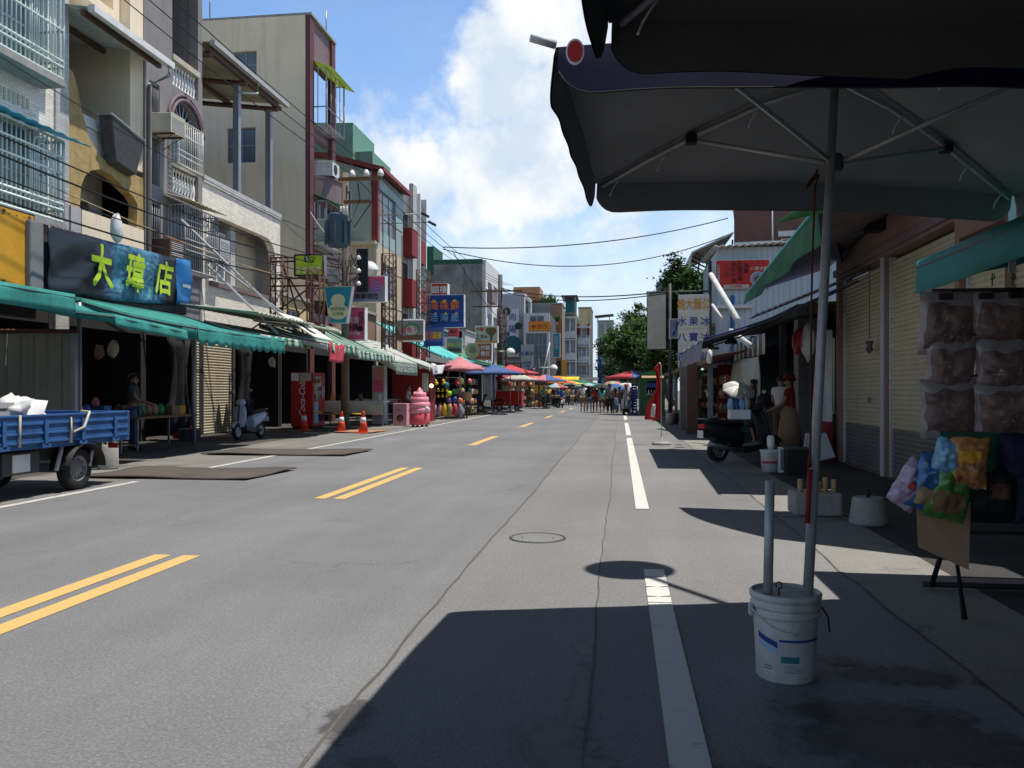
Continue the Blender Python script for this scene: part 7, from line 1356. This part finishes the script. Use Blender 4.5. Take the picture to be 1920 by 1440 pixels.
# post behind the umbrella, red strap along the pole
q = at(1898, 372, 5.6); t = thing('hanging_strap', 'pale strap hanging from the far right corner of the navy umbrella', 'strap', (q.x, q.y, q.z - .4)); MB().box((q.x - .02, q.y, q.z - .5), (q.x + .025, q.y + .01, q.z + .05)).build('strap', m_['wpaint'], t)
t = thing('red_strap', 'red strap tied along the pole of the navy umbrella', 'strap', (.87, 4.0, .8)); p0, p1 = V((.88, 4.06, .38)), V((1.083, 4.36, 3.02))
def pl(z): return p0.lerp(p1, (z - p0.z) / (p1.z - p0.z))
MB().tube([pl(z) + V((dx, -.03, 0)) for z, dx in ((2.42, -.06), (2.36, -.075), (2.0, -.07), (1.6, -.055), (1.2, -.035), (1.05, -.03), (.98, -.03))], [.006, .006, .005, .005, .005, .006, .012], 7).build('strap', M('straped', (.09, .008, .008), .7), t); MB().tube([pl(z) + V((dx, -.035, 0)) for z, dx in ((.975, -.028), (.85, -.03), (.72, -.028))], .012, 8).build('strap_tail', m_['dred'], t)
MB().add([pl(2.4) + V((-.07, -.03, .0)), pl(2.34) + V((-.12, -.03, -.0)), pl(2.37) + V((-.11, -.03, .01)), pl(2.44) + V((-.06, -.03, .02))], [(0, 1, 2, 3)]).build('ribbon_end', MATS['straped'], t, solid=.004)
# unseen umbrella and house, added out of frame to shade the right side
U3, pt3, c3 = bigumb('third market umbrella, added unseen behind the viewer for shade', (-.25, .1, 2.62), (2.45, .55, 2.62), (2.45, -2.1, 2.62), (-.3, -2.5, 2.62), (1.1, -.95, 3.0), .17, 'umbdark', 'umbnavy', (1.1, -.95, 0), seed=9)
MB().cyl((1.1, -.95, 0), (1.1, -.95, 3.02), .022, None, 12).build('pole', m_['galv'], U3)
hb_ = thing('apartment_building', 'three storey house added out of view on the right for shade', 'building', (8, -4, 0)); MB().ext(rect(-12, 2.9, 0, 9.5), mapR(4.2), 0, .3, holes=[rect(-10 + 4.2 * k, -7.5 + 4.2 * k, z, z + 1.6) for k in range(3) for z in (4., 7.)]).build('wall', m_['gplaster'], hb_); MB().box((4.9, -12, 0), (12, 2.9, 9.4)).build('inner_wall', m_['dgrey'], hb_)
for k in range(3):
    for z in (4., 7.): win(hb_, mapR(4.2), -10 + 4.2 * k, -7.5 + 4.2 * k, z, z + 1.6)
# bucket
bxy = (.775, 4.05); bk = thing('bucket', 'white plastic bucket filled with cement holding two umbrella pipes', 'bucket', (*bxy, 0))
M('bucketw', (.52, .51, .49), .45, .25, 7., streak=.6)
MB().lathe((*bxy, 0), [(.128, .0), (.133, .006), (.146, .285), (.146, .295), (.158, .298), (.158, .316), (.15, .319), (.15, .333), (.16, .336), (.16, .352), (.152, .355), (.152, .372), (.163, .376), (.165, .398), (.158, .405), (.15, .405), (.148, .39)], 48).build('body', m_['bucketw'], bk)
MB().lathe((*bxy, .385), [(.1485, 0), (.12, .006), (.05, .009), (.002, .01)], 40).build('cement_fill', M('cement', (.42, .4, .37), .9, .35, 9., bump=.5), bk)
def wrap(z0, z1, a0, a1, mat, nm, slant=0., off=.0012):
    def f(u, v):
        a = a0 + (a1 - a0) * u; z = z0 + (z1 - z0) * v + slant * u; r = .1328 + (.1455 - .1328) * (z - .006) / .279 + off
        return V((bxy[0] + r * math.cos(a), bxy[1] + r * math.sin(a), z))
    return MB().sheet(f, 30, 2).build(nm, m_[mat], bk)
wrap(.2, .228, -2.75, -2.0, 'signblue', 'printed_band', -.035); wrap(.195, .207, -1.95, -.35, 'signblue', 'printed_band'); wrap(.165, .19, -2.75, -2.05, 'sky', 'printed_band', -.03); wrap(.045, .192, -1.95, -.4, 'lgrey', 'printed_panel', off=.0008); wrap(.1, .13, -1.9, -1.3, 'dteal', 'printed_picture', off=.0018)
for k in range(4): wrap(.055 + .01 * k, .059 + .01 * k, -1.8, -1.1 - .1 * k, 'grey', 'printed_line', off=.0018)
for k in range(2): wrap(.075 - .012 * k, .079 - .012 * k, -2.5, -2.2, 'dgrey', 'printed_line', off=.0018)
MB().tube([(bxy[0] + .165 * math.cos(a), bxy[1] + .165 * math.sin(a), .33 - .1 * math.sin((a + 2.9) / 2.9 * math.pi) * .9) for a in [-2.9 + .145 * k for k in range(11)]], .004, 5).build('handle', m_['wpaint'], bk); MB().tube([(bxy[0] + .165, bxy[1], .33), (bxy[0] + .19, bxy[1] - .02, .29), (bxy[0] + .195, bxy[1] - .03, .22)], .005, 5).build('handle_end', m_['black'], bk)
MB().box((bxy[0] - .172, bxy[1] - .05, .29), (bxy[0] - .155, bxy[1] + .0, .345)).build('lug', m_['bucketw'], bk, bev=.004)
MB().cyl((.69, 4.02, .38), (.705, 4.05, .92), .0225, None, 16).build('pipe_stub', m_['galv'], bk); MB().tube([(.735, 3.99, .39), (.735, 3.99, .425)] + [(.735 + .014 * math.sin(a), 3.99, .44 - .015 * math.cos(a)) for a in [.6 * k for k in range(10)]], .0035, 5).build('wire_loop', m_['black'], bk)
# lamp whose dome shadow falls on the road
sh_ = V((.08, 6.29)); zz = 5.0; k_ = math.cos(SUN_EL) / math.sin(SUN_EL); lx, ly = sh_.x + k_ * zz * SUN_AZ.x, sh_.y + k_ * zz * SUN_AZ.y
sl_ = thing('street_lamp', 'dome street lamp beside the right shop whose round shadow falls on the road', 'street lamp', (lx + 4.25 * .566, ly - 4.25 * .825, 3.53))
MB().lathe((lx, ly, zz), [(.33, 0), (.33, .05), (.3, .16), (.23, .26), (.12, .33), (.02, .35)], 32).build('dome', m_['white'], sl_); MB().tube([(lx + .566 * q, ly - .825 * q, zz + .12 + .1 * q * .3) for q in (.25, 1.6, 4.25)], .035, 8).build('arm', m_['wpaint'], sl_); MB().cyl((lx + 4.25 * .566, ly - 4.25 * .825, 3.53), (lx + 4.25 * .566, ly - 4.25 * .825, zz + .6), .07, .055, 12).build('pole', m_['galv'], sl_)
# ---------------------------------------------------------------- snack rack at the right edge
rk = thing('snack_rack', 'black wire rack hung with snack bags at the right edge', 'rack', (2.5, 5.6, 0)); bl = m_['black']
Xa, Xb, Ya, Yb = 1.95, 3.25, 5.42, 5.95
for X in (Xa + .12, Xb - .1):
    MB().tube([(X - .08, Ya - .3, .02), (X, Ya + .1, .5), (X, Ya + .1, 1.98)], .018, 6).build('post', bl, rk); MB().tube([(X + .03, Yb, .02), (X, Ya + .12, .5)], .018, 6).build('foot', bl, rk)
m = MB()
for z in (1.98, 1.62, 1.28, .95, .54, .46): m.tube([(Xa, Ya + .1, z), (Xb, Ya + .1, z)], .013, 6)
m.tube([(Xa + .1, Yb, .03), (Xb, Yb, .03)], .02, 6); m.tube([(Xa, Ya + .02, 1.95), (Xb, Ya + .02, 1.95)], .012, 6); m.build('cross_bars', bl, rk)
M('foilblue', (.03, .13, .4), .22, .6, 22., tint=(3, 1.6, .5), spec=.6); M('foilgreen', (.06, .26, .05), .22, .6, 20., tint=(1.5, .6, .5), spec=.6); M('foilsky', (.2, .42, .62), .22, .4, 25., spec=.6); M('foilorange', (.5, .24, .07), .22, .6, 22., tint=(.7, .4, 1.), spec=.6); M('foilwhite', (.6, .52, .58), .2, .5, 22., tint=(1.1, .5, 1.2), spec=.6)
M('bagclear', (.42, .375, .385), .18, .25, 6., trans=.3, spec=.5); M('snackbrown', (.2, .13, .12), .35, .7, 9., fine=40)
def pillow(m, c, w, h, th, mat=0, tilt=0., seed=0, yaw=0., roll=0., nu=14, nv=16, umin=0., umax=1.):
    rot = Matrix.Rotation(yaw, 3, 'Z') @ Matrix.Rotation(tilt, 3, 'X') @ Matrix.Rotation(roll, 3, 'Y'); c = V(c)
    def f(sg): 
        def g(u, v):
            x = 2 * u - 1; y = 2 * v - 1; b = (1 - x ** 4) * (1 - abs(y) ** 3); cr = .35 * noise.noise(V((u * 5 + seed, v * 6, seed))) + .2 * noise.noise(V((u * 12, v * 11 + seed, 2)))
            return c + rot @ V((w / 2 * x * (1 - .06 * (1 - abs(y)) ** 2), sg * th / 2 * b * (1 + cr) , h / 2 * y + .01 * noise.noise(V((u * 6, seed, 1)))))
        return g
    m.sheet(f(-1), nu, nv, mat); m.sheet(f(1), nu, nv, mat); return m
def snack(name, label, c, w, h, th, mats, kw, group=None, deco=()):
    t = thing(name, label, 'snack bag', c, group=group); pillow(MB(), c, w, h, th, **kw).build('wrapper', m_[mats], t)
    rot = Matrix.Rotation(kw.get('yaw', 0), 3, 'Z') @ Matrix.Rotation(kw.get('tilt', 0), 3, 'X') @ Matrix.Rotation(kw.get('roll', 0), 3, 'Y')
    for i, (a, b, ww, hh, mt, nm) in enumerate(deco):
        def f(u, v, z_=c[2] * 7):
            x = max(-.99, min(.99, a + ww * (u - .5) * (.93 + .07 * math.sin(math.pi * v) + .12 * noise.noise(V((v * 4, a + i, z_)))))); y = max(-.99, min(.99, b + hh * (v - .5) * (.9 + .2 * noise.noise(V((u * 4, b, z_)))))); bb = (1 - x ** 4) * (1 - abs(y) ** 3)
            cr = .35 * noise.noise(V(((x + 1) / 2 * 5 + kw.get('seed', 0), (y + 1) / 2 * 6, kw.get('seed', 0)))) + .2 * noise.noise(V(((x + 1) / 2 * 12, (y + 1) / 2 * 11 + kw.get('seed', 0), 2)))
            return V(c) + rot @ V((w / 2 * x * (1 - .06 * (1 - abs(y)) ** 2), -th / 2 * bb * (1 + cr) - .004 - .002 * i, h / 2 * y))
        MB().sheet(f, 12, 12).build(nm, m_[mt], t)
    return t
cols_ = ('left', 'second', 'third', 'fourth')
for r, z in enumerate((1.77, 1.5, 1.25)):
    for k in range(4):
        snack('snack_bag', 'white translucent bag of brown crackers, %s column, %s row of the rack' % (cols_[k], ('top', 'middle', 'bottom')[r]), (2.0 + .28 * k + R.uniform(-.015, .02), 5.4 - .015 * r - .02 * (k % 2), z + R.uniform(-.02, .01)), R.uniform(.29, .33), R.uniform(.35, .4), R.uniform(.1, .15), 'bagclear', dict(seed=r * 4 + k, tilt=R.uniform(0, .1), roll=R.uniform(-.06, .06)), 'white cracker bags on the rack', deco=((.05, -.08, 1.84, 1.5, 'snackbrown', 'contents'),))
    MB().tube([(1.9, 5.36, z + .19), (3.1, 5.36, z + .19)], .008, 5).build('hanging_rod', bl, rk)
for k, x in enumerate((1.93, 2.16, 2.33)): tag(MB().box((x, 5.315, 1.905), (x + .07, 5.36, 1.94)).build('clip', m_['black']), ('%s black clip on the top row of cracker bags' % cols_[k]), 'clip', 'black clips on the cracker bags')
for k, (x, z, c) in enumerate(((2.1, .93, 'dkgreen'), (2.42, .93, 'navy'), (2.75, .92, 'dkgreen'), (2.2, .72, 'black'), (2.5, .72, 'navy'))):
    snack('snack_bag', 'dark %s foil snack bag, %s in the lower rows of the rack' % (('green', 'blue', 'green', 'black', 'blue')[k], ('upper left', 'upper middle', 'upper right', 'lower left', 'lower right')[k]), (x, 5.33 - .02 * (k > 2), z), .34, .34, .14, c, dict(seed=20 + k, tilt=.05), 'dark foil bags on the rack', deco=((.2, .2, .7, .6, ('leafm', 'blue', 'leafm', 'brown', 'signblue')[k], 'printed_shape'),))
for k, (px, py, w, h, rl, c, lab, deco) in enumerate((
    (1708, 908, .2, .3, .55, 'foilwhite', 'white and purple snack bag sticking out farthest left of the rack', ((0, .4, 1.2, .4, 'purple', 'printed_shape'), (0, -.1, 1.1, .4, 'rclth', 'printed_shape'))), (1745, 905, .22, .34, .3, 'foilblue', 'blue snack bag with orange contents hanging at the left of the rack', ((0, -.5, 1.5, .7, 'tan', 'contents'),)),
    (1782, 918, .24, .36, .2, 'foilgreen', 'bright green snack bag hanging in front at the left of the rack', ((.2, .35, 1.0, .6, 'leafl', 'printed_shape'), (-.1, -.4, 1.4, .8, 'wood', 'contents'))), (1778, 858, .17, .22, .25, 'foilsky', 'light blue snack bag above the bright green one', ()), (1815, 868, .2, .3, .05, 'foilorange', 'orange-brown snack bag beside the light blue one', ((0, .3, 1.2, .5, 'amber', 'printed_shape'),)))):
    q = onY(px, py, 5.2 - .03 * k); snack('snack_bag', lab, tuple(q), w, h, .13, c, dict(seed=40 + k, roll=rl, tilt=.1, yaw=.3 - .15 * k), 'bright snack bags at the rack corner', deco)
a = onY(1718, 1010, 5.3); b = onY(1815, 1050, 5.3); t = thing('cardboard_sheet', 'brown cardboard sheet hanging below the snack bags', 'cardboard', tuple(a)); MB().add([V((a.x, 5.3, .68)), V((b.x, 5.26, .68)), V((b.x - .02, 5.24, .28)), V((a.x + .01, 5.3, .4))], [(0, 3, 2, 1)]).build('sheet', m_['card'], t, solid=.006)
t = thing('concrete_post', 'pale post standing behind the snack rack', 'post', (2.95, 6.2, 0)); MB().box((2.92, 6.2, 0), (3.02, 6.3, 2.3)).build('post', m_['gplaster'], t)
for k in range(3): tag(MB().tube([(2.3 + .12 * k, 5.5, 2.0)] + [(2.3 + .12 * k + .015 * math.sin(a), 5.5, 2.06 + .02 * math.cos(a)) for a in (0, 1, 2, 3, 4)], .004, 4).build('hook', m_['rust']), '%s small hook above the snack rack' % cols_[k], 'hook', 'hooks above the snack rack')
# ---------------------------------------------------------------- people
def skinned(name, mat, verts, edges, par, sub=1):
    me = bpy.data.meshes.new(name); me.from_pydata([v[0] for v in verts], edges, []); me.materials.append(mat); o = bpy.data.objects.new(name, me); COL.objects.link(o)
    md = o.modifiers.new('Skin', 'SKIN'); md.use_smooth_shade = True
    if not me.skin_vertices: me.skin_vertices.new()
    for i, v in enumerate(verts): me.skin_vertices[0].data[i].radius = (v[1], v[1])
    me.skin_vertices[0].data[0].use_root = True
    s = o.modifiers.new('Subdivision', 'SUBSURF'); s.levels = s.render_levels = sub
    o.parent = par; ORG[o.name] = V((0, 0, 0)); return o
def person(label, loc, rz, h=1.68, top='white', bot=('shorts', 'khaki'), hair='short', arms=((.05, .1), (.05, .1)), stride=.12, sit=False, sleeve=.5, hat=None, group='people in the market street', shoe='black', fat=1.1, haircol='hair', bag=None, face=True):
    k = h / 1.7; t = thing('person', label, 'person', loc, rz, group, local=True); t.scale = (k * fat, k * .9 * fat, k)
    hz = .95 if not sit else .78
    P = []; E = []
    def add(p, r, par=None):
        P.append((V(p), r)); 
        if par is not None: E.append((par, len(P) - 1))
        return len(P) - 1
    dz = hz - .95
    pel = add((0, 0, hz), .13); sp = add((0, 0, 1.13 + dz), .115, pel); ch = add((0, 0, 1.32 + dz), .13, sp); ne = add((0, -.005, 1.46 + dz), .055, ch); hb = add((0, .015, 1.54 + dz), .07, ne); hd = add((0, .02, 1.61 + dz), .088, hb); cr = add((0, .005, 1.67 + dz), .06, hd)
    add((0, .115, 1.58 + dz), .013, hd); add((.088, 0, 1.6 + dz), .016, hd); add((-.088, 0, 1.6 + dz), .016, hd)
    arm = []; leg = []
    for i, s in enumerate((1, -1)):
        up, fo = arms[i]           # upper-arm swing and forearm bend (radians, forward)
        sh = add((s * .165, 0, 1.40 + dz), .058, ch); e = V((s * .215, .28 * math.sin(up), 1.40 + dz - .28 * math.cos(up))); el = add(e, .042, sh)
        w = e + V((s * .0, .25 * math.sin(up + fo), -.25 * math.cos(up + fo))); wr = add(w, .029, el); d = (w - e).normalized(); pm = add(w + d * .06, .03, wr)
        for q in range(4): a = w + d * (.1 + .012 * (q in (1, 2))) + V((0, .026 - .017 * q, 0)); f1 = add(a, .0095, pm); add(a + d * (.035 + .008 * (q in (1, 2))) + V((-s * .012, .0, 0)), .008, f1)
        th = add(w + d * .05 + V((0, .045, 0)), .011, pm); add(w + d * .085 + V((0, .058, 0)), .009, th)
        arm.append((V((s * .165, 0, 1.40 + dz)), e, w))
        st = stride * s
        if sit: kn = V((s * .13, .42, hz - .06)); an = V((s * .13, .4, hz - .48)); to = V((s * .13, .55, hz - .53))
        else: kn = V((s * .1, .03 + st * .7, .5)); an = V((s * .095, st * 1.3 - .03, .08 + max(0, -st) * .35)); to = an + V((s * .015, .13, -.045))
        hp = add((s * .09, 0, hz - .03), .1, pel); K = add(kn, .062, hp); A = add(an, .038, K); add(to, .033, A); leg.append((V((s * .09, 0, hz - .03)), kn, an, to))
    skinned('body', m_['skin'], P, E, t, 1)
    C = [(V((0, 0, hz - .05)), .165), (V((0, 0, 1.13 + dz)), .14), (V((0, 0, 1.32 + dz)), .152), (V((0, 0, 1.43 + dz)), .09)]; CE = [(0, 1), (1, 2), (2, 3)]
    for a in arm:
        n = len(C); C += [(a[0] + V((0, 0, .005)), .078), (a[0].lerp(a[1], sleeve if sleeve <= 1 else 1), .066)]; CE += [(2, n), (n, n + 1)]
        if sleeve > 1: C.append((a[1].lerp(a[2], .9), .05)); CE.append((n + 1, n + 2))
    skinned('shirt', m_[top], C, CE, t, 1)
    kind, bm = bot
    if kind in ('trousers', 'shorts'):
        C = [(V((0, 0, hz - .0)), .15)]; CE = []
        for l in leg:
            n = len(C); C += [(l[0] - V((0, 0, .03)), .115)]; CE.append((0, n)); C.append((l[1] if kind == 'trousers' else l[0].lerp(l[1], .8), .082 if kind == 'trousers' else .095)); CE.append((n, n + 1))
            if kind == 'trousers': C.append((l[1].lerp(l[2], .93), .07)); CE.append((n + 1, n + 2))
        skinned(kind, m_[bm], C, CE, t, 1)
    else:
        z1 = .45 if kind == 'skirt' else .22; MB().lathe((0, 0, 0), [(.27, z1), (.23, (z1 + hz) / 2), (.165, hz), (.13, hz + .1)], 18).build(kind, m_[bm], t)
    for l in leg: MB().ball(tuple(l[2].lerp(l[3], .55) - V((0, 0, .02))), (.048, .125, .045), 10).build('shoe', m_[shoe], t)
    hm = MB(); c = V((0, -.005, 1.635 + dz))
    def hairshell(u, v):
        a = 2 * math.pi * u; ph = v * (1.75 if hair != 'bald' else .8); front = max(0, math.sin(a)); ph *= (1 - .38 * front)
        return c + V((.103 * math.sin(ph) * math.cos(a), .112 * math.sin(ph) * math.sin(a) - .008, .1 * math.cos(ph))) * (1 + .06 * noise.noise(V((a * 2, ph * 3, h * 9))))
    hm.sheet(hairshell, 20, 8)
    if hair == 'long': hm.sheet(lambda u, v: V((.1 * math.cos(math.pi + math.pi * u) * (1 + .15 * v), -.02 - .095 * math.sin(math.pi * u) + .0 * v, 1.62 + dz - .33 * v)), 12, 6)
    if hair in ('bun', 'tail'): hm.ball((0, -.12, 1.66 + dz if hair == 'bun' else 1.58 + dz), (.05, .05, .05 if hair == 'bun' else .13), 10)
    hm.build('hair', m_[haircol], t, solid=.012)
    if hat: MB().lathe((0, 0, 1.66 + dz), [(.19, 0), (.12, .025), (.11, .1), (.05, .12), (.002, .122)], 18).build('hat', m_[hat], t)
    if face:
        for s in (-1, 1): MB().ball((s * .034, .097, 1.605 + dz), (.012, .008, .008), 8).build('eye', m_['black'], t)
        MB().ball((0, .095, 1.545 + dz), (.024, .007, .006), 8).build('mouth', m_['dred'], t)
    if bag: MB().ball((0, -.19, 1.24 + dz), (.16, .1, .2), 12).build('backpack', m_[bag], t)
    return t
def hand_umbrella(label, X, Y, z, r, cols, hand=None, dome=.3, tilt=0.):
    t = thing('hand_umbrella', label, 'umbrella', (X, Y, z), group='hand held umbrellas', local=True); n = 8; cc = list(dict.fromkeys(cols)); m = MB(); t.rotation_euler = (tilt, 0, .3)
    for k in range(n):
        def f(u, v, k=k):
            a = 2 * math.pi * (k + u) / n; rr = r * math.sin(v * 1.3) / math.sin(1.3) * (1 - .07 * 4 * u * (1 - u) * v)
            return V((rr * math.cos(a), rr * math.sin(a), r * dome * 1.6 * (math.cos(v * 1.3) - math.cos(1.3)) + .02 * r * 4 * u * (1 - u) * v))
        m.sheet(f, 6, 8, m=cc.index(cols[k % len(cols)]))
        MB().tube([f(0, v / 6) - V((0, 0, .008)) for v in range(7)], .004, 4).build('rib', m_['greyalu'], t)
    m.build('canopy', [m_[c] for c in cc], t, solid=.005); MB().cyl((0, 0, -.72), (0, 0, r * dome * 1.2 + .05), .007, None, 6).build('shaft', m_['greyalu'], t); MB().tube([(0, 0, -.72), (0, 0, -.8), (.03, 0, -.83), (.05, 0, -.79)], .012, 6).build('handle', m_['black'], t)
    return t
def W(px, py): q = gnd(px, py); return (q.x, q.y, 0)
D = math.pi
person('man in a white t-shirt and brown shorts walking away, leftmost of the walkers', W(1093, 771.5), .1, 1.74, 'white', ('shorts', 'khaki'), 'short', ((.1, .2), (-.1, .3)), .12)
person('woman in a dark top and denim shorts beside the man in the white t-shirt', W(1104.5, 772), -.1, 1.62, 'black', ('shorts', 'denim'), 'long', ((.4, 1.2), (0, .2)), .1)
person('woman with a red backpack under the black umbrella', W(1116, 773), 0, 1.6, 'dred', ('shorts', 'brown'), 'short', ((.3, 1.9), (.1, .3)), -.1, bag='red')
q = W(1123, 773); hand_umbrella('black hand held umbrella over the woman with the red backpack', q[0], q[1] - .5, 1.46, .66, ['black'])
person('woman in teal and white carrying a red bag, right of the black umbrella', W(1129, 774), 0, 1.56, 'aqua', ('shorts', 'brown'), 'long', ((.2, .5), (0, .2)), .12)
person('man in a grey shirt and black trousers walking away', W(1143, 775.5), 0, 1.72, 'grey', ('trousers', 'black'), 'short', ((.05, .15), (-.05, .2)), .09, fat=1.08)
person('woman in a long denim skirt behind the grey shirted man', W(1153, 774.5), .15, 1.5, 'brown', ('long_skirt', 'denim'), 'long', ((.1, .2), (.1, .2)), .05)
person('woman in a dark patterned top under the blue umbrella', W(1161.5, 774), 0, 1.55, 'brown', ('shorts', 'denim'), 'bun', ((.3, 1.8), (0, .2)), .12)
q = W(1154, 773); hand_umbrella('blue hand held umbrella among the walkers', q[0], q[1], 1.5, .62, ['blue', 'bluecl'], tilt=.3); q = W(1151, 769); hand_umbrella('pale orange and pink hand held umbrella behind the blue one', q[0], q[1] + .4, 1.7, .75, ['pinkcl', 'tan', 'wcloth'], tilt=.2); q = W(1177, 771); hand_umbrella('white flowered hand held umbrella right of the blue one', q[0], q[1], 1.55, .7, ['white', 'wcloth', 'lilac'], tilt=.3)
person('woman in a long grey dress with a red bag and red hair band', W(1174, 774), 0, 1.66, 'lgrey', ('dress', 'grey'), 'short', ((.1, .3), (.1, .3)), .06, haircol='brown', hat='dred')
q = W(1180, 770); t = thing('shoulder_bag', 'red shoulder bag carried by the woman in the long grey dress', 'bag', (q[0] + .1, q[1] - .35, .75)); MB().ball((q[0] + .1, q[1] - .35, .92), (.16, .09, .14), 12).build('bag', m_['red'], t)
person('person in a white and navy top right of the long grey dress', W(1184, 772), .1, 1.52, 'bluecl', ('trousers', 'dgrey'), 'short', ((.1, .4), (.1, .2)), .1)
person('person in a dark dress farther ahead between the walkers', W(1137, 767), 0, 1.6, 'black', ('dress', 'black'), 'long')
person('person in a yellow vest standing by the motor scooter at the left of the crowd', W(1028, 764.5), .4, 1.65, 'yellow', ('trousers', 'dgrey'), 'short', ((.3, .9), (.3, .9)), .05)
person('woman in a white and blue blouse at the left stalls', W(1073, 760.5), .3, 1.62, 'lilac', ('shorts', 'tan'), 'short', ((.1, .3), (.1, .3)), .12)
person('person in yellow and grey behind the scooter rider', W(1064, 761), .1, 1.66, 'amber', ('trousers', 'dgrey'), 'short')
person('woman in a black dress at the left stalls, beside the white and blue blouse', W(1078, 759.5), -.2, 1.62, 'black', ('skirt', 'black'), 'tail', ((.3, .8), (0, .1)), .12)
person('person in a black shirt near the far parasols', W(1038, 762), .2, 1.66, 'black', ('trousers', 'brown'), 'short'); person('person in a red shirt deep in the far crowd', W(1086, 757), 0, 1.62, 'red', ('trousers', 'denim'), 'short')
person('child in a teal shirt at the stall with baskets', W(977, 766), .5, 1.35, 'aqua', ('trousers', 'denim'), 'short', ((.3, .6), (.1, .3)), .06)
q = W(1053, 764.5); scooter('silver motor scooter ridden away from the viewer in the crowd', (q[0], q[1] + .9, 0), .05, 'scootw', group='scooters in the crowd'); person('rider in a blue shirt sitting on the silver motor scooter', (q[0], q[1] + .45, 0), .05, 1.7, 'blue', ('trousers', 'black'), 'short', ((.9, .5), (.9, .5)), 0, sit=True, hat=None)
q = W(1026, 765); scooter('dark motor scooter standing beside the yellow vest', (q[0] + .3, q[1] + .6, 0), 1.0, 'black', group='scooters in the crowd'); q = W(915, 772); scooter('red and white scooter parked under the blue parasol', (q[0], q[1] + .8, 0), 1.9, 'dred', group='scooters in the crowd')
for k, (px, py, w, h, c, lab) in enumerate(((989, 763.5, .55, .95, 'wcloth', 'pale yellow crate stack at the stall with baskets'), (1000, 763, .7, .35, 'tan', 'left wicker tray of fruit on the ground by the crowd'), (1010, 763, .6, .4, 'orange', 'right orange tray of fruit on the ground by the crowd'), (986, 764, .3, 1.3, 'red', 'red sack hanging above the pale yellow crates'))):
    q = W(px, py); t = thing('crate', lab, 'crate', q); MB().box((q[0] - w / 2, q[1], 0 if k < 3 else 1.0), (q[0] + w / 2, q[1] + .5, h)).build('crate_body', m_[c], t, bev=.03)
    for j in range(3): MB().ball((q[0] - w / 3 + w / 3 * j, q[1] + .2, h + .02), (w / 5, .2, .1), 8, wob=.4).build('load', m_[('card', 'tan', 'khaki')[j]], t)
# people in the right stalls
person('woman in a black dress with tied hair standing under the white umbrella, arm bent', W(1413, 833), .9, 1.6, 'black', ('skirt', 'black'), 'bun', ((.3, 1.2), (.5, 1.1)), .05, sleeve=.9)
q = W(1430, 836); t = thing('shoulder_bag', 'black shoulder bag beside the woman in the black dress', 'bag', (q[0], q[1], .95)); MB().ball((q[0] + .05, q[1], 1.1), (.2, .12, .18), 12).build('bag', m_['black'], t)
person('man in a white t-shirt turned to the dark stall', W(1464, 838), -.6, 1.66, 'wpaint', ('trousers', 'brown'), 'short', ((.3, .9), (.2, .8)), .05, fat=1.05)
person('stall keeper in a red hood and apron beside the shutters', (3.45, 17.6, 0), 1.2, 1.62, 'dred', ('dress', 'card'), 'short', ((.3, .8), (.3, .8)), .03, hat='dred')
q = at(1385, 733, 20.3); hand_umbrella('white umbrella opened over the dark scooter stall', q.x, q.y, q.z, .42, ['white', 'wcloth'], tilt=.55)
person('shopkeeper in a grey-blue shirt inside the dark shop behind the blue truck', (-10.9, 17.4, 0), -1.2, 1.7, 'dgrey', ('trousers', 'denim'), 'short', ((.4, .9), (.1, .4)), .05)
person('vendor in a pale shirt behind the counter next to the ice cream statue', (-8.9, 34.2, 0), -1.3, 1.55, 'wcloth', ('trousers', 'black'), 'short', ((.4, .9), (.4, .9)), .03)

for k, (px, py, h, top, bot, hair, lab) in enumerate(((1099, 767, 1.68, 'grey', ('shorts', 'dgrey'), 'short', 'man in a grey shirt half hidden between the leftmost walkers'), (1110, 766, 1.6, 'pink', ('shorts', 'denim'), 'long', 'woman in a pink top ahead of the red backpack'), (1122, 765, 1.66, 'black', ('trousers', 'black'), 'short', 'man in black walking beneath the black umbrella, farther ahead'), (1133, 763, 1.6, 'wcloth', ('shorts', 'khaki'), 'tail', 'woman in an off white top ahead of the grey shirted man'),
    (1147, 764, 1.62, 'navy', ('shorts', 'denim'), 'short', 'man in navy between the grey shirted man and the blue umbrella'), (1167, 769, 1.62, 'dgrey', ('skirt', 'black'), 'long', 'woman in charcoal between the blue umbrella and the grey dress'), (1156, 762, 1.65, 'beige', ('trousers', 'khaki'), 'short', 'person in beige far ahead under the pale orange umbrella'), (1181, 764, 1.6, 'sky', ('trousers', 'denim'), 'short', 'person in light blue far ahead by the louvred panel'), (1171, 761, 1.7, 'brown', ('trousers', 'dgrey'), 'short', 'person in brown far ahead beyond the grey dress'),
    (1020, 763, 1.66, 'dteal', ('trousers', 'black'), 'short', 'person in dark teal at the left stalls next to the yellow vest'), (1032, 761, 1.6, 'wcloth', ('trousers', 'denim'), 'short', 'person in off white just right of the yellow vest'), (1046, 760, 1.64, 'signblue', ('shorts', 'khaki'), 'short', 'person in deep blue left of the scooter rider'), (1059, 759, 1.62, 'mauve', ('trousers', 'black'), 'long', 'woman in mauve right of the scooter rider'), (1082, 757, 1.6, 'lgrey', ('trousers', 'dgrey'), 'short', 'person in light grey deep in the crowd'), (1090, 756, 1.6, 'dgrey', ('trousers', 'black'), 'short', 'person in charcoal deep in the crowd'), (994, 764, 1.6, 'khaki', ('trousers', 'brown'), 'short', 'vendor in khaki behind the fruit trays'))):
    person(lab, W(px, py), R.uniform(-.3, .3), h, top, bot, hair, ((R.uniform(0, .4), R.uniform(.1, .9)), (R.uniform(-.1, .3), .2)), R.uniform(-.12, .12), face=False)
